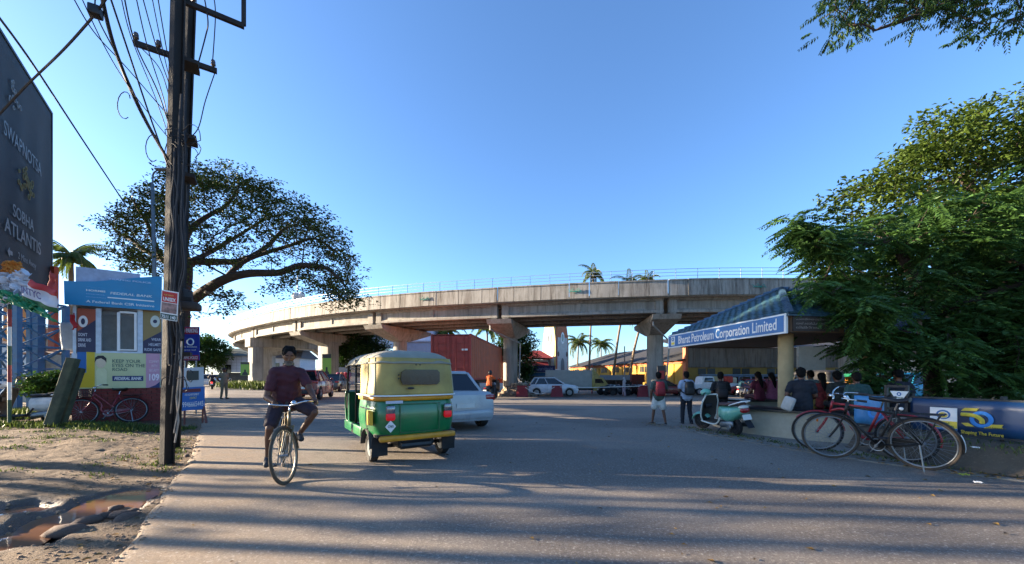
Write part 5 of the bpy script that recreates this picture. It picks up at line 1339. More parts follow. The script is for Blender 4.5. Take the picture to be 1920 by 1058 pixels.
# ---- scooter
def scooter(name, label, rear, hd, body_m, trim_m, inner_m, seat_m, group=None, simple=False, steer=.5, lean=0, s=1., mirrors=True):
    """origin under the rear axle"""
    b = thing(name, label, 'scooter', rear, hd, group, scale=s); b.rotation_euler = (lean, 0, hd)
    wb = 1.24; r = .215
    HTp = V(wb-.28, 0, .93); HBp = V(wb-.06, 0, .34); ax = (HTp-HBp).normalized()
    T = Matrix.Translation(HBp) @ Matrix.Rotation(steer, 4, ax) @ Matrix.Translation(-HBp)
    wheel_parts(b, (0, 0, r), r, .10, M('3a3d40', .4, .5), spokes=5, name='rear_wheel'); wheel_parts(b, (wb, 0, r), r, .10, M('3a3d40', .4, .5), spokes=5, T=T, name='front_wheel')
    mb = MB(); mb.T = T                                     # front fender
    def fen(u, v):
        a = .15+2.5*u; w_ = (v-.5)*2; rr = r+.05-.05*w_*w_; return V(wb+rr*cos(a)*1.12, .085*w_, r+rr*sin(a)+.01)
    mb.grid(fen, 16, 8); mb.build('front_fender', body_m, b, smooth=True)
    mb = MB(); mb.T = T
    for y in (-.06, .06): mb.tube([HBp+V(0, y, 0), V(wb, y, r)], .018, 6)
    mb.build('fork', DSTEEL, b)
    def shield(u, v, off=0.):                              # leg shield: wide curved apron
        y = (u-.5)*2; z = .24+.72*v; x = wb-.05-.30*v**.9-.12*abs(y)**2.2+off-.10*(1-v)**3; hw = .225*(1-.28*ss(.72, 1, v))*(1-.25*ss(.25, 0, v))
        return V(x, y*hw, z)
    mb = MB(); mb.grid(lambda u, v: shield(u, v, .035), 16, 16); mb.build('front_apron', body_m, b, smooth=True)
    mb = MB(); mb.grid(lambda u, v: shield(1-u, v, 0.), 16, 16); mb.build('inner_shield', inner_m, b, smooth=True)
    mb = MB()
    for u in (0, 1): mb.tube([shield(u, i/12, .018)+V(0, (.008 if u else -.008), 0) for i in range(13)], .02, 8)
    mb.tube([shield(i/10, 1, .018) for i in range(11)], .02, 8); mb.build('trim_strip', trim_m, b, smooth=True)
    mb = MB(); mb.rbox((.62, 0, .25), (.62, .36, .07), .025, 2); mb.build('floorboard', inner_m, b, smooth=SM)
    mb = MB()
    for y in (-1, 1): mb.tube(catmull([V(1.0, y*.2, .27), V(.6, y*.2, .23), V(.38, y*.2, .27), V(.26, y*.2, .42)], 6), .022, 8)
    mb.build('side_trim', trim_m, b, smooth=True)
    mb = MB(); mb.rbox((wb-.3, 0, .66), (.06, .2, .12), .02, 2); mb.build('glove_box', BLACK, b, smooth=SM)
    # rear body
    def rear_body(u, v):
        a = 2*pi*u; t = v; x = .40-.78*t; top = .70+.03*t; bot = .36+.20*ss(.35, 1, t)-.05*sin(pi*t)
        w_ = .185*(1-.5*ss(.55, 1, t))*(.72+.28*ss(0, .25, t)); ce, se = cos(a), sin(a)
        return V(x, w_*(abs(ce)**.8)*(1 if ce > 0 else -1), (top+bot)/2+(top-bot)/2*(abs(se)**.8)*(1 if se > 0 else -1))
    mb = MB(); mb.grid(rear_body, 24, 18); mb.add([rear_body(i/24, 0) for i in range(24)], [tuple(range(24))]); mb.add([rear_body(i/24, 1) for i in range(24)], [tuple(range(23, -1, -1))]); mb.build('rear_body', body_m, b, smooth=True)
    def seat(u, v):
        a = 2*pi*u; x = .42-.72*v; ce, se = cos(a), sin(a); w_ = .15*(1-.25*v)*(.6+.4*ss(0, .2, v)); return V(x, w_*ce, .745+.02*v+.05*se*(1 if se > 0 else .9)+.035*ss(.4, .6, v)*(1-.3*ss(.9, 1, v)))
    mb = MB(); mb.grid(seat, 20, 16); mb.add([seat(i/20, 0) for i in range(20)], [tuple(range(20))]); mb.add([seat(i/20, 1) for i in range(20)], [tuple(range(19, -1, -1))]); mb.build('seat', seat_m, b, smooth=True)
    mb = MB()
    for y in (-1, 1): mb.tube(catmull([V(-.02, y*.14, .75), V(-.2, y*.17, .80), V(-.40, y*.12, .86), V(-.44, 0, .87)], 6), .016, 8)
    mb.build('grab_rail', SIGNW, b, smooth=True)
    mb = MB(); mb.ell((-.37, 0, .65), (.06, .13, .075), 14, 8); mb.build('tail_lamp', TAILR, b, smooth=True)
    mb = MB(); mb.ell((-.33, 0, .72), (.09, .13, .05), 14, 8); mb.build('tail_cover', trim_m, b, smooth=True)
    mb = MB(); f3 = Matrix.Rotation(.35, 3, 'Y'); mb.box((-.42, 0, .49), (.01, .22, .13), M=f3); pl = mb.build('number_plate', PLATEW, b)
    mb = MB(); mb.grid(lambda u, v: V(-.28-.26*u, (v-.5)*.17, .47-.22*u*u), 8, 4); mb.build('rear_mudflap', BLACK, b, smooth=True)
    mb = MB(); mb.rbox((.12, .13, .27), (.46, .10, .15), .05, 3, M=Matrix.Rotation(.12, 3, 'Y')); mb.cyl((0, .17, r), (0, .19, r), .075, .06, 16); mb.build('engine_cover', STEEL, b, smooth=SM)
    mb = MB(); mb.cyl((.3, -.14, .2), (-.3, -.17, .29), .045, .06, 12); mb.build('exhaust', DSTEEL, b, smooth=SM)
    mb = MB(); mb.tube([V(.3, .12, .2), V(.36, .28, .02), V(.30, .33, .01)], .012, 6); mb.build('stand', DSTEEL, b)
    mb = MB(); mb.T = T; hc = HTp+V(.02, 0, .10); mb.ell(hc, (.13, .13, .10), 16, 10); mb.build('headlamp_cowl', body_m, b, smooth=True)
    mb = MB(); mb.T = T; mb.ell(hc+V(.075, 0, -.005), (.07, .085, .075), 16, 10); mb.build('headlamp', M('c9d0d4', .08, .3), b, smooth=True)
    mb = MB(); mb.T = T
    for y in (-1, 1): mb.tube([hc+V(-.03, 0, 0), hc+V(-.06, y*.18, .01), hc+V(-.12, y*.33, 0)], .016, 8)
    hb_ = mb.build('handlebar', BLACK, b, smooth=True)
    for y in ((-1, 1) if mirrors else ()):
        mb = MB(); mb.T = T; mb.tube([hc+V(-.06, y*.2, .02), hc+V(-.03, y*.26, .2)], .007, 6); mb.ell(hc+V(-.03, y*.29, .23), (.015, .065, .045), 12, 8); mb.build('mirror', BLACK, hb_, smooth=True)
    return b

# ---- plain motorcycle for the traffic
def motorcycle(name, label, loc, hd, col, group=None, tail=False, s=1.):
    b = thing(name, label, 'motorcycle', loc, hd, group, scale=s); r = .29; h = .64
    wheel_parts(b, (-h, 0, r), r, .1, DSTEEL, spokes=6, name='rear_wheel'); wheel_parts(b, (h, 0, r), r, .09, DSTEEL, spokes=6, name='front_wheel')
    mb = MB(); mb.tube(catmull([V(-.1, 0, .72), V(.15, 0, .82), V(.36, 0, .80)], 6), [.10]+[.14]*10+[.09, .06], 12); mb.build('tank', paint(col), b, smooth=True)
    mb = MB(); mb.rbox((-.32, 0, .76), (.62, .24, .10), .04, 2); mb.build('seat', BLACK, b, smooth=SM)
    mb = MB(); mb.rbox((-.5, 0, .66), (.5, .2, .14), .05, 2, taper=(1, .8)); mb.build('side_panel', paint(col), b, smooth=SM)
    mb = MB(); mb.rbox((.02, 0, .42), (.42, .28, .34), .06, 2); mb.cyl((-.1, -.15, .3), (-.75, -.17, .36), .04, .05, 10); mb.build('engine', DSTEEL, b, smooth=SM)
    mb = MB()
    for y in (-.08, .08): mb.tube([V(.38, y, .92), V(h, y, r)], .025, 6); mb.tube([V(-.2, y, .35), V(-h, y, r)], .02, 6)
    mb.tube([V(.3, -.36, 1.0), V(.4, -.15, .97), V(.4, .15, .97), V(.3, .36, 1.0)], .014, 6); mb.build('fork_and_bar', DSTEEL, b)
    mb = MB(); mb.ell((.48, 0, .86), (.09, .09, .10), 12, 8); mb.build('headlamp', M('b8c0c4', .1, .3), b, smooth=True)
    for y in (-1, 1):
        mb = MB(); mb.tube([V(.32, y*.3, 1.0), V(.36, y*.36, 1.17)], .006, 5); mb.ell((.36, y*.38, 1.2), (.015, .06, .045), 10, 6); mb.build('mirror', BLACK, b, smooth=True)
    for x, a0, a1 in ((-h, .5, 2.9), (h, .6, 2.6)):
        mb = MB(); mb.grid(lambda u, v: V(x+(r+.035)*cos(a0+(a1-a0)*u), (v-.5)*.13, r+(r+.035)*sin(a0+(a1-a0)*u)), 12, 3); mb.build('mudguard', BLACK, b, smooth=True)
    mb = MB(); mb.rbox((-.9, 0, .66), (.05, .14, .07), .015, 1); mb.build('tail_lamp', emit('ff2018', 2.5, 'lit_tail_lamp') if tail else TAILR, b)
    mb = MB(); mb.box((-.93, 0, .52), (.01, .2, .12)); mb.build('number_plate', PLATEW, b); return b

# ---- cars
def boolean_cut(me, cutters):
    o = bpy.data.objects.new('tmp', me); COL.objects.link(o); cs = []
    for c in cutters:
        co = bpy.data.objects.new('cut', c); COL.objects.link(co); md = o.modifiers.new('b', 'BOOLEAN'); md.operation = 'DIFFERENCE'; md.solver = 'EXACT'; md.object = co; cs.append(co)
    out = evalmesh(o); mt = [m for m in me.materials]
    for co in cs+[o]: bpy.data.objects.remove(co)
    return out
def car(name, label, loc, hd, col, kind='hatch', group=None, cat='car', s=1., lit=False, plate=PLATEW):
    b = thing(name, label, cat, loc, hd, group, scale=s); pm = paint(col)
    D = dict(hatch=(3.8, 1.70, 1.50, .82, .93, .62, .30), suv=(4.35, 1.82, 1.66, .98, 1.08, .68, .35), sedan=(4.35, 1.72, 1.47, .86, .92, .62, .30))[kind]
    L, W, H, zh, zbelt, ov, wr = D; h = L/2; w = W/2
    fx, rx = h-.78, -h+.72
    top = {'hatch': [(-h, .55), (-h+.02, .9), (-h+.12, zbelt), (-.2, zbelt), (.72, zbelt-.02), (1.1, zh+.06), (h-.25, zh-.08), (h-.06, zh-.2), (h, .5)],
           'suv': [(-h, .62), (-h+.03, 1.0), (-h+.12, zbelt), (-.3, zbelt), (.75, zbelt-.01), (1.1, zh+.08), (h-.28, zh-.03), (h-.07, zh-.18), (h, .6)],
           'sedan': [(-h, .55), (-h+.03, .86), (-h+.12, zbelt+.03), (-h+.7, zbelt+.03), (-.2, zbelt), (.75, zbelt-.02), (1.15, zh+.04), (h-.25, zh-.1), (h-.06, zh-.22), (h, .5)]}[kind]
    zb = .20 if kind != 'suv' else .26
    mb = MB(); k = 0
    for i, (x, zt) in enumerate(top):
        e = abs(x)/h; ww = w*(1-.10*ss(.75, 1, e)-.06*(e > .995)); zlo = zb+(.12 if e > .99 else .04 if e > .93 else 0)
        rg_ = [(ww*.90, zlo), (ww*.985, zlo+.10), (ww, (zlo+zt)*.5), (ww*.985, zt-.10), (ww*.94, zt-.03), (ww*.80, zt), (0, zt+.015)]
        ring = rg_+[(-y, z) for y, z in rg_[-2::-1]]; k = len(ring); mb.v += [(x, y, z) for y, z in ring]
    n = len(top)
    for i in range(n-1):
        for j in range(k): mb.f.append((i*k+j, i*k+(j+1) % k, (i+1)*k+(j+1) % k, (i+1)*k+j))
    mb.f += [tuple(range(k-1, -1, -1)), tuple((n-1)*k+j for j in range(k))]; mb.m = [0]*len(mb.f)
    me = mb.mesh('body', pm); bm = bmesh.new(); bm.from_mesh(me); bmesh.ops.recalc_face_normals(bm, faces=bm.faces[:]); bm.to_mesh(me); bm.free()
    cuts = []
    for x in (fx, rx):
        for sy in (-1, 1): cuts.append(MB().cyl((x, sy*(w-.25), wr+.01), (x, sy*(w+.2), wr+.01), wr+.06, wr+.06, 24).mesh('c', BLACK))
    me = boolean_cut(me, cuts); me.polygons.foreach_set('use_smooth', [True]*len(me.polygons)); me.set_sharp_from_angle(angle=radians(32))
    body = link('body', me, b)
    for x in (fx, rx):
        for sy in (-1, 1): wheel_parts(b, (x, sy*(w-.11), wr), wr, .19, M('8c9094', .3, .8) if kind == 'suv' else STEEL, spokes=5)
    # greenhouse
    G = {'hatch': (-h+.10, -h+.42, .18, 1.0), 'suv': (-h+.12, -h+.48, .12, .98), 'sedan': (-h+.72, -h+1.30, .12, 1.02)}[kind]
    xa, xb, xc, xd = G; wbt, wrf = w*.90, w*.70
    def gp(t, z): f = (z-zbelt)/(H-.06-zbelt); return f
    mb = MB(); mb.hexa([(xa, -wbt, zbelt-.04), (xd, -wbt, zbelt-.04), (xd, wbt, zbelt-.04), (xa, wbt, zbelt-.04), (xb, -wrf, H-.07), (xc, -wrf, H-.07), (xc, wrf, H-.07), (xb, wrf, H-.07)]); mb.build('windows', GLASSD, b)
    mb = MB(); e = .05
    mb.rbox(((xb+xc)/2, 0, H-.05), (xc-xb+e*2.2, wrf*2+.05, .085), .035, 3, taper=(.93, .9)); mb.build('roof', pm, b, smooth=SM)
    mb = MB()
    for sy in (-1, 1):
        def seg(x0, x1, wd): mb.tube([V(x0, sy*(wbt+.004), zbelt-.03), V(x1, sy*(wrf+.006), H-.07)], wd, 6)
        seg(xd-.02, xc, .035); seg(xa+.04, xb+.02, .06 if kind != 'sedan' else .05); m0 = (xa*.42+xd*.58)-.18; seg(m0, (xb*.46+xc*.54)-.05, .035)
        if kind == 'suv': seg(xa+.5, xb+.42, .05)
    mb.build('pillars', pm if kind != 'suv' else pm, b, smooth=True)
    mb = MB()
    for sy in (-1, 1):
        for x in (m0, xd-.25, xa+.55): mb.box((x, sy*(w*.997), (zbelt+zb)/2+.04), (.012, .012, zbelt-zb-.22))
    mb.build('door_seams', BLACK, b)
    for sy in (-1, 1):
        mb = MB(); mb.ell((xd-.15, sy*(w+.06), zbelt+.06), (.07, .09, .065), 10, 8); mb.build('mirror', pm, b, smooth=True)
        for x in (m0+.12, xa+.5):
            mb = MB(); mb.rbox((x, sy*(w+.0), zbelt-.14), (.16, .03, .025), .008, 1); mb.build('door_handle', pm, b)
        mb = MB(); mb.rbox((h-.14, sy*(w*.76), zh-.20), (.22, .30, .13), .04, 2); mb.build('headlight', M('cdd3d6', .08, .3), b, smooth=SM)
        zz = zbelt-.10 if kind == 'suv' else zbelt-.12
        mb = MB(); mb.rbox((-h+.10, sy*(w*.78), zz), (.16, .30, .16), .04, 2); mb.build('tail_light', TAILR, b, smooth=SM)
    for q in ((-h+.05, zb+.20), (h-.06, zb+.18)): mb = MB(); mb.rbox((q[0], 0, q[1]), (.16, W*.86, .22), .05, 2); mb.build('bumper', pm if kind != 'suv' else M('2a2c2e', .6), b, smooth=SM)
    mb = MB(); mb.rbox((h-.02, 0, zh-.30), (.06, W*.45, .12), .02, 2); mb.build('grille', BLACK, b)
    mb = MB(); mb.box((-h-.01, 0, zb+.42), (.012, .46, .11)); mb.build('number_plate', plate, b)
    mb = MB(); mb.box((h+.025, 0, zb+.2), (.012, .46, .1)); mb.build('number_plate', plate, b)
    if kind == 'suv':
        mb = MB(); mb.rbox((-h+.005, 0, zbelt-.06), (.05, W*.5, .05), .015, 2); mb.build('chrome_strip', CHROME, b)
        mb = MB(); 
        for sy in (-1, 1): mb.tube([V(xb+.1, sy*wrf*.92, H+.0), V(xb+.2, sy*wrf*.92, H+.05), V(xc-.2, sy*wrf*.92, H+.05), V(xc-.1, sy*wrf*.92, H)], .014, 6)
        mb.build('roof_rails', STEEL, b)
        mb = MB(); mb.rbox((0, 0, .32), (L*.86, W*.985, .16), .04, 2); cl_ = mb.mesh('sill', M('2a2c2e', .6))
    return b

# ---- auto-rickshaw (origin below the rear axle)
def auto_rickshaw(name, label, loc, hd, green='0b6b3a', yellow='b8982f', roof='8d8874', group=None, s=1., detail=True):
    b = thing(name, label, 'auto rickshaw', loc, hd, group, scale=s); G_ = M(green, .3, 0, .12, 3, .04, 8, coat=.45, dirt=.3); C_ = M(yellow, .65, 0, .2, 3.5, .16, 12, dirt=.35); Y_ = M('c98a18', .5, 0, .2, 5, .05, dirt=.35)
    RF = M(roof, .7, 0, .12, 3, .12, 14, dirt=.2); w = .66
    for y in (-.56, .56): wheel_parts(b, (0, y, .21), .21, .11, STEEL, name='rear_wheel')
    wheel_parts(b, (1.95, 0, .21), .21, .1, STEEL, name='front_wheel')
    # green rear tub: rounded plan, slightly bellied
    def tub(u, v):
        a = -pi*.5+pi*u; ex = abs(cos(a))**.35; ey = abs(sin(a))**.45*(1 if sin(a) > 0 else -1)
        bulge = 1-.06*(2*v-1)**2; x = .42-.90*ex*bulge; y = w*ey*bulge if True else 0
        return V(x, -y, .40+.57*v)
    mb = MB(); mb.grid(tub, 40, 10); mb.build('rear_body', G_, b, smooth=True)
    mb = MB(); mb.box((-.02, 0, .42), (.8, 1.2, .04)); mb.build('floor_pan', BLACK, b)
    def band(z0, z1, m_, nm, o=.012, vsc=None):
        mb = MB()
        def f(u, v):
            a = -pi*.5+pi*u; ex = abs(cos(a))**.35; ey = abs(sin(a))**.45*(1 if sin(a) > 0 else -1); return V(.42-(.90+o)*ex, -(w+o)*ey, z0+(z1-z0)*v)
        mb.grid(f, 40, 2); ob_ = mb.build(nm, m_, b, smooth=True); md = ob_.modifiers.new('s', 'SOLIDIFY'); md.thickness = .02; return ob_
    band(.92, .985, Y_, 'yellow_band', .004); band(.983, 1.003, SIGNW, 'white_piping', .03)
    mb = MB(); mb.rbox((-.44, 0, .385), (.10, 1.16, .085), .03, 2); mb.build('rear_bumper', Y_, b, smooth=SM)
    # canopy: cloth stretched over hoops
    def can(u, v):
        a = -pi*.5+pi*u; ex = abs(cos(a))**.32; ey = abs(sin(a))**.42*(1 if sin(a) > 0 else -1); z = .985+.56*v; k = 1-.05*v*v-.02*sin(pi*v)
        p = V(.42-.90*ex*(1-.10*v*v), -(w-.005)*ey*k, z); nn = mnoise.noise(V(p.x*2, p.y*4, p.z*3))*.03+.016*sin(p.y*9+p.z*3)*(1-v)+mnoise.noise(V(p.x*7, p.y*9, p.z*4))*.012; return p+V(-nn, 0, 0)+V(0, nn*.6*ey, 0)
    mb = MB(); mb.grid(can, 48, 12); cn = mb.build('canopy', C_, b, smooth=True); cn.modifiers.new('s', 'SOLIDIFY').thickness = .008
    mb = MB()
    for u_s in (.17, .83): mb.tube([can(u_s, i/10)+V(-.006, 0, 0) for i in range(11)], .009, 6)
    mb.build('canopy_seams', M('b0a888', .7), b, smooth=True)
    def arch(r): return 1.47+.215*max(0., 1-r**3.2)**.6
    def rear_dome(u, v):                                   # cloth drawn down over the back hoop
        e = can(u, .88); c = V(.42, 0, 0); r = 1-v; q = c+(V(e.x, e.y, 0)-c)*(r*1.012); q.z = arch(r)+mnoise.noise(V(q.x*5, q.y*4, 2))*.012; return q
    def rf(u, v):                                          # roof skin over the cabin
        y = (u-.5)*2; x = .42+1.42*v; z = arch(abs(y))-.05*ss(.6, 1, v)+mnoise.noise(V(x*3, y*3, 0))*.010; return V(x, -y*w*.955*(1-.08*ss(.8, 1, v)), z)
    mb = MB(); mb.grid(rear_dome, 48, 16); mb.grid(rf, 24, 20); ro = mb.build('roof', RF, b, smooth=True); ro.modifiers.new('s', 'SOLIDIFY').thickness = .012
    mb = MB(); hem = [rf(1, i/12) for i in range(12, -1, -1)]+[rear_dome(1-i/30, 0) for i in range(31)]+[rf(0, i/12) for i in range(13)]; mb.tube(hem, .014, 6); mb.tube([rf(i/12, 1) for i in range(13)], .014, 6); mb.build('roof_hem', RF, b, smooth=True)
    # frame posts, sill, front cowl, windscreen
    mb = MB()
    for y in (-1, 1):
        mb.tube(catmull([V(1.78, y*.55, .55), V(1.76, y*.57, 1.1), V(1.62, y*.57, 1.5)], 6), .022, 6); mb.tube([V(.9, y*.6, 1.55), V(.9, y*.6, .45)], .018, 6); mb.tube([V(.42, y*.6, 1.15), V(1.0, y*.6, 1.15)], .014, 6)
    mb.build('frame_posts', M('2a2a22', .6), b, smooth=True)
    mb = MB()
    for y in (-1, 1):
        mb.rbox((1.0, y*.62, .40), (1.25, .06, .16), .02, 2)
        mb.grid(lambda u, v: V(1.35+.5*u, y*(.62-.10*u*u), .36+.60*v), 6, 6)
    mb.build('side_sill', G_, b, smooth=SM)
    def cowl(u, v):
        y = (u-.5)*2; z = .38+.62*v; return V(1.98+.12*sin(pi*v*.8)-.30*abs(y)**2.4, -y*.60, z)
    mb = MB(); mb.grid(cowl, 18, 12); co_ = mb.build('front_cowl', G_, b, smooth=True); co_.modifiers.new('s', 'SOLIDIFY').thickness = .01
    mb = MB(); mb.box((.95, 0, .37), (1.5, 1.2, .03)); mb.build('floor', BLACK, b)
    mb = MB(); mb.grid(lambda u, v: V(1.86-.26*v-.06*abs(u*2-1)**2, (u-.5)*1.08, 1.0+.52*v), 8, 4); mb.build('windscreen', clear_glass() if 'clear_glass' not in bpy.data.materials else bpy.data.materials['clear_glass'], b)
    mb = MB(); mb.rbox((.34, 0, .66), (.45, 1.12, .13), .04, 2); mb.rbox((.08, 0, .98), (.12, 1.12, .55), .04, 2, M=Matrix.Rotation(-.15, 3, 'Y')); mb.build('passenger_seat', BLACK, b, smooth=SM)
    mb = MB(); mb.rbox((1.12, 0, .66), (.32, .6, .12), .04, 2); mb.rbox((.95, 0, .9), (.07, .55, .36), .03, 2); mb.build('driver_seat', BLACK, b, smooth=SM)
    mb = MB(); mb.tube([V(1.55, -.3, 1.0), V(1.66, -.1, .98), V(1.66, .1, .98), V(1.55, .3, 1.0)], .015, 6); mb.tube([V(1.66, 0, .98), V(1.95, 0, .25)], .03, 6); mb.build('handlebar', BLACK, b)
    for y in (-1, 1):                                     # mudguards and flaps
        mb = MB(); mb.grid(lambda u, v: V(.27*cos(.1+2.95*u), y*(.50+.17*v), .21+.275*sin(.1+2.95*u)), 16, 4); og = mb.build('mudguard', M('3c3b39', .8), b, smooth=True); og.modifiers.new('s', 'SOLIDIFY').thickness = .012
        mb = MB(); mb.box((-.30, y*.53, .26), (.012, .22, .27)); mb.build('mudflap', RUBBER, b)
    mb = MB(); mb.rbox((-.12, 0, .30), (.5, .55, .2), .05, 2); mb.cyl((-.35, -.2, .26), (-.35, .25, .26), .06, .06, 10); mb.cyl((0, -.5, .21), (0, .5, .21), .03, .03, 8); mb.build('engine', DSTEEL, b)
    if not detail: return b
    fr = Fr((-.487, .66, 0), (0, -1, 0))                  # the rear face seen from behind
    mb = MB(); poly(mb, fr, [(.44+.035*cos(a) if False else q[0], q[1]) for a, q in enumerate([(.40, 1.15), (.92, 1.15), (.96, 1.19), (.96, 1.33), (.92, 1.37), (.44, 1.37), (.38, 1.33), (.37, 1.22)])], -.012, .022); mb.build('rear_window', M('1b1d1f', .15, 0, .5, 3, .03, 4), b)
    mb = MB(); mb.ell(fr(.52, 1.10, .012), (.008, .055, .018), 10, 6); mb.ell(fr(.34, 1.29, .012), (.008, .012, .012), 8, 6); mb.ell(fr(.34, 1.24, .012), (.008, .012, .012), 8, 6); mb.ell(fr(.60, 1.44, .0), (.008, .012, .01), 8, 6); mb.ell(fr(.66, 1.44, .0), (.008, .012, .01), 8, 6)
    mb.build('grommets', BLACK, b)['kind'] = 'stuff'
    for a in (.225, 1.095):
        mb = MB(); mb.rbox(fr(a, .80, .012), (.05, .13, .12), .025, 2); tl = mb.build('tail_lamp', M('7a7c80', .1, .6), b, smooth=SM)
        mb = MB(); mb.rbox(fr(a, .70, .012), (.05, .13, .11), .03, 2); mb.build('red_lens', emit('a00c14', .12, 'auto_tail_red'), tl, smooth=SM)
    mb = MB(); panel(mb, fr, .16, .885, .40, .925, .006, .016); mb.build('sticker', flat('aeb4c0'), b)
    mb = MB(); c_ = (.225, .565); poly(mb, fr, [(c_[0], c_[1]-.085), (c_[0]+.075, c_[1]), (c_[0], c_[1]+.085), (c_[0]-.075, c_[1])], .004, .018); dm = mb.build('diamond_sticker', SIGNW, b)
    text('CNG', fr, .185, .55, .035, flat('16302a'), dm, w=.08, bold=.01, c=.019)
    mb = MB()
    for q0, q1, q2, q3 in ((.36, .46, .37, .88), (.95, .46, .96, .88), (.36, .46, .96, .47), (.36, .87, .96, .88)): panel(mb, fr, q0, q1, q2, q3, .0, .012)
    mb.build('engine_hatch', M('07502b', .35, coat=.5), b)
    sf = Fr((.0, .668, 0), (1, 0, 0))                     # plate painted on the left quarter (seen from the left)
    sf = Fr((.36, .672, 0), (-1, 0, 0)); mb = MB(); panel(mb, sf, .56, .58, .72, .78, -.03, .012); mb.build('side_plate', PLATEY, b); mb = MB(); panel(mb, sf, .15, .80, .7, .82, .0, .015); mb.build('chrome_strip', CHROME, b)
    return b
# ------------------------------------------------------------------ people  (local axes: x forward, y left, z up)
def remesh(mb, vox, sm=3):
    me = mb.mesh('tmp', BLACK); o = bpy.data.objects.new('tmp', me); COL.objects.link(o)
    md = o.modifiers.new('r', 'REMESH'); md.mode = 'VOXEL'; md.voxel_size = vox; md.adaptivity = 0
    s = o.modifiers.new('s', 'SMOOTH'); s.factor = .5; s.iterations = sm
    out = evalmesh(o); bpy.data.objects.remove(o); out.materials.clear(); return out
def fin(me, name, m, parent):
    if name in ('shirt', 'trousers', 'shorts', 'mundu', 'skirt', 'head_scarf'):     # folds in the cloth
        k = len(me.vertices); co = np.empty(k*3); nn = np.empty(k*3); me.vertices.foreach_get('co', co); me.vertices.foreach_get('normal', nn); co = co.reshape(-1, 3); nn = nn.reshape(-1, 3)
        x, y, z = co.T; f = np.sin(x*31+z*23+3*np.sin(y*17))*np.sin(y*27-z*37+2*np.sin(x*19))+.6*np.sin(z*71+y*23+2*np.sin(x*29))
        me.vertices.foreach_set('co', (co+nn*(f*.0038)[:, None]).ravel())
    me.materials.append(m); me.polygons.foreach_set('use_smooth', [True]*len(me.polygons)); me.name = name; return link(name, me, parent)
def stand(H=1.7, stride=.0, arms='down', turn=0):
    k = H/1.7; J = {}
    J['pel'] = V(0, 0, .94); J['neck'] = V(.0, 0, 1.43); J['head'] = V(.015, 0, 1.585)
    for s, n in ((1, 'L'), (-1, 'R')):
        J['sh'+n] = V(-.01, s*.175, 1.375); J['hip'+n] = V(0, s*.09, .90)
        st = stride*s
        J['kn'+n] = V(.02+st*.5, s*.10, .48); J['an'+n] = V(-.03+st, s*.105+s*.02, .08); J['toe'+n] = V(.12+st, s*.14, .03)
        J['el'+n] = V(-.04, s*.235, 1.10); J['wr'+n] = V(.05, s*.23, .86)
    if arms == 'front':
        for s, n in ((1, 'L'), (-1, 'R')): J['el'+n] = V(.0, s*.24, 1.10); J['wr'+n] = V(.2, s*.1, 1.12)
    if arms == 'straps':
        for s, n in ((1, 'L'), (-1, 'R')): J['el'+n] = V(.05, s*.28, 1.12); J['wr'+n] = V(.14, s*.14, 1.28)
    if arms == 'back':
        for s, n in ((1, 'L'), (-1, 'R')): J['el'+n] = V(-.14, s*.26, 1.10); J['wr'+n] = V(-.17, s*.08, .95)
    return {a: b*k for a, b in J.items()}, k
def sit(H=1.7, lean=.06, arms='lap'):
    """seat surface at z = 0"""
    k = H/1.7; J = {'pel': V(0, 0, .10), 'neck': V(lean, 0, .58), 'head': V(lean+.03, 0, .735)}
    for s, n in ((1, 'L'), (-1, 'R')):
        J['sh'+n] = V(lean*.9-.01, s*.175, .53); J['hip'+n] = V(.03, s*.09, .09); J['kn'+n] = V(.44, s*.12, .08); J['an'+n] = V(.46, s*.12, -.34); J['toe'+n] = V(.60, s*.13, -.38)
        J['el'+n] = V(.04, s*.24, .28); J['wr'+n] = V(.26, s*.12, .18)
        if arms == 'phone': J['el'+n] = V(.06, s*.24, .26); J['wr'+n] = V(.26, s*.06, .36)
    return {a: b*k for a, b in J.items()}, k
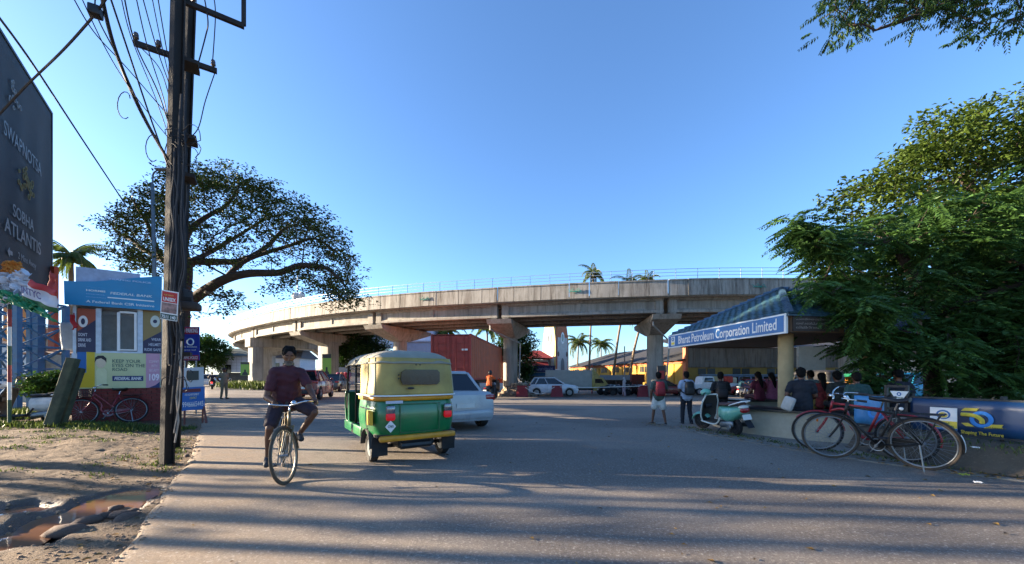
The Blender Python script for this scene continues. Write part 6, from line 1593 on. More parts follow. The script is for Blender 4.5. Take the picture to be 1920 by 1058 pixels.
def person(label, loc, rz, JK, shirt, lower, low_kind='trousers', sleeve='short', skin=SKIN, shoes=None, hair='short', vox=.016, group=None, face=False, grips=None, lean=0, beard=None, fat=1., scarf=None, name='person', extra_hair=None):
    J, k = JK; b = thing(name, label, 'person', loc, rz, group); b.rotation_euler = (lean, 0, rz)
    up = (J['neck']-J['pel']).normalized(); lf = (J['shL']-J['shR']).normalized(); fw = lf.cross(up).normalized(); F3 = Matrix((fw, lf, up)).transposed()
    TL = (J['neck']-J['pel']).length
    hup = (J['head']-J['neck']).normalized(); hf = (lf.cross(hup)).normalized(); H3 = Matrix((hf, lf, hup)).transposed(); hc = J['head']
    def torso(mb, g, bottom=True):
        mb.ell(J['pel']+up*TL*.02, (.115*k*fat+g, .160*k*fat+g, .13*k+g), 16, 10, F3); mb.ell(J['pel']+up*TL*.32, (.112*k*fat+g, .145*k*fat+g, .17*k+g), 16, 10, F3)
        mb.ell(J['pel']+up*TL*.66, (.118*k+g, .165*k+g, .18*k+g), 16, 10, F3); mb.cap(J['shL']-lf*.02*k, J['shR']+lf*.02*k, .062*k+g, .062*k+g)
        mb.cap(J['pel']+up*TL*.8, J['neck']-up*.02, .10*k+g, .065*k+g)
    def arm(mb, n, g, frac=1.):
        a, e, w_ = J['sh'+n], J['el'+n], J['wr'+n]
        if frac < 1: mb.cap(a, a.lerp(e, frac), .056*k+g*.7, .058*k+g*.9); return
        mb.cap(a, e, .057*k+g, .046*k+g); mb.cap(e, e.lerp(w_, .35), .045*k+g, .045*k+g); mb.cap(e.lerp(w_, .35), w_, .045*k+g, .030*k+g)
    def leg(mb, n, g, upto=1.):
        h_, q, a = J['hip'+n], J['kn'+n], J['an'+n]
        if upto < 1: mb.cap(h_, h_.lerp(q, upto), .088*k+g, .070*k+g*1.25); return
        mb.cap(h_, q, .085*k*fat+g, .056*k+g); c_ = q.lerp(a, .32); mb.cap(q, c_, .054*k+g, .055*k+g); mb.cap(c_, a, .055*k+g, .037*k+g)
    mb = MB(); torso(mb, -.004); mb.cap(J['neck']-up*.03, hc-hup*.05*k, .054*k, .050*k)
    mb.ell(hc+hup*.02*k, (.098*k, .078*k, .112*k), 18, 12, H3); mb.ell(hc-hup*.06*k+hf*.022*k, (.066*k, .056*k, .062*k), 14, 10, H3)
    if face:
        mb.cap(hc+hf*.092*k+hup*.012*k, hc+hf*.108*k-hup*.022*k, .010*k, .015*k); 
    for s in (-1, 1): mb.ell(hc+lf*s*.078*k-hup*.0*k, (.02*k, .010*k, .03*k), 10, 8, H3)
    for n, s in (('L', 1), ('R', -1)):
        arm(mb, n, 0); leg(mb, n, -.004)
        w_, e = J['wr'+n], J['el'+n]; d_ = (w_-e).normalized()
        gp = grips[n] if grips else None
        if gp:                                              # fist closed round a bar
            c_, bx = gp; bx = Vector(bx).normalized(); pal = c_+V(-.0, 0, .028); mb.cap(w_, pal+V(-.02, 0, .0), .030, .030); mb.ell(pal, (.045, .045, .022), 12, 8)
            out_ = V(1, 0, 0)-bx*bx.x; out_.normalize(); dn = V(0, 0, -1)
            for q in range(4):
                o = c_+bx*(.030-.02*q); p0 = o+V(0, 0, .028)+out_*.01; p1 = o+out_*.036+V(0, 0, .01); p2 = o+out_*.03+dn*.02; p3 = o+dn*.026-out_*.004
                for a_, b_ in ((p0, p1), (p1, p2), (p2, p3)): mb.cap(a_, b_, .0095, .009, 8)
            t0 = pal+bx*.035*(-1); mb.cap(t0, c_-bx*.045+dn*.012-out_*.01, .011, .009, 8)
        else:
            sd = d_.orthogonal().normalized(); sd = (lf-d_*lf.dot(d_)).normalized() if abs(d_.dot(lf)) < .9 else sd; nn = d_.cross(sd)
            pc = w_+d_*.05*k; mb.ell(pc, (.038*k, .016*k, .05*k), 10, 8, Matrix((sd.cross(d_)*-1 if False else nn, sd, d_)).transposed())
            for q, ln in enumerate((.060, .072, .066, .05)):
                f0 = w_+d_*.085*k+nn*(.026-.0175*q)*k; f1 = f0+d_*ln*.55*k; f2 = f1+(d_*.8+sd*-s*.5).normalized()*ln*.5*k; mb.cap(f0, f1, .0085*k, .008*k, 8); mb.cap(f1, f2, .008*k, .007*k, 8)
            mb.cap(w_+d_*.03*k+nn*.03*k, w_+d_*.075*k+nn*.052*k, .010*k, .0085*k, 8)
        a, t = J['an'+n], J['toe'+n]; mb.cap(a-V(0, 0, .03*k), t, .036*k, .028*k); mb.ell(a+(a-t).normalized()*.03*k-V(0, 0, .035*k), .036*k, 10, 8)
    body = fin(remesh(mb, min(vox, .012)), 'body', skin, b)
    mb = MB(); torso(mb, .014)
    fr_ = {'short': .62, 'none': 0, 'long': 1}[sleeve]
    if fr_:
        for n in 'LR': arm(mb, n, .014, fr_ if fr_ < 1 else 1)
    mb.cap(J['pel']-up*.05*k+lf*.05*k, J['pel']+up*.12*k+lf*.04*k, .135*k*fat, .13*k*fat); mb.cap(J['pel']-up*.05*k-lf*.05*k, J['pel']+up*.12*k-lf*.04*k, .135*k*fat, .13*k*fat)
    fin(remesh(mb, vox), 'shirt', shirt, b)
    mb = MB()
    if low_kind in ('trousers', 'shorts'):
        mb.ell(J['pel'], (.120*k*fat, .165*k*fat, .12*k), 16, 10, F3)
        for n in 'LR':
            if low_kind == 'trousers': leg(mb, n, .013)
            else: leg(mb, n, .018, .82)
    elif low_kind == 'mundu':                                # cloth folded up above the knee
        mb.ell(J['pel'], (.13*k, .17*k, .13*k), 16, 10, F3)
        for n in 'LR': mb.cap(J['hip'+n], J['hip'+n].lerp(J['kn'+n], .72), .10*k, .115*k)
        mb.cap(J['hipL'].lerp(J['knL'], .5), J['hipR'].lerp(J['knR'], .5), .10*k, .10*k)
    else:                                                    # long skirt or saree
        a = (J['anL']+J['anR'])/2; kk_ = (J['knL']+J['knR'])/2; mb.cap(J['pel'], kk_, .15*k, .15*k); mb.cap(kk_, a+V(0, 0, .06), .15*k, .17*k)
        for n in 'LR': mb.cap(J['hip'+n], J['kn'+n], .10*k, .09*k)
    fin(remesh(mb, vox), {'trousers': 'trousers', 'shorts': 'shorts', 'mundu': 'mundu', 'skirt': 'skirt'}[low_kind], lower, b)
    if shoes is not None:
        for n in 'LR': mb = MB(); a, t = J['an'+n], J['toe'+n]; mb.cap(a-V(0, 0, .035*k), t-V(0, 0, .004), .046*k, .040*k); mb.ell(a+(a-t).normalized()*.035*k-V(0, 0, .03*k), .046*k, 10, 8); fin(remesh(mb, .012, 2), 'shoe', shoes, b)
    if hair in ('short', 'long'):
        mb = MB(); mb.ell(hc+hup*.042*k-hf*.016*k, (.102*k, .090*k, .105*k), 18, 12, H3); mb.ell(hc-hf*.05*k-hup*.01*k, (.06*k, .08*k, .075*k), 14, 10, H3)
        for q in range(26):
            a = R.uniform(0, 2*pi); e_ = R.uniform(.2, 1.2); mb.ell(hc+hup*.045*k-hf*.015*k+(hf*cos(a)*cos(e_)*.095+lf*sin(a)*cos(e_)*.083+hup*sin(e_)*.10)*k, R.uniform(.014, .024)*k, 6, 5)
        if hair == 'long': mb.cap(hc-hf*.075*k, J['neck']-fw*.13*k-up*.10*k, .07*k, .055*k); mb.cap(J['neck']-fw*.13*k-up*.10*k, J['neck']-fw*.15*k-up*.22*k, .05*k, .022*k)
        fin(remesh(mb, .011, 2), 'hair', HAIR, b)
    elif hair == 'helmet':
        mb = MB(); mb.ell(hc+hup*.03*k, (.135*k, .118*k, .14*k), 18, 12, H3); mb.build('helmet', extra_hair or BLACK, b, smooth=True)
    elif hair == 'cap':
        mb = MB(); mb.ell(hc+hup*.055*k-hf*.008*k, (.108*k, .094*k, .088*k), 18, 12, H3); mb.ell(hc+hf*.085*k+hup*.055*k, (.06*k, .07*k, .012*k), 14, 8, H3); mb.ell(hc-hf*.05*k, (.056*k, .082*k, .06*k), 14, 10, H3)
        fin(remesh(mb, .010, 2), 'cap', extra_hair or HAIR, b)
    elif hair == 'scarf':
        mb = MB(); mb.ell(hc+hup*.02*k-hf*.015*k, (.112*k, .098*k, .125*k), 18, 12, H3); mb.cap(hc-hup*.06*k-hf*.04*k, J['neck']-fw*.07*k-up*.12*k, .085*k, .13*k); fin(remesh(mb, .014, 2), 'head_scarf', extra_hair or HAIR, b)
    if face:
        for s in (-1, 1):
            mb = MB(); mb.ell(hc+hf*.087*k+lf*s*.032*k+hup*.018*k, (.008*k, .012*k, .006*k), 8, 6, H3); mb.build('eye', M('8a8078', .4), b, smooth=True)
            mb = MB(); mb.ell(hc+hf*.095*k+lf*s*.032*k+hup*.020*k, .006*k, 8, 6); mb.build('pupil', BLACK, b, smooth=True)
            mb = MB(); mb.cap(hc+hf*.090*k+lf*s*.016*k+hup*.042*k, hc+hf*.082*k+lf*s*.05*k+hup*.040*k, .005*k, .004*k, 6); mb.build('eyebrow', HAIR, b, smooth=True)
        mb = MB(); mb.cap(hc+hf*.084*k+lf*.022*k-hup*.062*k, hc+hf*.084*k-lf*.022*k-hup*.062*k, .006*k, .006*k, 6); mb.build('mouth', M('3a1d18', .5), b, smooth=True)
    if beard:
        mb = MB(); mb.ell(hc+hf*.055*k-hup*.092*k, (.042*k, .045*k, .03*k), 12, 8, H3); mb.cap(hc+hf*.088*k+lf*.024*k-hup*.048*k, hc+hf*.088*k-lf*.024*k-hup*.048*k, .007*k, .007*k); mb.ell(hc+hf*.03*k-hup*.07*k, (.06*k, .062*k, .05*k), 12, 8, H3); fin(remesh(mb, .008, 1), 'beard', beard, b)
    return b
def backpack(label, loc, rz, J, m, m2, s=1.):
    b = thing('backpack', label, 'backpack', loc, rz); k = J[1]; c = (J[0]['neck']+J[0]['pel'])/2+V(-.20*k, 0, .0)
    mb = MB(); mb.rbox(c, (.18*s*k, .30*s*k, .44*s*k), .07*s*k, 3, taper=(.8, .85)); bo = mb.build('bag', m, b, smooth=SM)
    mb = MB(); mb.rbox(c+V(-.095*s*k, 0, -.08*k), (.07*s*k, .24*s*k, .2*s*k), .03*s*k, 2); mb.build('front_pocket', m2, b, smooth=SM)
    for y in (-1, 1):
        mb = MB(); mb.tube(catmull([c+V(.06, y*.09*k, .2*k), c+V(.16*k, y*.115*k, .22*k), c+V(.31*k, y*.12*k, .1*k), c+V(.22*k, y*.155*k, -.08*k), c+V(.06, y*.13*k, -.16*k)], 6), .017, 6); mb.build('strap', m, b, smooth=True)
    return b
# ------------------------------------------------------------------ cyclist
fc = GP(540, 908); hv = V(.56, -.83, 0).normalized(); rc_ = fc-hv*1.12
OLDF = M('6a5c45', .45, .5, .3, 12, .1, dirt=.3)
bk, bd = bicycle('bicycle', 'old brown roadster bicycle ridden towards the camera by the man in maroon', rc_, fc, OLDF, 'gents', lean=radians(-2), steer=-.5, extra='ride', guard_m=M('5a5040', .5, .4, .3, 10, .1), tyre_m=M('4a3f33', .9, dirt=.4), rim_m=M('8a8072', .4, .6))
k_ = .97; T = bd['T']
gL = T @ ((bd['grips'][1][0]+bd['grips'][1][1])/2); gR = T @ ((bd['grips'][0][0]+bd['grips'][0][1])/2)
dL = T.to_3x3() @ (bd['grips'][1][0]-bd['grips'][1][1]); dR = T.to_3x3() @ (bd['grips'][0][0]-bd['grips'][0][1])
J = {'pel': V(-.335, 0, 1.02), 'neck': V(-.17, 0, 1.47), 'head': V(-.115, 0, 1.615), 'shL': V(-.175, .165, 1.395), 'shR': V(-.175, -.165, 1.395), 'hipL': V(-.32, .09, .985), 'hipR': V(-.32, -.09, .985),
     'knR': V(-.03, -.20, .63), 'anR': V(-.15, -.20, .23), 'toeR': V(.01, -.22, .155), 'knL': V(.03, .33, .84), 'anL': V(-.14, .17, .53), 'toeL': V(.0, .18, .475)}
for n, g in (('L', gL), ('R', gR)):
    s = 1 if n == 'L' else -1; w_ = g+V(-.055, s*.005, .045); J['wr'+n] = w_; sh_ = J['sh'+n]; mid = (sh_+w_)/2; L = (w_-sh_).length
    off = sqrt(max(.0004, .285**2-(L/2)**2)); J['el'+n] = mid+V(-.35, s*.42, -.8).normalized()*off
cyc = person('man in a maroon shirt and shorts riding the old bicycle towards the camera', bk.location, bk.rotation_euler.z, (J, 1.), M('3f1622', .8, 0, .2, 9, .12, 30), M('2a1c26', .8, 0, .2, 9, .12, 30), 'shorts', 'short', SKIN, M('23262c', .7), 'short', .011, face=True, fat=1.16, grips={'L': (gL, dL), 'R': (gR, dR)}, lean=radians(-2), beard=M('5a554e', .9))

# ------------------------------------------------------------------ auto-rickshaw and white car
rw = GP(703, 866); th = radians(90+34); hv = V(cos(th), sin(th), 0); lv = V(-hv.y, hv.x, 0)
auto_rickshaw('auto_rickshaw', 'green and yellow auto rickshaw turning in the middle of the road', rw-lv*.56+hv*.05, th, yellow='a08c4c', roof='8c8878', s=1.05)
cw = thing  # (keeps the reader oriented: the next car stands behind the auto-rickshaw)
car('white_car', 'white saloon car mostly hidden behind the auto rickshaw', V(-2.2, 11.1, .0), radians(120), '9ea4a8', 'sedan')
# driver of the auto-rickshaw, seen through the open side
Jd = sit(1.66, .02, 'lap')
for n, s in (('L', 1), ('R', -1)): Jd[0]['el'+n] = V(.12, s*.26, .32); Jd[0]['wr'+n] = V(.36, s*.26, .34)
ap = bpy.data.objects['auto_rickshaw']
person('driver in a khaki shirt inside the auto rickshaw', ap.location+hv*1.12+V(0, 0, .72), th, Jd, M('6b5a3a', .8), M('3a3a40', .8), group=None)

# ------------------------------------------------------------------ parked bicycles
bicycle('bicycle', 'red ladies bicycle with front basket parked before the police booth', GP(247, 792, .1)+V(0, 0, 0), GP(149, 798, .1)+V(.03, .0, 0), M('7a1420', .35, .1, .15, 6, 0, coat=.4), 'ladies', lean=radians(9), steer=.25, basket=True, Rw=.335, guard_m=M('7a1420', .35, .1, .15, 6, 0, coat=.4))
BB1 = M('1e1d1c', .45, .3, .3, 9, .08, dirt=.2)
bicycle('bicycle', 'black roadster bicycle at the road edge, nearest of the parked three', V(5.66, 5.27, .05), V(5.10, 6.13, .03), BB1, 'gents', lean=radians(-7), steer=.22, Rw=.362, extra='white_tail', tyre_m=M('3b342c', .9, dirt=.4))
bicycle('bicycle', 'red framed bicycle leaning behind the black roadster', V(5.92, 5.75, .05), V(5.36, 6.7, .04), M('8a1820', .4, .1, .15, 6, 0, coat=.3), 'sport', lean=radians(-9), steer=.35, Rw=.36, extra='reflector')
# ------------------------------------------------------------------ mint scooter, white scooter
scooter('scooter', 'mint green scooter with brown seat parked beside the shelter bench', V(4.98, 8.55, .02), radians(99), paint('5fa08c', .04), M('c9cbc0', .35, coat=.4), M('35322d', .6), M('4a2a22', .5), steer=.45, lean=radians(-5), s=.9, mirrors=False)
scooter('scooter', 'white scooter half hidden behind the leaning slabs at the booth', P(98, 790, 10.0)*1+V(0, 0, -.08), radians(200), M('b9bab8', .4, dirt=.2), BLACK, BLACK, BLACK, steer=-.2, lean=radians(5))

# ------------------------------------------------------------------ two pedestrians with backpacks
J1 = stand(1.44, .10, 'down'); p1 = GP(1235, 797, -.02)
for n, s in (('L', 1), ('R', -1)): J1[0]['an'+n] += V(0, s*.05, 0); J1[0]['toe'+n] += V(0, s*.06, 0); J1[0]['kn'+n] += V(0, s*.03, 0)
J1[0]['elR'] = V(.05, -.24, .95); J1[0]['wrR'] = V(.2, -.1, 1.0)
person('pedestrian in a grey green shirt and folded white cloth wearing a red backpack', p1, radians(84), J1, M('3f4f48', .8, 0, .15, 8, .1), M('b9b9b2', .85, 0, .1, 9, .15), 'mundu', 'short', SKIN, M('2e2622', .7), 'short', .014)
backpack('red backpack worn by the pedestrian in white cloth', p1, radians(84), J1, M('8a1420', .6, 0, .15, 6, .08), M('7a101c', .6), 1.05)
J2 = stand(1.46, .05, 'front'); p2 = GP(1287, 797, -.02)
person('pedestrian in a pale shirt and dark trousers wearing a black backpack', p2, radians(92), J2, M('9aa5b8', .8, 0, .1, 8, .1), M('171a24', .8), 'trousers', 'short', SKIN, BLACK, 'short', .014)
backpack('black backpack worn by the pedestrian in the pale shirt', p2, radians(92), J2, M('17181a', .6), M('2a2826', .6), 1.0)

# ------------------------------------------------------------------ people waiting in the shelter
def seat_at(px, d, z=.64): return V((px-960)/FP*d, d, z)
person('man in a black shirt sitting at the left end of the shelter bench', seat_at(1352, 10.35), radians(70), sit(1.55, .08, 'phone'), M('101114', .85), M('22252c', .8), vox=.016)
backpack('black bag on the back of the man at the left end of the bench', seat_at(1352, 10.35), radians(70), sit(1.55, .08), M('0e0f11', .7), M('14151a', .7), 1.1)
person('woman in a maroon top with long black hair sitting left of the shelter column', seat_at(1424, 11.45), radians(95), sit(1.58, .05), M('5a1a2e', .85, 0, .25, 12, .1), M('3a1a24', .8), hair='long')
person('woman in a pink dress sitting beside the column, right of the woman in maroon', seat_at(1449, 11.6), radians(90), sit(1.55, .05), M('a05a78', .85, 0, .2, 12, .1), M('8a4a62', .8), hair='long', sleeve='long')
nv = sit(1.70, .03, 'lap'); nv[0]['elL'] = V(-.02, .26, .3); 
person('man in a navy shirt sitting with his back to the road right of the column', seat_at(1503, 8.12), radians(62), nv, M('12151f', .8, 0, .2, 9, .15), M('4a525c', .8), vox=.013, fat=1.12)
mb = MB(); c_ = seat_at(1478, 8.0, .76); mb.rbox(c_, (.10, .22, .30), .05, 3, rz=.6, M=Matrix.Rotation(.6, 3, 'Z') @ Matrix.Rotation(.35, 3, 'X')); hb1 = mb.build('handbag', M('a9a6a0', .5), smooth=SM)
tag(hb1, 'pale handbag beside the man in navy on the bench', 'bag')
person('woman in a red and gold patterned saree sitting right of the man in navy', seat_at(1545, 8.75), radians(70), sit(1.5, .12), M('6e1f1c', .85, 0, .7, 18, .1), M('6a5a20', .8), hair='long', low_kind='skirt', fat=1.05)
person('man in a dark camouflage shirt hunched on the right of the bench', seat_at(1578, 8.3), radians(80), sit(1.56, .14), M('23241f', .85, 0, .8, 16, .1), M('1c1d1e', .8), vox=.014, fat=1.15)
person('person in a pale blue shirt at the far side of the shelter', seat_at(1522, 11.2), radians(95), sit(1.66, .02), M('8fa6b4', .8), M('2a2d34', .8))
person('person in a green shirt sitting at the near right of the shelter', seat_at(1612, 7.75), radians(75), sit(1.5, .10), M('23403c', .85), M('1c2426', .8), vox=.014)
person('man in a dark checked shirt sitting behind the triangular sign', seat_at(1690, 7.9), radians(80), sit(1.62, .06), M('181b26', .85, 0, .6, 22, .05), M('16181c', .8), hair='cap', vox=.014)

# ------------------------------------------------------------------ blue fence with printed banners
FA = V(6.50, 7.3, 0); FB = V(7.35, 4.55, 0); ff_ = Fr(FA, FB-FA); FLn = (FB-FA).length
def blue_print():
    m, n, l, b = nodes_of('banner_print'); f = noise_n(n, l, .9, 3, .5, mp=(1, 1, 2.2), world=True)
    c = ramp(n, l, f, [(.3, (.005, .018, .055)), (.62, (.012, .06, .15)), (.8, (.05, .18, .30))]); l.new(c, b.inputs['Base Color']); b.inputs['Roughness'].default_value = .4
    bump_n(n, l, b, noise_n(n, l, 6, 3, .5, world=True), .15, .03); return m
BPR = blue_print(); LB2 = M('3f7fae', .4, 0, .15, 2, .05)
fe = thing('banner_fence', 'low blue printed banner fence along the right kerb', 'fence', FA, world=True)
zt, zb_ = .97, .45
gA = on(ff_, 1660, 740)[0]; gB = on(ff_, 1707, 740)[0]
mb = MB(); mb.grid(lambda u, v: ff_(u*gA, zb_+v*(zt-zb_), .008*sin(u*14)), 20, 4); o1 = mb.build('banner_sheet', LB2, fe, smooth=True); o1.modifiers.new('s', 'SOLIDIFY').thickness = .006
mb = MB(); mb.grid(lambda u, v: ff_(gB+u*(FLn-gB), zb_+v*(zt-zb_), .006*sin(u*22+v*2)), 40, 4); o1 = mb.build('banner_sheet', BPR, fe, smooth=True); o1.modifiers.new('s', 'SOLIDIFY').thickness = .006
mb = MB(); panel(mb, ff_, 0, zt, FLn, zt+.03, -.05, .0); panel(mb, ff_, 0, zb_-.03, FLn, zb_, -.05, 0)
mb.build('rails', DSTEEL, fe)
for a in (0.02, gA, gB, (gB+FLn)/2, FLn-.04):
    mb = MB(); mb.box(ff_(a, .62, -.05), (.05, .05, .85)); mb.build('post', DSTEEL, fe)
CR = M('c9b23a', .5); SKYB = flat('2f7fc4')
a0, b1 = on(ff_, 1745, 763); a1, b0 = on(ff_, 1796, 808); W2, H2 = a1-a0, b1-b0
mb = MB(); panel(mb, ff_, a0, b0, a1, b1, .012, .018); cd = mb.build('emblem_card', SIGNW, fe); WOFF[cd.name] = WOFF[fe.name]
mb = MB(); panel(mb, ff_, a0, b0+H2*.09, a1, b0+H2*.40, .0185, .021); mb.build('yellow_band', CR, cd)
mb = MB(); panel(mb, ff_, a0, b0, a1, b0+H2*.085, .0185, .021); mb.build('blue_band', SIGNB, cd)
text('Bharat', ff_, a0+W2*.2, b0+H2*.27, H2*.10, flat('3a5230'), cd, w=W2*.55, bold=.01, c=.022); text('Petroleum', ff_, a0+W2*.1, b0+H2*.12, H2*.12, flat('3a5230'), cd, w=W2*.78, bold=.01, c=.022)
ec_ = (a0+W2*.5, b0+H2*.69); rr = H2*.21
mb = MB(); poly(mb, ff_, [(ec_[0]+rr*1.15*cos(2*pi*q/28), ec_[1]+rr*sin(2*pi*q/28)) for q in range(28)], .019, .021); mb.build('emblem_disc', SIGNB, cd)
mb = MB(); poly(mb, ff_, [(ec_[0]+rr*.84*cos(2*pi*q/28), ec_[1]-rr*.08+rr*.72*sin(2*pi*q/28)) for q in range(28)], .0213, .0225); mb.build('emblem_inner', SIGNW, cd)
mb = MB(); poly(mb, ff_, [(ec_[0]+rr*.72*cos(2*pi*q/28), ec_[1]-rr*.10+rr*.60*sin(2*pi*q/28)) for q in range(28)], .0228, .024); mb.build('emblem_core', CR, cd)
mb = MB(); mb.tube([ff_(ec_[0]+rr*.62*t, ec_[1]-rr*.1+rr*.28*sin(t*pi), .026) for t in [-1+i/6 for i in range(13)]], .007, 5); mb.build('emblem_wave', SIGNB, cd)
# anniversary numeral
def pts_(l): return [on(ff_, *p) for p in l]
mb = MB(); poly(mb, ff_, pts_([(1803, 770), (1832, 772), (1836, 766), (1809, 765)][::-1] if False else [(1803, 770), (1832, 771), (1837, 766), (1810, 765)]), .012, .016); g5 = mb.build('numeral_five', CR, fe); WOFF[g5.name] = WOFF[fe.name]
mb = MB(); q5 = catmull([ff_(*on(ff_, x, y), .018) for x, y in ((1804, 777), (1818, 778), (1832, 781), (1842, 788), (1843, 795))], 6); mb.tube(q5, [.03]*(len(q5)-1)+[.018], 6); mb.build('numeral_ribbon', CR, g5)
mb = MB(); poly(mb, ff_, pts_([(1803, 793), (1812, 799), (1828, 800), (1816, 793)]), .012, .016); mb.build('numeral_foot', CR, g5)
c0 = on(ff_, 1841, 787); mb = MB(); mb.torus(ff_(c0[0], c0[1], .014), ff_.n, .098, .026, 28, 6, .3); mb.build('numeral_ring', SKYB, fe)
mb = MB(); poly(mb, ff_, pts_([(1846, 803), (1882, 804), (1879, 801), (1883, 797), (1847, 796)]), .013, .017); mb.build('ribbon', CR, fe); a_, b_ = on(ff_, 1850, 802); text('The Centenary', ff_, a_, b_, .02, flat('4a4a20'), fe, w=.2, c=.018)
a_, b_ = on(ff_, 1803, 811); a2_, _ = on(ff_, 1883, 814); text('Shaping The Future', ff_, a_, b_-.01, .05, CR, fe, w=a2_-a_, bold=.01, c=.013)
a_, b_ = on(ff_, 1628, 790); mb = MB(); mb.torus(ff_(a_+.1, .66, .014), ff_.n, .08, .025, 24, 6, .3); mb.build('numeral_ring', SKYB, fe)
# black stand with the triangular sign
st_ = thing('sign_stand', 'black metal stand holding an inverted white triangular sign at the fence gap', 'sign', ff_((gA+gB)/2, 0, 0), world=True)
mb = MB(); mg = .03
for a in (gA+mg, gB-mg): panel(mb, ff_, a-.02, .3, a+.02, 1.18, .0, .05)
for z in (.34, .75, 1.14): panel(mb, ff_, gA+mg+.02, z, gB-mg-.02, z+.04, .005, .045)
mb.build('frame', BLACK, st_)
for q in range(4):
    a = gA+mg+.06+(gB-gA-2*mg-.12)*q/3; mb = MB(); panel(mb, ff_, a-.012, .39, a+.012, .74, .012, .038); mb.build('slat', BLACK, st_)
ta, tb = on(ff_, 1673, 733); tc, _ = on(ff_, 1708, 733); td, te = on(ff_, 1690, 758)
mb = MB(); poly(mb, ff_, [(ta, tb), (td, te), (tc, tb)], .052, .06); tr = mb.build('triangle_sign', SIGNW, st_); WOFF[tr.name] = WOFF[st_.name]
mb = MB(); mb.torus(ff_(td, tb-.05, .063), ff_.n, .025, .008, 16, 5); mb.build('emblem_ring', SIGNB, tr); text('Bharat', ff_, td, tb-.12, .025, flat('6a6a20'), tr, w=.11, align='C', c=.062)
# scraps of litter by the kerb
for i, (px, py, m_, lb) in enumerate(((1808, 893, M('9a9a30', .6), 'crumpled yellow green wrapper on the road edge below the banner'), (1835, 908, SIGNW, 'small white paper scrap on the road near the right edge'), (1828, 842, SIGNW, 'white scrap lying on the earth bank below the banner'))):
    z = .02 if i < 2 else .36; p = P(px, py, (CH-z)*FP/(py-HY)); mb = MB(); rr_ = random.Random(i)
    mb.grid(lambda u, v: p+V((u-.5)*(.12 if i == 0 else .06), (v-.5)*.07, .012+.02*abs(sin(u*5+v*3+i))), 6, 4); tag(mb.build('litter', m_, smooth=False), lb, 'litter')
# ------------------------------------------------------------------ traffic and people in the distance
def gp(px, d): x = (px-960)/FP*d; return V(x, d, gz(x, d)+.004)
car('red_car', 'dark red sports utility car driving away to the left of the auto rickshaw', gp(583, 22.6), radians(104), '6e1218', 'suv')
tr_ = thing('container_truck', 'articulated lorry carrying a long rust red shipping container', 'lorry', gp(872, 24), world=True)
# container: near end from (812,626)-(882,624), running away to the right
c0 = gp(813, 24.6); c1 = gp(883, 22.6); ev = (c1-c0); ev.z = 0; wv = ev.normalized(); fv = V(-wv.y, wv.x, 0)
fv = V((945-960)/FP*36-c1.x, 36-c1.y, 0).normalized()
Wc = 2.44; Lc = 12.2; zc0, zc1 = 1.12, 3.86
o0 = V(c1.x, c1.y, 0); lf_ = V(-fv.y, fv.x, 0)         # right rear corner, left = across
CTR = M('98352a', .6, 0, .22, 2.5, .1, 30, dirt=.2); CTO = M('ab5634', .65, 0, .22, 2.0, .1, 30, dirt=.25)
def cq(f, l, z): return o0+fv*f+lf_*l+V(0, 0, z+gz(o0.x, o0.y))
def cbox(mb, f0, f1, l0, l1, z0, z1): return mb.hexa([cq(f0, l0, z0), cq(f1, l0, z0), cq(f1, l1, z0), cq(f0, l1, z0), cq(f0, l0, z1), cq(f1, l0, z1), cq(f1, l1, z1), cq(f0, l1, z1)])
cn = thing('shipping_container', 'long rust red shipping container on the lorry with closed rear doors', 'container', cq(0, 0, zc0), world=True)
mb = MB()                                                # corrugated sides
for l in (0.02, Wc-.02):
    n = 86; pts = []
    for i in range(n):
        f = .1+(Lc-.2)*i/(n-1); o = (.0, .0, .035, .035)[i % 4]; pts.append((f, l+(o if l < 1 else -o)))
    for f, ll in pts: mb.v += [tuple(cq(f, ll, zc0+.1)), tuple(cq(f, ll, zc1-.08))]
    b0 = len(mb.v)-2*n; mb.f += [(b0+2*i, b0+2*i+2, b0+2*i+3, b0+2*i+1) for i in range(n-1)]
mb.m = [0]*len(mb.f); mb.build('side_panels', CTO, cn)
mb = MB(); cbox(mb, .02, Lc, .05, Wc-.05, zc1-.06, zc1-.03); cbox(mb, .02, Lc, .05, Wc-.05, zc0+.02, zc0+.06); cbox(mb, Lc-.06, Lc, .05, Wc-.05, zc0+.06, zc1-.06); mb.build('shell', CTR, cn)
for l0, l1 in ((0, .1), (Wc-.1, Wc)):
    for z0, z1 in ((zc0, zc0+.12), (zc1-.1, zc1)):
        mb = MB(); cbox(mb, 0, Lc+.01, l0-.004, l1+.004, z0, z1); mb.build('rail', CTR, cn)
    for f0, f1 in ((-.01, .12), (Lc-.1, Lc+.012)):
        mb = MB(); cbox(mb, f0, f1, l0-.006, l1+.006, zc0+.12, zc1-.1); mb.build('corner_post', CTR, cn)
for l0, l1 in ((.11, Wc/2-.01), (Wc/2+.01, Wc-.11)):
    mb = MB(); cbox(mb, .05, .09, l0, l1, zc0+.12, zc1-.1); dr = mb.build('door', CTR, cn); WOFF[dr.name] = WOFF[cn.name]
    for i in range(5):
        z0 = zc0+.20+i*.50; mb = MB(); cbox(mb, .012, .049, l0+.08, l1-.08, z0, z0+.40); mb.build('door_panel', CTR, dr)
    for ll in (l0+.3, l1-.3):
        mb = MB(); mb.cyl(cq(-.01, ll, zc0+.1), cq(-.01, ll, zc1-.1), .022, .022, 6); mb.build('lock_bar', CTR, dr)
mb = MB(); cbox(mb, -.002, .011, .2, .55, zc0+1.75, zc0+1.85); mb.build('sticker', SIGNW, cn)
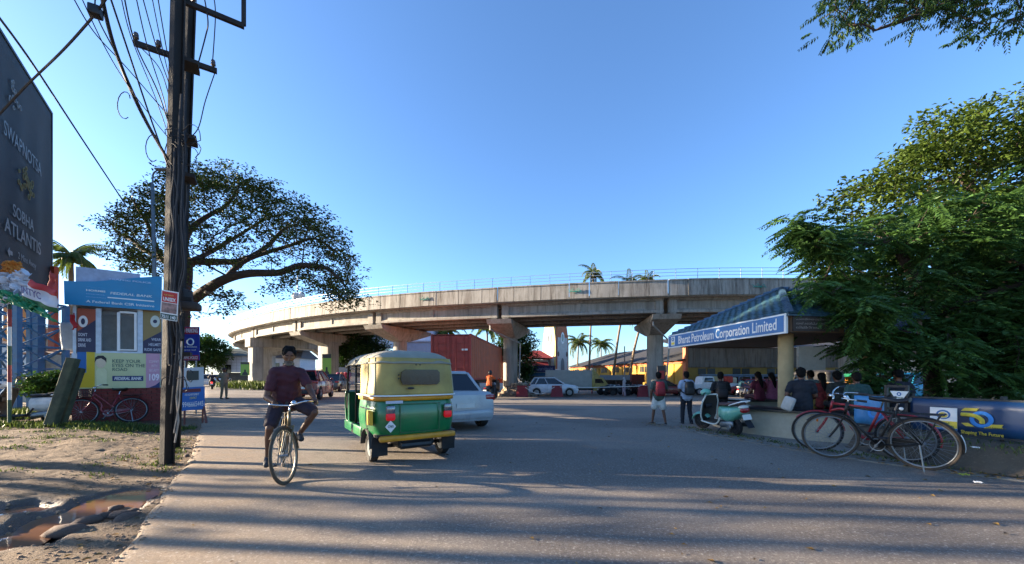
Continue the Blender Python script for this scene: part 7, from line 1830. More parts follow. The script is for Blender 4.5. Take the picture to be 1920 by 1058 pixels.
mb = MB(); cbox(mb, .1, Lc+.4, .5, 1.0, .85, 1.1); cbox(mb, .1, Lc+.4, 1.45, 1.95, .85, 1.1); cbox(mb, -.05, .05, .1, Wc-.1, .75, 1.0); mb.build('chassis', DSTEEL, tr_)
for f in (1.0, 2.2, 9.6, 10.7):
    for l in (.15, .42, Wc-.42, Wc-.15):
        c_ = cq(f, l, .5); mb = MB(); mb.cyl(c_-lf_*.12, c_+lf_*.12, .5, .5, 22); w_ = mb.build('wheel', RUBBER, tr_, smooth=SM); mb = MB(); mb.cyl(c_-lf_*.13, c_+lf_*.13, .26, .26, 14); mb.build('rim', DSTEEL, w_, off=WOFF[tr_.name])
for f in (5.2, 5.9, 6.6):
    mb = MB(); cbox(mb, f, f+.35, -.02, .04, .35, .85); mb.build('side_guard', DSTEEL, tr_)
mb = MB(); cbox(mb, Lc+.5, Lc+2.3, 0, Wc, .7, 3.2); mb.build('cab', paint('8a3a28'), tr_)
mb = MB(); cbox(mb, Lc+.9, Lc+1.9, -.01, .0, 1.9, 2.8); mb.build('cab_window', GLASSD, tr_)
for l in (.15, .5, .85, Wc-.3):
    mb = MB(); cbox(mb, -.06, -.02, l, l+.12, .78, .9); mb.build('tail_lamp', TAILR, tr_)
# orange-shirted rider beside the lorry
motorcycle('motorcycle', 'dark motorcycle under the rider in the orange shirt by the container', gp(921, 22.2), radians(70), '1a1a1e')
Jm = sit(1.65, .10); 
for n, s in (('L', 1), ('R', -1)): Jm[0]['kn'+n] = V(.36, s*.2, .0); Jm[0]['an'+n] = V(.22, s*.2, -.42); Jm[0]['toe'+n] = V(.36, s*.2, -.46); Jm[0]['el'+n] = V(.25, s*.3, .38); Jm[0]['wr'+n] = V(.5, s*.32, .26)
def rider(label, px, d, hd, shirt, low, hair='helmet', **kw): return person(label, gp(px, d)+V(cos(hd)*-.28, sin(hd)*-.28, .8), hd, Jm, shirt, low, hair=hair, **kw)
rider('rider in an orange shirt on the motorcycle beside the container', 921, 22.2, radians(70), M('b8521c', .8), M('2a2c34', .8), skin=SKIN)
motorcycle('motorcycle', 'black motorcycle with lit red tail lamp riding away down the left road', gp(398, 37), radians(125), '101014', tail=True)
rider('rider in dark blue on the motorcycle with the lit tail lamp', 398, 37, radians(125), M('16182a', .8), M('1c1d22', .8), 'short')
car('white_car', 'small white car far down the left road, beyond the motorcycle', gp(385, 46), radians(128), 'b8bcc0', 'hatch')
car('white_car', 'distant white car right of the motorcycle, before the median', gp(409, 58), radians(-52), 'b4b8bc', 'hatch')
motorcycle('motorcycle', 'dark parked motorcycle beside the portal pier', gp(432, 50), radians(120), '1a1b20')
car('black_car', 'low dark car beyond the red sports utility car', gp(628, 33), radians(100), '23262c', 'sedan')
motorcycle('motorcycle', 'black motorcycle parked right of the low dark car', gp(640, 35), radians(60), '15161a')
Jp = stand(1.76, .03, 'back')
person('traffic policeman in khaki standing at the left of the road', gp(420, 21.8), radians(-20), Jp, M('6f6a58', .8), M('6a6453', .8), 'trousers', 'short', SKIN, BLACK, 'cap', extra_hair=M('1a1c24', .7))
# white sports utility car behind red barriers, small cream truck
car('white_suv', 'white sports utility car parked behind the red barriers', gp(1038, 34.2), radians(-8), 'c9d0d6', 'suv')
BAR = M('7e1722', .55, 0, .15, 4, .05, dirt=.15)
def barrier(label, px, d):
    b = thing('road_barrier', label, 'barrier', gp(px, d), radians(R.uniform(-8, 8)), 'red plastic barriers along the far kerb'); mb = MB()
    mb.hexa([(-.52, -.25, 0), (.52, -.25, 0), (.52, .25, 0), (-.52, .25, 0), (-.40, -.1, .85), (.40, -.1, .85), (.40, .1, .85), (-.40, .1, .85)]); mb.build('body', BAR, b)
    mb = MB(); mb.rbox((0, 0, .90), (.84, .24, .12), .03, 2); mb.build('cap', BAR, b, smooth=SM)
    for y in (-.19, .19):
        for x in (-.2, .2):
            mb = MB(); mb.box((x, y, .35), (.05, .05, .6)); mb.build('rib', BAR, b)
    return b
barrier('red barrier at the tail of the white sports utility car', 979, 32.6); barrier('red barrier before the front door of the white sports utility car', 1044, 32.6); barrier('red barrier near the walking person in white', 1207, 32.8); barrier('red barrier just right of the white walker, farther of the pair', 1222, 34.0)
mb = MB(); mb.tube(catmull([gp(985, 32.4)+V(0, 0, .8), gp(1002, 32.4)+V(0, 0, .35), gp(1018, 32.4)+V(0, 0, .3), gp(1040, 32.4)+V(0, 0, .85)], 8), .03, 4); mb.tube(catmull([gp(1050, 32.4)+V(0, 0, .85), gp(1100, 32.4)+V(0, 0, .8), gp(1200, 32.6)+V(0, 0, .9)], 8), .03, 4)
tag(mb.build('warning_tape', SIGNW), 'white tape strung between the red barriers', 'tape')
# rubble heap
rg = np.random.default_rng(77); rub = thing('rubble_heap', 'heap of broken masonry beside the end of the lorry', 'rubble', gp(970, 34.5), world=True); rm = [M('a08a70', .9, 0, .3, 9, .3), M('7a6a58', .9, 0, .3, 9, .3), M('b8a68e', .9, 0, .3, 9, .3)]
base_ = gp(970, 34.5); mb = MB(); mb.grid(lambda u, v: base_+V((u-.5)*3.6, (v-.5)*2.4, max(-.1, 1.15*(1-((u-.5)*2)**2)*(1-((v-.5)*2)**2)-.1+.1*mnoise.noise(V(u*9, v*9, 0)))), 24, 16); mb.build('mound', rm[1], rub)
for i in range(90):
    u, v = rg.uniform(-.9, .9), rg.uniform(-.95, .5); z = 1.15*(1-u*u)*(1-v*v)-.02; sz = rg.uniform(.12, .38)
    mb = MB(); mb.box((0, 0, 0), (sz, sz*rg.uniform(.5, .9), sz*rg.uniform(.3, .7)), taper=(rg.uniform(.6, 1), rg.uniform(.6, 1))); o = mb.build('rubble_piece', rm[i % 3], rub, off=(0, 0, 0)); o.location = V(u*1.8, v*1.2, z); o.rotation_euler = tuple(rg.uniform(-1, 1, 3))
# cream light truck
lt = thing('light_truck', 'small cream pickup truck with a tall box body behind the white car', 'truck', gp(1075, 37.5), radians(-6))
CRM = paint('b09a55', .15)
def lb(nm, c, d, m_, b_=.04, **k): mb = MB(); mb.rbox(c, d, b_, 2, **k); return mb.build(nm, m_, lt, smooth=SM)
lb('box_body', (-.5, 0, 1.45), (4.4, 1.7, 1.75), M('a9a8a2', .6, 0, .1, 3, .05)); lb('bulkhead', (1.78, 0, 1.55), (.16, 1.72, 1.95), CRM)
mb = MB(); mb.prism([(1.85, .35), (3.35, .35), (3.4, .8), (3.15, 1.05), (2.75, 1.62), (1.85, 1.66)], lambda u, v, t: V(u, -.78+t, v), 1.56); mb.build('cab', CRM, lt)
mb = MB(); mb.prism([(2.0, 1.08), (2.85, 1.08), (2.6, 1.5), (2.0, 1.5)], lambda u, v, t: V(u, -.79+t, v), 1.58); mb.build('side_windows', GLASSD, lt)
mb = MB(); mb.hexa([(3.10, -.66, 1.08), (3.16, -.66, 1.06), (3.16, .66, 1.06), (3.10, .66, 1.08), (2.74, -.6, 1.56), (2.8, -.6, 1.56), (2.8, .6, 1.56), (2.74, .6, 1.56)]); mb.build('windscreen', GLASSD, lt)
mb = MB(); mb.prism([(1.86, 1.66), (2.5, 1.66), (1.86, 2.45)], lambda u, v, t: V(u, -.75+t, v), 1.5); mb.build('air_fairing', CRM, lt)
for x in (-1.6, 2.6):
    for y in (-.7, .7): wheel_parts(lt, (x, y, .3), .3, .18, M('b8b4a8', .5))
for y in (-.55, .55): lb('headlight', (3.39, y, .68), (.06, .28, .16), M('cdd3d6', .08, .3), .02)
lb('bumper', (3.42, 0, .42), (.1, 1.5, .16), M('2a2c2e', .6)); lb('chassis', (-.2, 0, .5), (4.6, .9, .18), DSTEEL)
# parked two-wheelers along the far side
i_ = 0
for px, d, hd, col in ((1137, 36, 20, '1b1d22'), (1145, 35.2, 35, '23262c'), (1152, 36.5, 15, '16181c'), (1163, 34.6, 170, '4a5a68'), (1172, 36.6, 30, '1c1e22'), (1184, 35.8, 25, '2a1518'), (1194, 36.4, 20, '18191d')):
    motorcycle('motorcycle', '%s parked two wheeler from the cream truck, in the row before the stalls' % ('first second third fourth fifth sixth seventh'.split()[i_]), gp(px, d), radians(hd), col, group='two wheelers parked before the warehouse'); i_ += 1
person('walker in a pale long dress passing before the parked two wheelers', gp(1170, 33.8), radians(170), stand(1.66, .08), M('b4b0b4', .85), M('a8929a', .85), 'skirt', 'long', hair='scarf', extra_hair=M('b8b6b8', .8))
# red saloon, pickup, and the queue beyond the shelter
car('red_car', 'dark red saloon behind the two pedestrians', gp(1243, 34.8), radians(-4), '6a0f16', 'sedan')
motorcycle('motorcycle', 'motorcycle with rider left of the dark red saloon', gp(1222, 35.6), radians(150), '1c1e26'); rider('helmeted rider left of the dark red saloon', 1222, 35.6, radians(150), M('4a4a52', .8), M('22242a', .8))
pk = thing('pickup_truck', 'white pickup carrying bundled goods, behind the pedestrian with the black backpack', 'pickup', gp(1338, 36), radians(182))
def pb(nm, c, d, m_, b_=.04, **k): mb = MB(); mb.rbox(c, d, b_, 2, **k); return mb.build(nm, m_, pk, smooth=SM)
pb('load_bed', (-1.0, 0, .85), (2.6, 1.7, .5), WHITE); pb('bonnet', (2.0, 0, .8), (1.1, 1.65, .5), WHITE, .12); pb('cab', (.85, 0, 1.15), (1.5, 1.62, 1.2), WHITE, .18, taper=(.72, .85)); pb('side_windows', (.85, 0, 1.4), (.95, 1.56, .42), GLASSD, .05, taper=(.8, .92)); pb('chassis', (0, 0, .45), (4.4, 1.0, .2), DSTEEL)
for x in (-1.3, 1.75):
    for y in (-.72, .72): wheel_parts(pk, (x, y, .34), .34, .2, STEEL)
for q in range(4): pb('goods_bundle', (-1.7+.55*q, R.uniform(-.3, .3), 1.32+.12*(q % 2)), (.62, .9, .62), (M('c9c2a8', .8), M('b03828', .7), M('cfcac0', .8), M('a89a70', .8))[q], .12)
car('red_car', 'bright red hatchback behind the man in black at the bench', gp(1398, 35.5), radians(176), '8a1218', 'hatch')
car('red_car', 'red hatchback seen between the maroon and pink women', gp(1436, 37.5), radians(178), '7a1016', 'hatch')
scooter('scooter', 'silver scooter passing behind the man in black', gp(1392, 30.5), radians(5), M('9aa2a8', .35, .3), BLACK, BLACK, BLACK); rider('rider in teal on the silver scooter', 1393, 30.5, radians(5), M('1f4a58', .8), M('3a3c44', .8), 'helmet')
motorcycle('motorcycle', 'motorcycle with rider left of the pink dressed woman', gp(1418, 29.5), radians(200), '7a1a18'); rider('rider in a cream shirt behind the maroon dressed woman', 1418, 29.5, radians(200), M('b0a684', .8), M('2c2e36', .8), 'helmet', extra_hair=M('9a9a96', .4))
auto_rickshaw('auto_rickshaw', 'black hooded auto rickshaw in the queue right of the shelter column', gp(1556, 22), radians(100), green='14161a', yellow='1c1d20', roof='1c1d20', detail=False)
auto_rickshaw('auto_rickshaw', 'green and orange auto rickshaw in the queue at the tree', gp(1606, 26), radians(160), green='c05a14', yellow='c8861c', roof='1f8a5a', detail=False)
car('white_van', 'white hatchback in the queue seen under the shelter', gp(1470, 33), radians(178), 'c4c8ca', 'hatch')
car('blue_car', 'bright blue car glimpsed behind the fence and the tree', gp(1672, 21), radians(175), '1f8fb4', 'hatch')
bus = thing('bus', 'long grey blue bus standing before the yellow warehouse', 'bus', gp(1395, 39.2), radians(180))
def bb(nm, c, d, m_, b_=.05, **k): mb = MB(); mb.rbox(c, d, b_, 2, **k); return mb.build(nm, m_, bus, smooth=SM)
bb('body', (0, 0, 1.05), (9.5, 2.3, 1.5), M('5f7690', .5, 0, .15, 3, .03), .1); bb('roof', (0, 0, 1.87), (9.4, 2.26, .12), M('7c8fa2', .5), .05)
for q in range(8):
    mb = MB(); mb.box((-4.1+1.17*q, 1.152, 1.45), (1.0, .012, .5)); mb.build('window', GLASSD, bus)
for x in (-3, 3):
    for y in (-1, 1): wheel_parts(bus, (x, y, .45), .45, .26, DSTEEL)
# roadside grass on the median by the portal pier
sp_ = [(*gp(px, d).xy, .8, .6, 260, 1.) for px, d in ((440, 40), (455, 39), (470, 38), (480, 37), (490, 36), (500, 36), (470, 42), (450, 44), (510, 36.5), (520, 37))]
grass('median_grass', 'tall green weeds on the traffic island below the portal pier', sp_, 81, .45, .95)
mb = MB(); pl_ = [gp(422, 47), gp(430, 41), gp(470, 35.5), gp(520, 34.5), gp(560, 36), gp(560, 50), gp(470, 60)]
mb.add([p+V(0, 0, .12) for p in pl_]+[p-V(0, 0, .05) for p in pl_], [tuple(range(7)), ]+[(i, 7+i, 7+(i+1) % 7, (i+1) % 7) for i in range(7)])
o = mb.build('traffic_island', CONC); structure(o)
# ------------------------------------------------------------------ buildings beyond the flyover
YW = M('b98a2c', .75, 0, .15, 1.5, .12, 20, world=True, dirt=.2); ASB = concrete('asbestos_sheet', (.13, .115, .10), (.24, .21, .185), .8); DROOF = M('24252a', .85, 0, .35, 1.2, .2, 14, world=True, dirt=.1)
wh = thing('warehouse', 'long yellow warehouse with dark sheet roof lit by the low sun', 'warehouse', (17.4, 40, -.5), world=True)
WA = V(17.6, 39, 0); WB = V(11.2, 74, 0); wf_ = Fr(V(WB.x, WB.y, -.6), WA-WB); WLn = (WA-WB).length; EH = 3.6
back = V(-(WA-WB).y, (WA-WB).x, 0).normalized()
if back.x < 0: back = -back
mb = MB(); panel(mb, wf_, 0, 0, WLn, EH, -.3, 0); mb.build('side_wall', YW, wh)
mb = MB(); panel(mb, wf_, -.2, EH-.45, WLn, EH-.2, 0, .12); mb.build('wall_band', M('a8532e', .7), wh)
mb = MB()
for i in range(9):
    a = WLn*(i+.5)/9; panel(mb, wf_, a-.12, 0, a+.12, EH-.46, 0, .10)
mb.build('wall_piers', YW, wh)
for i in range(9):
    for s in (-1, 1):
        a = WLn*(i+.5)/9+1.9; 
        if a+.8 < WLn:
            mb = MB(); panel(mb, wf_, a+s*.55-.48, EH-1.25, a+s*.55+.48, EH-.55, .0, .04); w_ = mb.build('window', M('1c1a18', .4), wh)
            mb = MB(); panel(mb, wf_, a+s*.55-.02, EH-1.25, a+s*.55+.02, EH-.55, .045, .07); mb.build('mullion', M('8a7a50', .7), w_, off=WOFF[wh.name])
e0 = wf_(-.5, EH-.1, .6); e1 = wf_(WLn+.3, EH-.1, .6); r0 = e0+back*9+V(0, 0, 2.7); r1 = e1+back*9+V(0, 0, 2.7)
n = 60; mb = MB()
mb.grid(lambda u, v: e0.lerp(e1, u).lerp(r0.lerp(r1, u), v)+V(0, 0, .05*((int(u*n) % 2))+.04*mnoise.noise(V(u*20, v*6, 0))), n, 8); o = mb.build('roof', DROOF, wh); o.modifiers.new('s', 'SOLIDIFY').thickness = .06
# right block facing the road
RA = V(17.55, 38.9, -.6); rf_ = Fr(RA, V(1, .04, 0)); RL = 42
mb = MB(); panel(mb, rf_, 0, 0, RL, 3.0, -8, 0); rb = mb.build('front_wall', M('9a7c3c', .8, 0, .15, 1.5, .12, 20, world=True, dirt=.2), wh)
mb = MB(); nn_ = 160; mb.grid(lambda u, v: rf_(.1+u*RL, 2.75+2.0*v, .22+.05*(int(u*nn_) % 2)-.1*v), nn_, 2); o = mb.build('cladding', ASB, wh); o.modifiers.new('s', 'SOLIDIFY').thickness = .04
mb = MB(); panel(mb, rf_, -.12, 1.5, .12, 5.1, -.3, .3); mb.build('end_pier', M('b86a48', .8), wh)
mb = MB(); mb.grid(lambda u, v: rf_(-.2+u*(RL+.4), 4.75+1.6*v, .2-8*v), 40, 4); o = mb.build('rear_roof', DROOF, wh); o.modifiers.new('s', 'SOLIDIFY').thickness = .06
for i in range(10):
    for s in (-1, 1):
        a = 2.2+3.6*i; mb = MB(); panel(mb, rf_, a+s*.48-.4, 2.05, a+s*.48+.4, 2.65, .0, .035); mb.build('window', M('1c1a18', .4), wh)
mb = MB(); panel(mb, rf_, 7.4, 1.15, 9.6, 1.85, .02, .06); mb.build('name_board', M('a9b0a8', .6), wh)
mb = MB(); gpx = Fr(P(1498, 725, 34.5), V(1, 0, 0)); panel(mb, gpx, 0, -.4, 2.4, 3.6, -.3, 0); tag(mb.build('gate_wall', M('9c968a', .8, 0, .12, 2, .1, world=True)), 'pale grey concrete wall slab right of the shelter column', 'wall')
# lean-to stalls before the warehouse
stl = thing('lean_to_stall', 'low dark stall with a ribbed grey awning before the warehouse', 'stall', gp(1150, 40), world=True)
A = gp(1122, 41); B = gp(1192, 39); sf_ = Fr(A, B-A); SLn = (B-A).length
mb = MB(); panel(mb, sf_, 0, 0, SLn, 1.35, -1.5, -1.4); mb.build('back_wall', M('1e1c1b', .9), stl)
mb = MB(); mb.grid(lambda u, v: sf_(u*SLn, 1.35+.5*v, .4-.9*v+.03*(int(u*40) % 2)), 40, 2); o = mb.build('awning', M('6f706c', .7, .2), stl); o.modifiers.new('s', 'SOLIDIFY').thickness = .02
for a in (0, SLn/2, SLn): mb = MB(); mb.cyl(sf_(a, 0, .3), sf_(a, 1.4, .3), .03, .03, 6); mb.build('post', DSTEEL, stl)
mb = MB(); c_ = sf_(-.8, 1.55, .2); mb.grid(lambda u, v: c_+V((u-.5)*2.2, (v-.5)*1.8, .45*(1-abs(u-.5)*2)+.1*sin(v*7+u*4)), 12, 8); o = mb.build('tarpaulin', M('1f3f8a', .6, 0, .2, 5, .1), stl, smooth=True); o.modifiers.new('s', 'SOLIDIFY').thickness = .01
mb = MB(); q = gp(1195, 38.5); mb.box(q+V(0, 0, 1.55), (1.3, .5, .8)); mb.box(q+V(0, 0, .6), (1.0, .4, 1.2)); tag(mb.build('tea_stall', M('6a2a1e', .8)), 'small brown stall hut at the foot of the leaning palm', 'stall')
mb = MB(); q = gp(1171, 36.5); mb.cyl(q, q+V(0, 0, 4.6), .07, .05, 8); tag(mb.build('thin_pole', M('8a7c78', .6)), 'thin pinkish pole between the leaning palm trunks', 'pole')
mb = MB(); q = gp(1088+22, 38.5); mb.cyl(q, q+V(0, 0, 2.9), .06, .06, 8); tag(mb.build('thin_pole', M('a02a20', .6)), 'short red pole before the warehouse windows', 'pole')
# notice boards at the right pier
nbp = thing('pier_board', 'tall dark notice board with red panel on the right hand pier', 'notice board', gp(1237, 30.5), world=True)
fr = Fr(gp(1233, 30.7), V(1, 0, 0)); mb = MB(); panel(mb, fr, 0, .55, .66, 2.55, -.06, 0); mb.build('board', M('3a3632', .6), nbp)
mb = MB(); panel(mb, fr, .12, 1.5, .54, 2.15, .002, .01); mb.build('red_panel', flat('a02a24'), nbp)
mb = MB(); panel(mb, fr, .05, .6, .6, .95, .002, .01); mb.build('pink_panel', flat('b04a40'), nbp)
# church with two ogive faces
ch = thing('spired_church', 'pale twin faced church tower with pointed arch gables and oval windows', 'church', gp(1042, 62), world=True)
CW = M('b3b0a8', .7, 0, .12, 3, .06, world=True, dirt=.15); CO = M('a85f3a', .7, 0, .15, 3, .05); CY = M('c2ae72', .7, 0, .15, 3, .05)
zg = -.48; Z = lambda y, d: CH+(HY-y)/FP*d
def face(x0, x1, d0, d1, col):
    A = V((x0-960)/FP*d0, d0, zg); B = V((x1-960)/FP*d1, d1, zg); fr = Fr(A, B-A); wd = (B-A).length; hs = Z(648, 62)-zg; ht_ = Z(572, 62)-zg
    def ogv(inset, n=10):
        pts = [(inset, 0), (wd-inset, 0)]
        for i in range(n+1): t = i/n; pts.append((wd/2+(wd/2-inset)*(1-t**1.6), hs+(ht_-hs-inset)*t))
        for i in range(n-1, -1, -1): t = i/n; pts.append((wd/2-(wd/2-inset)*(1-t**1.6), hs+(ht_-hs-inset)*t))
        return pts
    mb = MB(); poly(mb, fr, ogv(0), -.5, 0); g = mb.build('gable', col, ch)
    mb = MB(); poly(mb, fr, [(a, b) for a, b in ogv(.3) if b < hs+(.4 if col is CY else 1.6)], .002, .05); mb.build('gable_infill', CW, g, off=WOFF[ch.name])
    mb = MB(); poly(mb, fr, [(wd/2+.42*cos(2*pi*q/20), hs+1.2+.95*sin(2*pi*q/20)) for q in range(20)], .055, .075); mb.build('oval_window_frame', SIGNW, g, off=WOFF[ch.name])
    mb = MB(); poly(mb, fr, [(wd/2+.25*cos(2*pi*q/20), hs+1.2+.65*sin(2*pi*q/20)) for q in range(20)], .08, .09); mb.build('oval_window', GLASSD, g, off=WOFF[ch.name])
    for s in (-1, 1):
        mb = MB(); poly(mb, fr, [(wd/2+s*wd*.33+.2*cos(2*pi*q/16), hs-1.4+.42*sin(2*pi*q/16)) for q in range(16)], .052, .07); mb.build('small_oval', M('4a2a22', .4), g, off=WOFF[ch.name])
    ar = [(wd/2-.42, 1.8), (wd/2+.42, 1.8), (wd/2+.42, 3.6)]+[(wd/2+.42*cos(t), 3.6+1.0*sin(t)) for t in (.4, .8, 1.2)]+[(wd/2, 4.65)]+[(wd/2-.42*cos(t), 3.6+1.0*sin(t)) for t in (1.2, .8, .4)]+[(wd/2-.42, 3.6)]
    mb = MB(); poly(mb, fr, ar, .052, .07); mb.build('arched_door', M('6a6a66', .5), g, off=WOFF[ch.name])
    return fr, wd
face(1018, 1041.5, 63, 61, CY); face(1042.5, 1066, 61, 63, CO)
mb = MB(); q = V((1042-960)/FP*63.5, 63.5, 0); mb.box(q+V(0, 1.6, 3), (2.6, 2.6, 7)); mb.box(q+V(0, 1.2, 8.4), (2.2, 2.2, 5), taper=(.15, .15)); mb.build('tower_core', M('8a8a52', .7), ch)
# red-roofed house and the blue signed shop before the church
rh = thing('red_roof_house', 'house with red tiled roof to the left of the spires', 'house', gp(1005, 58), world=True)
A = P(985, 690, 58); B = P(1022, 690, 58)
mb = MB(); mb.box(((A.x+B.x)/2, 60, 1.6), (B.x-A.x+1, 4, 4.2)); mb.build('wall', M('b9b2a6', .7), rh)
mb = MB(); z0, z1 = Z(672, 58), Z(656, 58); mb.hexa([(A.x-.8, 57, z0), (B.x+1.2, 57, z0), (B.x+1.2, 63, z0), (A.x-.8, 63, z0), (A.x+1.2, 59.6, z1), (B.x-.6, 59.6, z1), (B.x-.6, 60.4, z1), (A.x+1.2, 60.4, z1)]); mb.build('roof', M('8a2a26', .7, 0, .2, 6, .2), rh)
mb = MB(); z2 = Z(686, 58); mb.hexa([(A.x-.2, 56.4, z2), (B.x+.4, 56.4, z2), (B.x+.4, 58, z2+.55), (A.x-.2, 58, z2+.55), (A.x-.2, 56.4, z2+.08), (B.x+.4, 56.4, z2+.08), (B.x+.4, 58, z2+.63), (A.x-.2, 58, z2+.63)]); mb.build('porch_roof', M('8a2a26', .7, 0, .2, 6, .2), rh)
for x in (A.x+.4, B.x-.4): mb = MB(); mb.box((x, 57.98, 2.6), (.7, .06, .7)); mb.build('window', GLASSD, rh)
bs2 = thing('corner_shop', 'small shop with a navy name board before the church', 'shop', gp(1015, 47), world=True)
A = gp(988, 47); B = gp(1041, 46); fr = Fr(A, B-A); wd = (B-A).length
mb = MB(); panel(mb, fr, 0, 0, wd, 2.6, -3, 0); mb.build('wall', M('a9aca8', .7, dirt=.2), bs2)
mb = MB(); panel(mb, fr, wd*.25, 2.2, wd, 3.0, .02, .1); nb_ = mb.build('name_board', flat('1f2350'), bs2); WOFF[nb_.name] = WOFF[bs2.name]
text('മലബാർ സ്റ്റോർസ്', fr, wd*.33, 2.42, .36, flat('a9b0cc'), nb_, w=wd*.6, c=.102)
mb = MB(); mb.hexa([fr(-.2, 1.75, 1.2), fr(wd+.2, 1.75, 1.2), fr(wd+.2, 2.1, 0), fr(-.2, 2.1, 0), fr(-.2, 1.8, 1.2), fr(wd+.2, 1.8, 1.2), fr(wd+.2, 2.15, 0), fr(-.2, 2.15, 0)]); mb.build('awning', M('1f4a5e', .6), bs2)
mb = MB(); panel(mb, fr, .4, 0, wd-.3, 1.7, .01, .05); mb.build('shutter', M('5a6266', .6), bs2)
# white building with water tanks, grey house, left houses
wb_ = thing('white_building', 'white flat roofed building with black water tanks left of the container', 'building', gp(770, 52), world=True)
BW = M('a9b6cc', .7, 0, .07, 2, .05, world=True, dirt=.1); A = P(738, 716, 52); B = P(809, 716, 52)
mb = MB(); zt_ = Z(641, 52); mb.box(((A.x+B.x)/2, 55, zt_/2), (B.x-A.x, 6, zt_)); mb.build('wall', BW, wb_)
mb = MB(); mb.box(((A.x+B.x)/2, 55, zt_+.06), (B.x-A.x+.4, 6.4, .16)); mb.build('roof_slab', M('b4bccb', .7), wb_)
A2 = P(771, 700, 52); mb = MB(); z3 = Z(617, 52); mb.box(((A2.x+B.x)/2+.1, 55, (zt_+z3)/2), (B.x-A2.x-.2, 4, z3-zt_)); mb.build('upper_room', BW, wb_)
mb = MB(); mb.box(((A2.x+B.x)/2+.1, 55, z3+.08), (B.x-A2.x+.3, 4.4, .16)); mb.build('upper_slab', M('b4bccb', .7), wb_)
for px in (784, 795): 
    q = P(px, 616, 53); mb = MB(); mb.lathe([(0, 0), (.42, 0), (.42, .75), (.3, .92), (.1, 1.0), (0, 1.0)], (q.x, 54, z3+.16), 16); mb.build('water_tank', M('1c1d20', .5), wb_, smooth=SM)
for px, py in ((750, 655),): 
    q = P(px, py, 52); mb = MB(); mb.box((q.x, 51.99, q.z), (.62, .08, .85)); w_ = mb.build('window', M('22241f', .3), wb_); mb = MB(); mb.box((q.x, 51.93, q.z-.5), (.9, .16, .08)); mb.build('sill', BW, w_, off=WOFF[wb_.name])
mb = MB(); mb.box((P(762, 700, 52).x, 51.97, zt_/2), (.08, .08, zt_)); mb.build('downpipe', M('b4bccb', .7), wb_)
mb = MB(); zr = zt_+.14
for i in range(9): x = A.x+.1+(A2.x-A.x)*i/8; mb.tube([(x, 52.1, zr), (x, 52.1, zr+.95)], .02, 4)
mb.tube([(A.x, 52.1, zr+.95), (A2.x, 52.1, zr+.95)], .025, 4); mb.tube([(A.x, 52.1, zr+.5), (A2.x, 52.1, zr+.5)], .02, 4); mb.build('roof_railing', M('6f86a8', .5), wb_)
gh = thing('grey_house', 'house with grey sheet upper storey and balcony behind the bushy tree', 'house', gp(665, 58), world=True)
A = P(632, 716, 58); B = P(742, 716, 58); mb = MB(); mb.box(((A.x+B.x)/2, 61, 2.4), (B.x-A.x, 6, 4.8)); mb.build('wall', M('a7aab0', .7, 0, .1, 2, .05, world=True), gh)
A3 = P(656, 700, 58); B3 = P(692, 700, 58); z0, z1 = Z(650, 58), Z(613, 58); mb = MB(); nq = 30; mb.grid(lambda u, v: V(A3.x+(B3.x-A3.x)*u, 57.9+.05*(int(u*nq) % 2), z0+(z1-z0)*v), nq, 1); o = mb.build('sheet_cladding', M('4b545c', .6, .3), gh); o.modifiers.new('s', 'SOLIDIFY').thickness = .05
mb = MB(); mb.box(((A3.x+B3.x)/2+1, 61, (z0+z1)/2), (B3.x-A3.x+2, 5.5, z1-z0-.1)); mb.build('upper_storey', M('9aa0a8', .7), gh)
mb = MB(); mb.box(((A.x+A3.x)/2, 60.5, 6.2), (A3.x-A.x, 5, 3.0)); mb.build('stair_block', M('b0aca8', .7), gh)
for px, py in ((640, 628), (647, 628)): q = P(px, py, 58); mb = MB(); mb.box((q.x, 57.95, q.z), (.9, .1, 1.8)); mb.build('window', GLASSD, gh)
mb = MB(); q0 = P(634, 655, 57); q1 = P(658, 648, 57); mb.box(((q0.x+q1.x)/2, 57.2, q0.z), (q1.x-q0.x, 1.4, .8)); mb.build('balcony', M('a9a8a6', .7), gh)
q = P(622, 665, 60); mb = MB(); mb.box(q, (1.8, .2, 2.6)); tag(mb.build('blue_signboard', flat('2f7fb4')), 'bright blue board on the building right of the square pier', 'sign')
shp = thing('shop_row', 'narrow white shop building right of the square pier', 'shop', gp(625, 61), world=True)
A = P(614, 716, 61); B = P(646, 716, 61); mb = MB(); mb.box(((A.x+B.x)/2, 63, 2.6), (B.x-A.x, 3.8, 5.2)); mb.build('wall', M('b2b4b8', .7), shp)
mb = MB(); q = P(623, 687, 60.9); mb.ell((q.x, 61.0, q.z), (.35, .06, .35), 14, 8); mb.build('orange_disc', flat('c0562a'), shp)
mb = MB(); mb.box((A.x+1.2, 61.04, 1.3), (1.6, .1, 2.4)); mb.build('doorway', BLACK, shp)
for i, (px, c_) in enumerate(((634, '8a3a5a'), (641, 'b06a4a'), (648, 'a03040'), (655, '6a4a6a'))):
    q = gp(px, 40); mb = MB(); mb.lathe([(.0, 1.7), (.18, 1.6), (.22, 1.2), (.15, .9), (.05, .85), (.04, 0)], q, 10); tag(mb.build('market_display', M(c_, .8), smooth=True), 'hanging goods on a stand by the roadside, %s from the square pier' % ('first second third fourth'.split()[i]), 'goods stand', 'goods stands by the left shops')
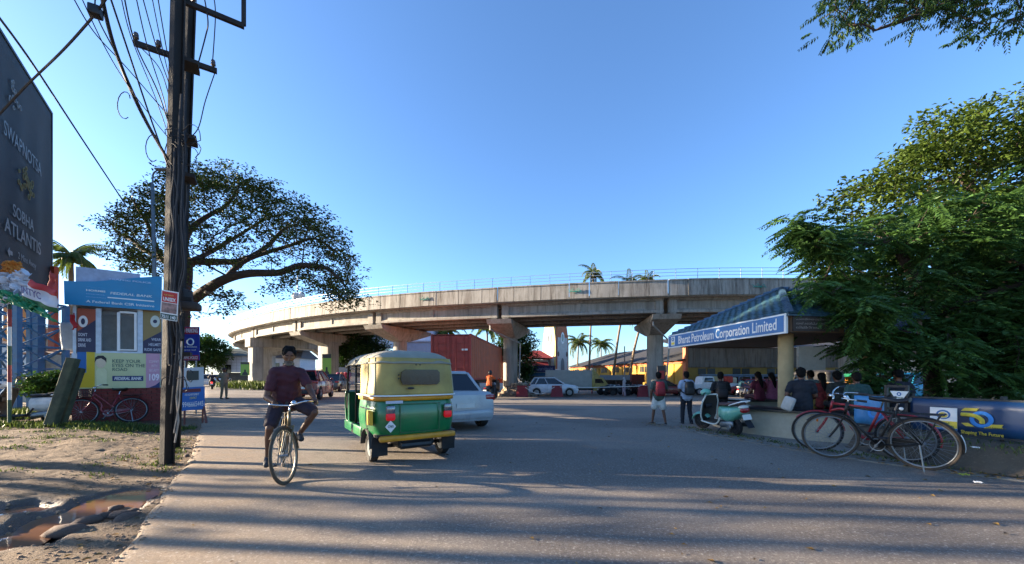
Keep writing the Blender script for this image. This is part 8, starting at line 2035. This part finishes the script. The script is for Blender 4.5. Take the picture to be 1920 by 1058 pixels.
# white screened building and tiled house at the far left
sc = thing('screened_building', 'building wrapped in white sheets under a dark pitched roof behind the portal pier', 'building', gp(452, 78), world=True)
A = P(407, 716, 78); B = P(490, 716, 78); z1 = Z(668, 78); mb = MB(); mb.box(((A.x+B.x)/2, 81, (z1+2)/2), (B.x-A.x, 6, z1-2)); mb.build('wall', M('a9b6c8', .6, 0, .06, 2, 0, world=True), sc)
for i in range(1, 9): mb = MB(); mb.box((A.x+(B.x-A.x)*i/9, 77.97, (z1+2)/2), (.06, .06, z1-2.1)); mb.build('sheet_joint', M('8895a8', .6), sc)
for i in range(1, 5): mb = MB(); mb.box(((A.x+B.x)/2, 77.96, 2+(z1-2)*i/5), (B.x-A.x-.1, .05, .06)); mb.build('sheet_joint', M('8895a8', .6), sc)
zr = Z(655, 78); mb = MB(); mb.hexa([(A.x-.6, 77, z1), (B.x+.6, 77, z1), (B.x+.6, 85, z1), (A.x-.6, 85, z1), (A.x+1.5, 80, zr+.3), (B.x-1.5, 80, zr+.3), (B.x-1.5, 82, zr+.3), (A.x+1.5, 82, zr+.3)]); mb.build('roof', M('4a5450', .8), sc)
for px in (428, 475): q = P(px, 692, 78); mb = MB(); mb.box((q.x, 77.9, q.z), (1.2, .1, 1.7)); mb.build('window', GLASSD, sc)
mb = MB(); mb.box(((A.x+B.x)/2, 81, .9), (B.x-A.x, 5, 2.0)); mb.build('ground_floor', M('3a3e40', .8), sc)
th_ = thing('tiled_house', 'white house with grey tiled roof seen behind the cyclist', 'house', gp(530, 75), world=True)
A = P(500, 716, 75); B = P(562, 716, 75); z1 = Z(672, 75); mb = MB(); mb.box(((A.x+B.x)/2, 78, z1/2), (B.x-A.x, 6, z1)); mb.build('wall', M('b4b8c0', .7), th_)
mb = MB(); zr = Z(655, 75); mb.hexa([(A.x-.6, 74.4, z1), (B.x+.6, 74.4, z1), (B.x+.6, 81.6, z1), (A.x-.6, 81.6, z1), (A.x+2.2, 77.5, zr+.4), (B.x-.6, 77.5, zr+.4), (B.x-.6, 78.5, zr+.4), (A.x+2.2, 78.5, zr+.4)]); mb.build('roof', M('5a5a60', .8, 0, .2, 4, .2), th_)
for px in (508, 520, 534, 548): q = P(px, 686, 75); mb = MB(); mb.box((q.x, 74.97, q.z), (.8, .1, 1.1)); mb.build('window', GLASSD, th_)
# flood lamp cluster on the deck and far street lamps at the left
s = s_at_px(548); p, t, nn = ept(s); fl_ = thing('flood_lamp', 'pole with round white flood lamps on the flyover deck', 'lamp', p+nn*.5+V(0, 0, ZB), world=True); q = p+nn*.5
mb = MB(); mb.cyl((q.x, q.y, ZB+.2), (q.x, q.y, 12.2), .06, .05, 8); mb.build('pole', STEEL, fl_)
for dx in (-.1, .55): mb = MB(); mb.ell((q.x+dx, q.y-.2, 9.7+.1*dx), (.38, .2, .4), 14, 8); mb.build('lamp', M('c4c0b8', .4), fl_, smooth=True)
for px in (383, 390): mb = MB(); q = P(px, 645, 90); mb.cyl(V(q.x, 90, 0), q, .12, .1, 8); mb.box(q, (1.6, .5, 2.4)); tag(mb.build('far_mast', M('8a9098', .6)), 'tall far mast at the end of the left road, %s' % ('left one' if px < 385 else 'right one'), 'mast')
# white banded low wall along the far pavement on the right
mb = MB(); a_ = gp(1640, 26); b_ = gp(2300, 24); mb.box((a_+b_)/2+V(0, 0, 1.2), ((b_-a_).length, .2, 2.6), rz=atan2((b_-a_).y, (b_-a_).x)); tag(mb.build('far_wall', M('b5a894', .8, 0, .25, .8, .1, world=True)), 'pale wall glimpsed through the leaves at the right', 'wall')
# ------------------------------------------------------------------ stones, pebbles, fallen leaves
rg = np.random.default_rng(101)
STN = M('5a463a', .85, 0, .3, 14, .4, 30, dirt=.2)
def stone_mesh(seed, s=1.):
    rr = random.Random(seed); bm = bmesh.new(); bmesh.ops.create_icosphere(bm, subdivisions=2, radius=.5)
    for v in bm.verts:
        n_ = mnoise.noise(v.co*2.3+Vector((seed, 0, 0))); v.co = Vector((v.co.x*(1+.4*n_), v.co.y*.7*(1+.4*n_), v.co.z*.45*(1+.3*n_)))
    me = bpy.data.meshes.new('stone'); bm.to_mesh(me); bm.free(); me.materials.append(STN); me.polygons.foreach_set('use_smooth', [True]*len(me.polygons)); return me
for i, (px, py, s, lb) in enumerate(((160, 981, .24, 'flat dark stone at the near rim of the puddle, left of the group'), (193, 970, .17, 'small dark stone standing in the puddle'), (216, 955, .15, 'pale flat stone farther out in the puddle'), (224, 968, .22, 'rounded dark stone near the right rim of the puddle'), (238, 975, .26, 'broad stone at the right end of the puddle group'), (128, 1000, .3, 'long low stone at the left of the puddle rim'), (247, 961, .14, 'small stone where the puddle meets the tarmac'), (350, 856, .12, 'small stone lying at the foot of the utility pole'))):
    z = -.07 if i < 7 else 0; p = P(px, py, (CH-z)*FP/(py-HY)); o = link('stone', stone_mesh(i)); o.location = (p.x, p.y, z+.01); o.scale = (s,)*3; o.rotation_euler = (0, 0, R.uniform(0, 6)); tag(o, lb, 'stone', 'stones about the puddle')
# pebbles and grit on the verge: one scattered mass
mb = MB(); vs = []; fs = []
for i in range(5200):
    y = 1.9+8*rg.random()**1.4; e = abs(rg.normal())*1.8*rg.random()**.5 if rg.random() < .55 else rg.random()*7.5; x = ledge_x(y)-e+.12
    if x < -13: continue
    z = verge_z(x, y)[0] if x < ledge_x(y)-.02 else .004
    if z < -.085: continue
    s = .004+.016*rg.random()**3; b_ = len(vs); a = rg.random()*6; hh = s*(.35+.4*rg.random())
    for q in range(6): vs.append((x+s*cos(a+q*1.047)*(1+.35*rg.random()), y+s*sin(a+q*1.047)*(1+.35*rg.random()), z-.004))
    for q in range(6): vs.append((x+.62*s*cos(a+.4+q*1.047), y+.62*s*sin(a+.4+q*1.047), z+hh*(.85+.3*rg.random())))
    fs += [(b_+q, b_+(q+1) % 6, b_+6+(q+1) % 6, b_+6+q) for q in range(6)]+[tuple(b_+6+q for q in range(6))]
mb.v = vs; mb.f = fs; mb.m = [0]*len(fs); tag(mb.build('verge_pebbles', M('8a7058', .9, 0, .5, 30, .2, 60, world=True)), 'scattered pebbles and grit on the dirt verge', 'pebbles', kind='stuff')
# fallen leaves along both road edges
n = 900; pos, ax, L = [], [], []
for i in range(n):
    if rg.random() < .45:
        t = rg.random(); q = RE[min(int(t*len(RE)), len(RE)-1)]; x, y = q.x+rg.normal()*.12+.1, q.y+rg.normal()*.15; z = .03
    elif rg.random() < .6:
        y = 2+9*rg.random(); x = ledge_x(y)-abs(rg.normal())*.7; z = verge_z(x, y)[0]+.012
    else: x, y = rg.uniform(-3, 7), rg.uniform(2.4, 12); z = .012
    if z < -.06: continue
    pos.append((x, y, z)); a = rg.random()*6.3; ax.append((cos(a), sin(a), .08)); L.append(.03+.045*rg.random())
m = len(pos); L = np.array(L); nr = rnd_unit(rg, m)*.25+np.array([0, 0, 1.])
tag(leafmesh('fallen_leaves', leaf_mat('dry_leaf', '4a3218', '8a6a30', .1), np.array(pos), nr, np.array(ax), L, L*.5, rg.random(m), None, (0, 0, 0)), 'dry fallen leaves scattered along the road edges', 'leaves', kind='stuff')
# weeds at the foot of the bench and on the bank
sp_ = [(q.x+.35, q.y+.25, .10, .12, 60, .6) for q in RE[8:46:2]]+[(6.5, 5.6, .3, .5, 160, .8), (7.0, 4.9, .3, .4, 160, .8)]
def grass_r(spots, seed):
    rg = np.random.default_rng(seed); pos, ax, L = [], [], []
    for (x, y, sx, sy, n, s) in spots:
        for _ in range(n):
            a, b = x+rg.normal()*sx, y+rg.normal()*sy; pos.append((a, b, .02 if s < .7 else .36)); ax.append((rg.normal()*.5, rg.normal()*.5, 1)); L.append((.03+.08*rg.random())*s)
    L = np.array(L); n = len(L); return tag(leafmesh('kerb_weeds', LEAF_GRASS, np.array(pos), rnd_unit(rg, n), np.array(ax), L, .012+L*.12, rg.random(n), None, (0, 0, 0), .1), 'small weeds along the right kerb below the bench', 'weeds', kind='stuff')
grass_r(sp_, 111)
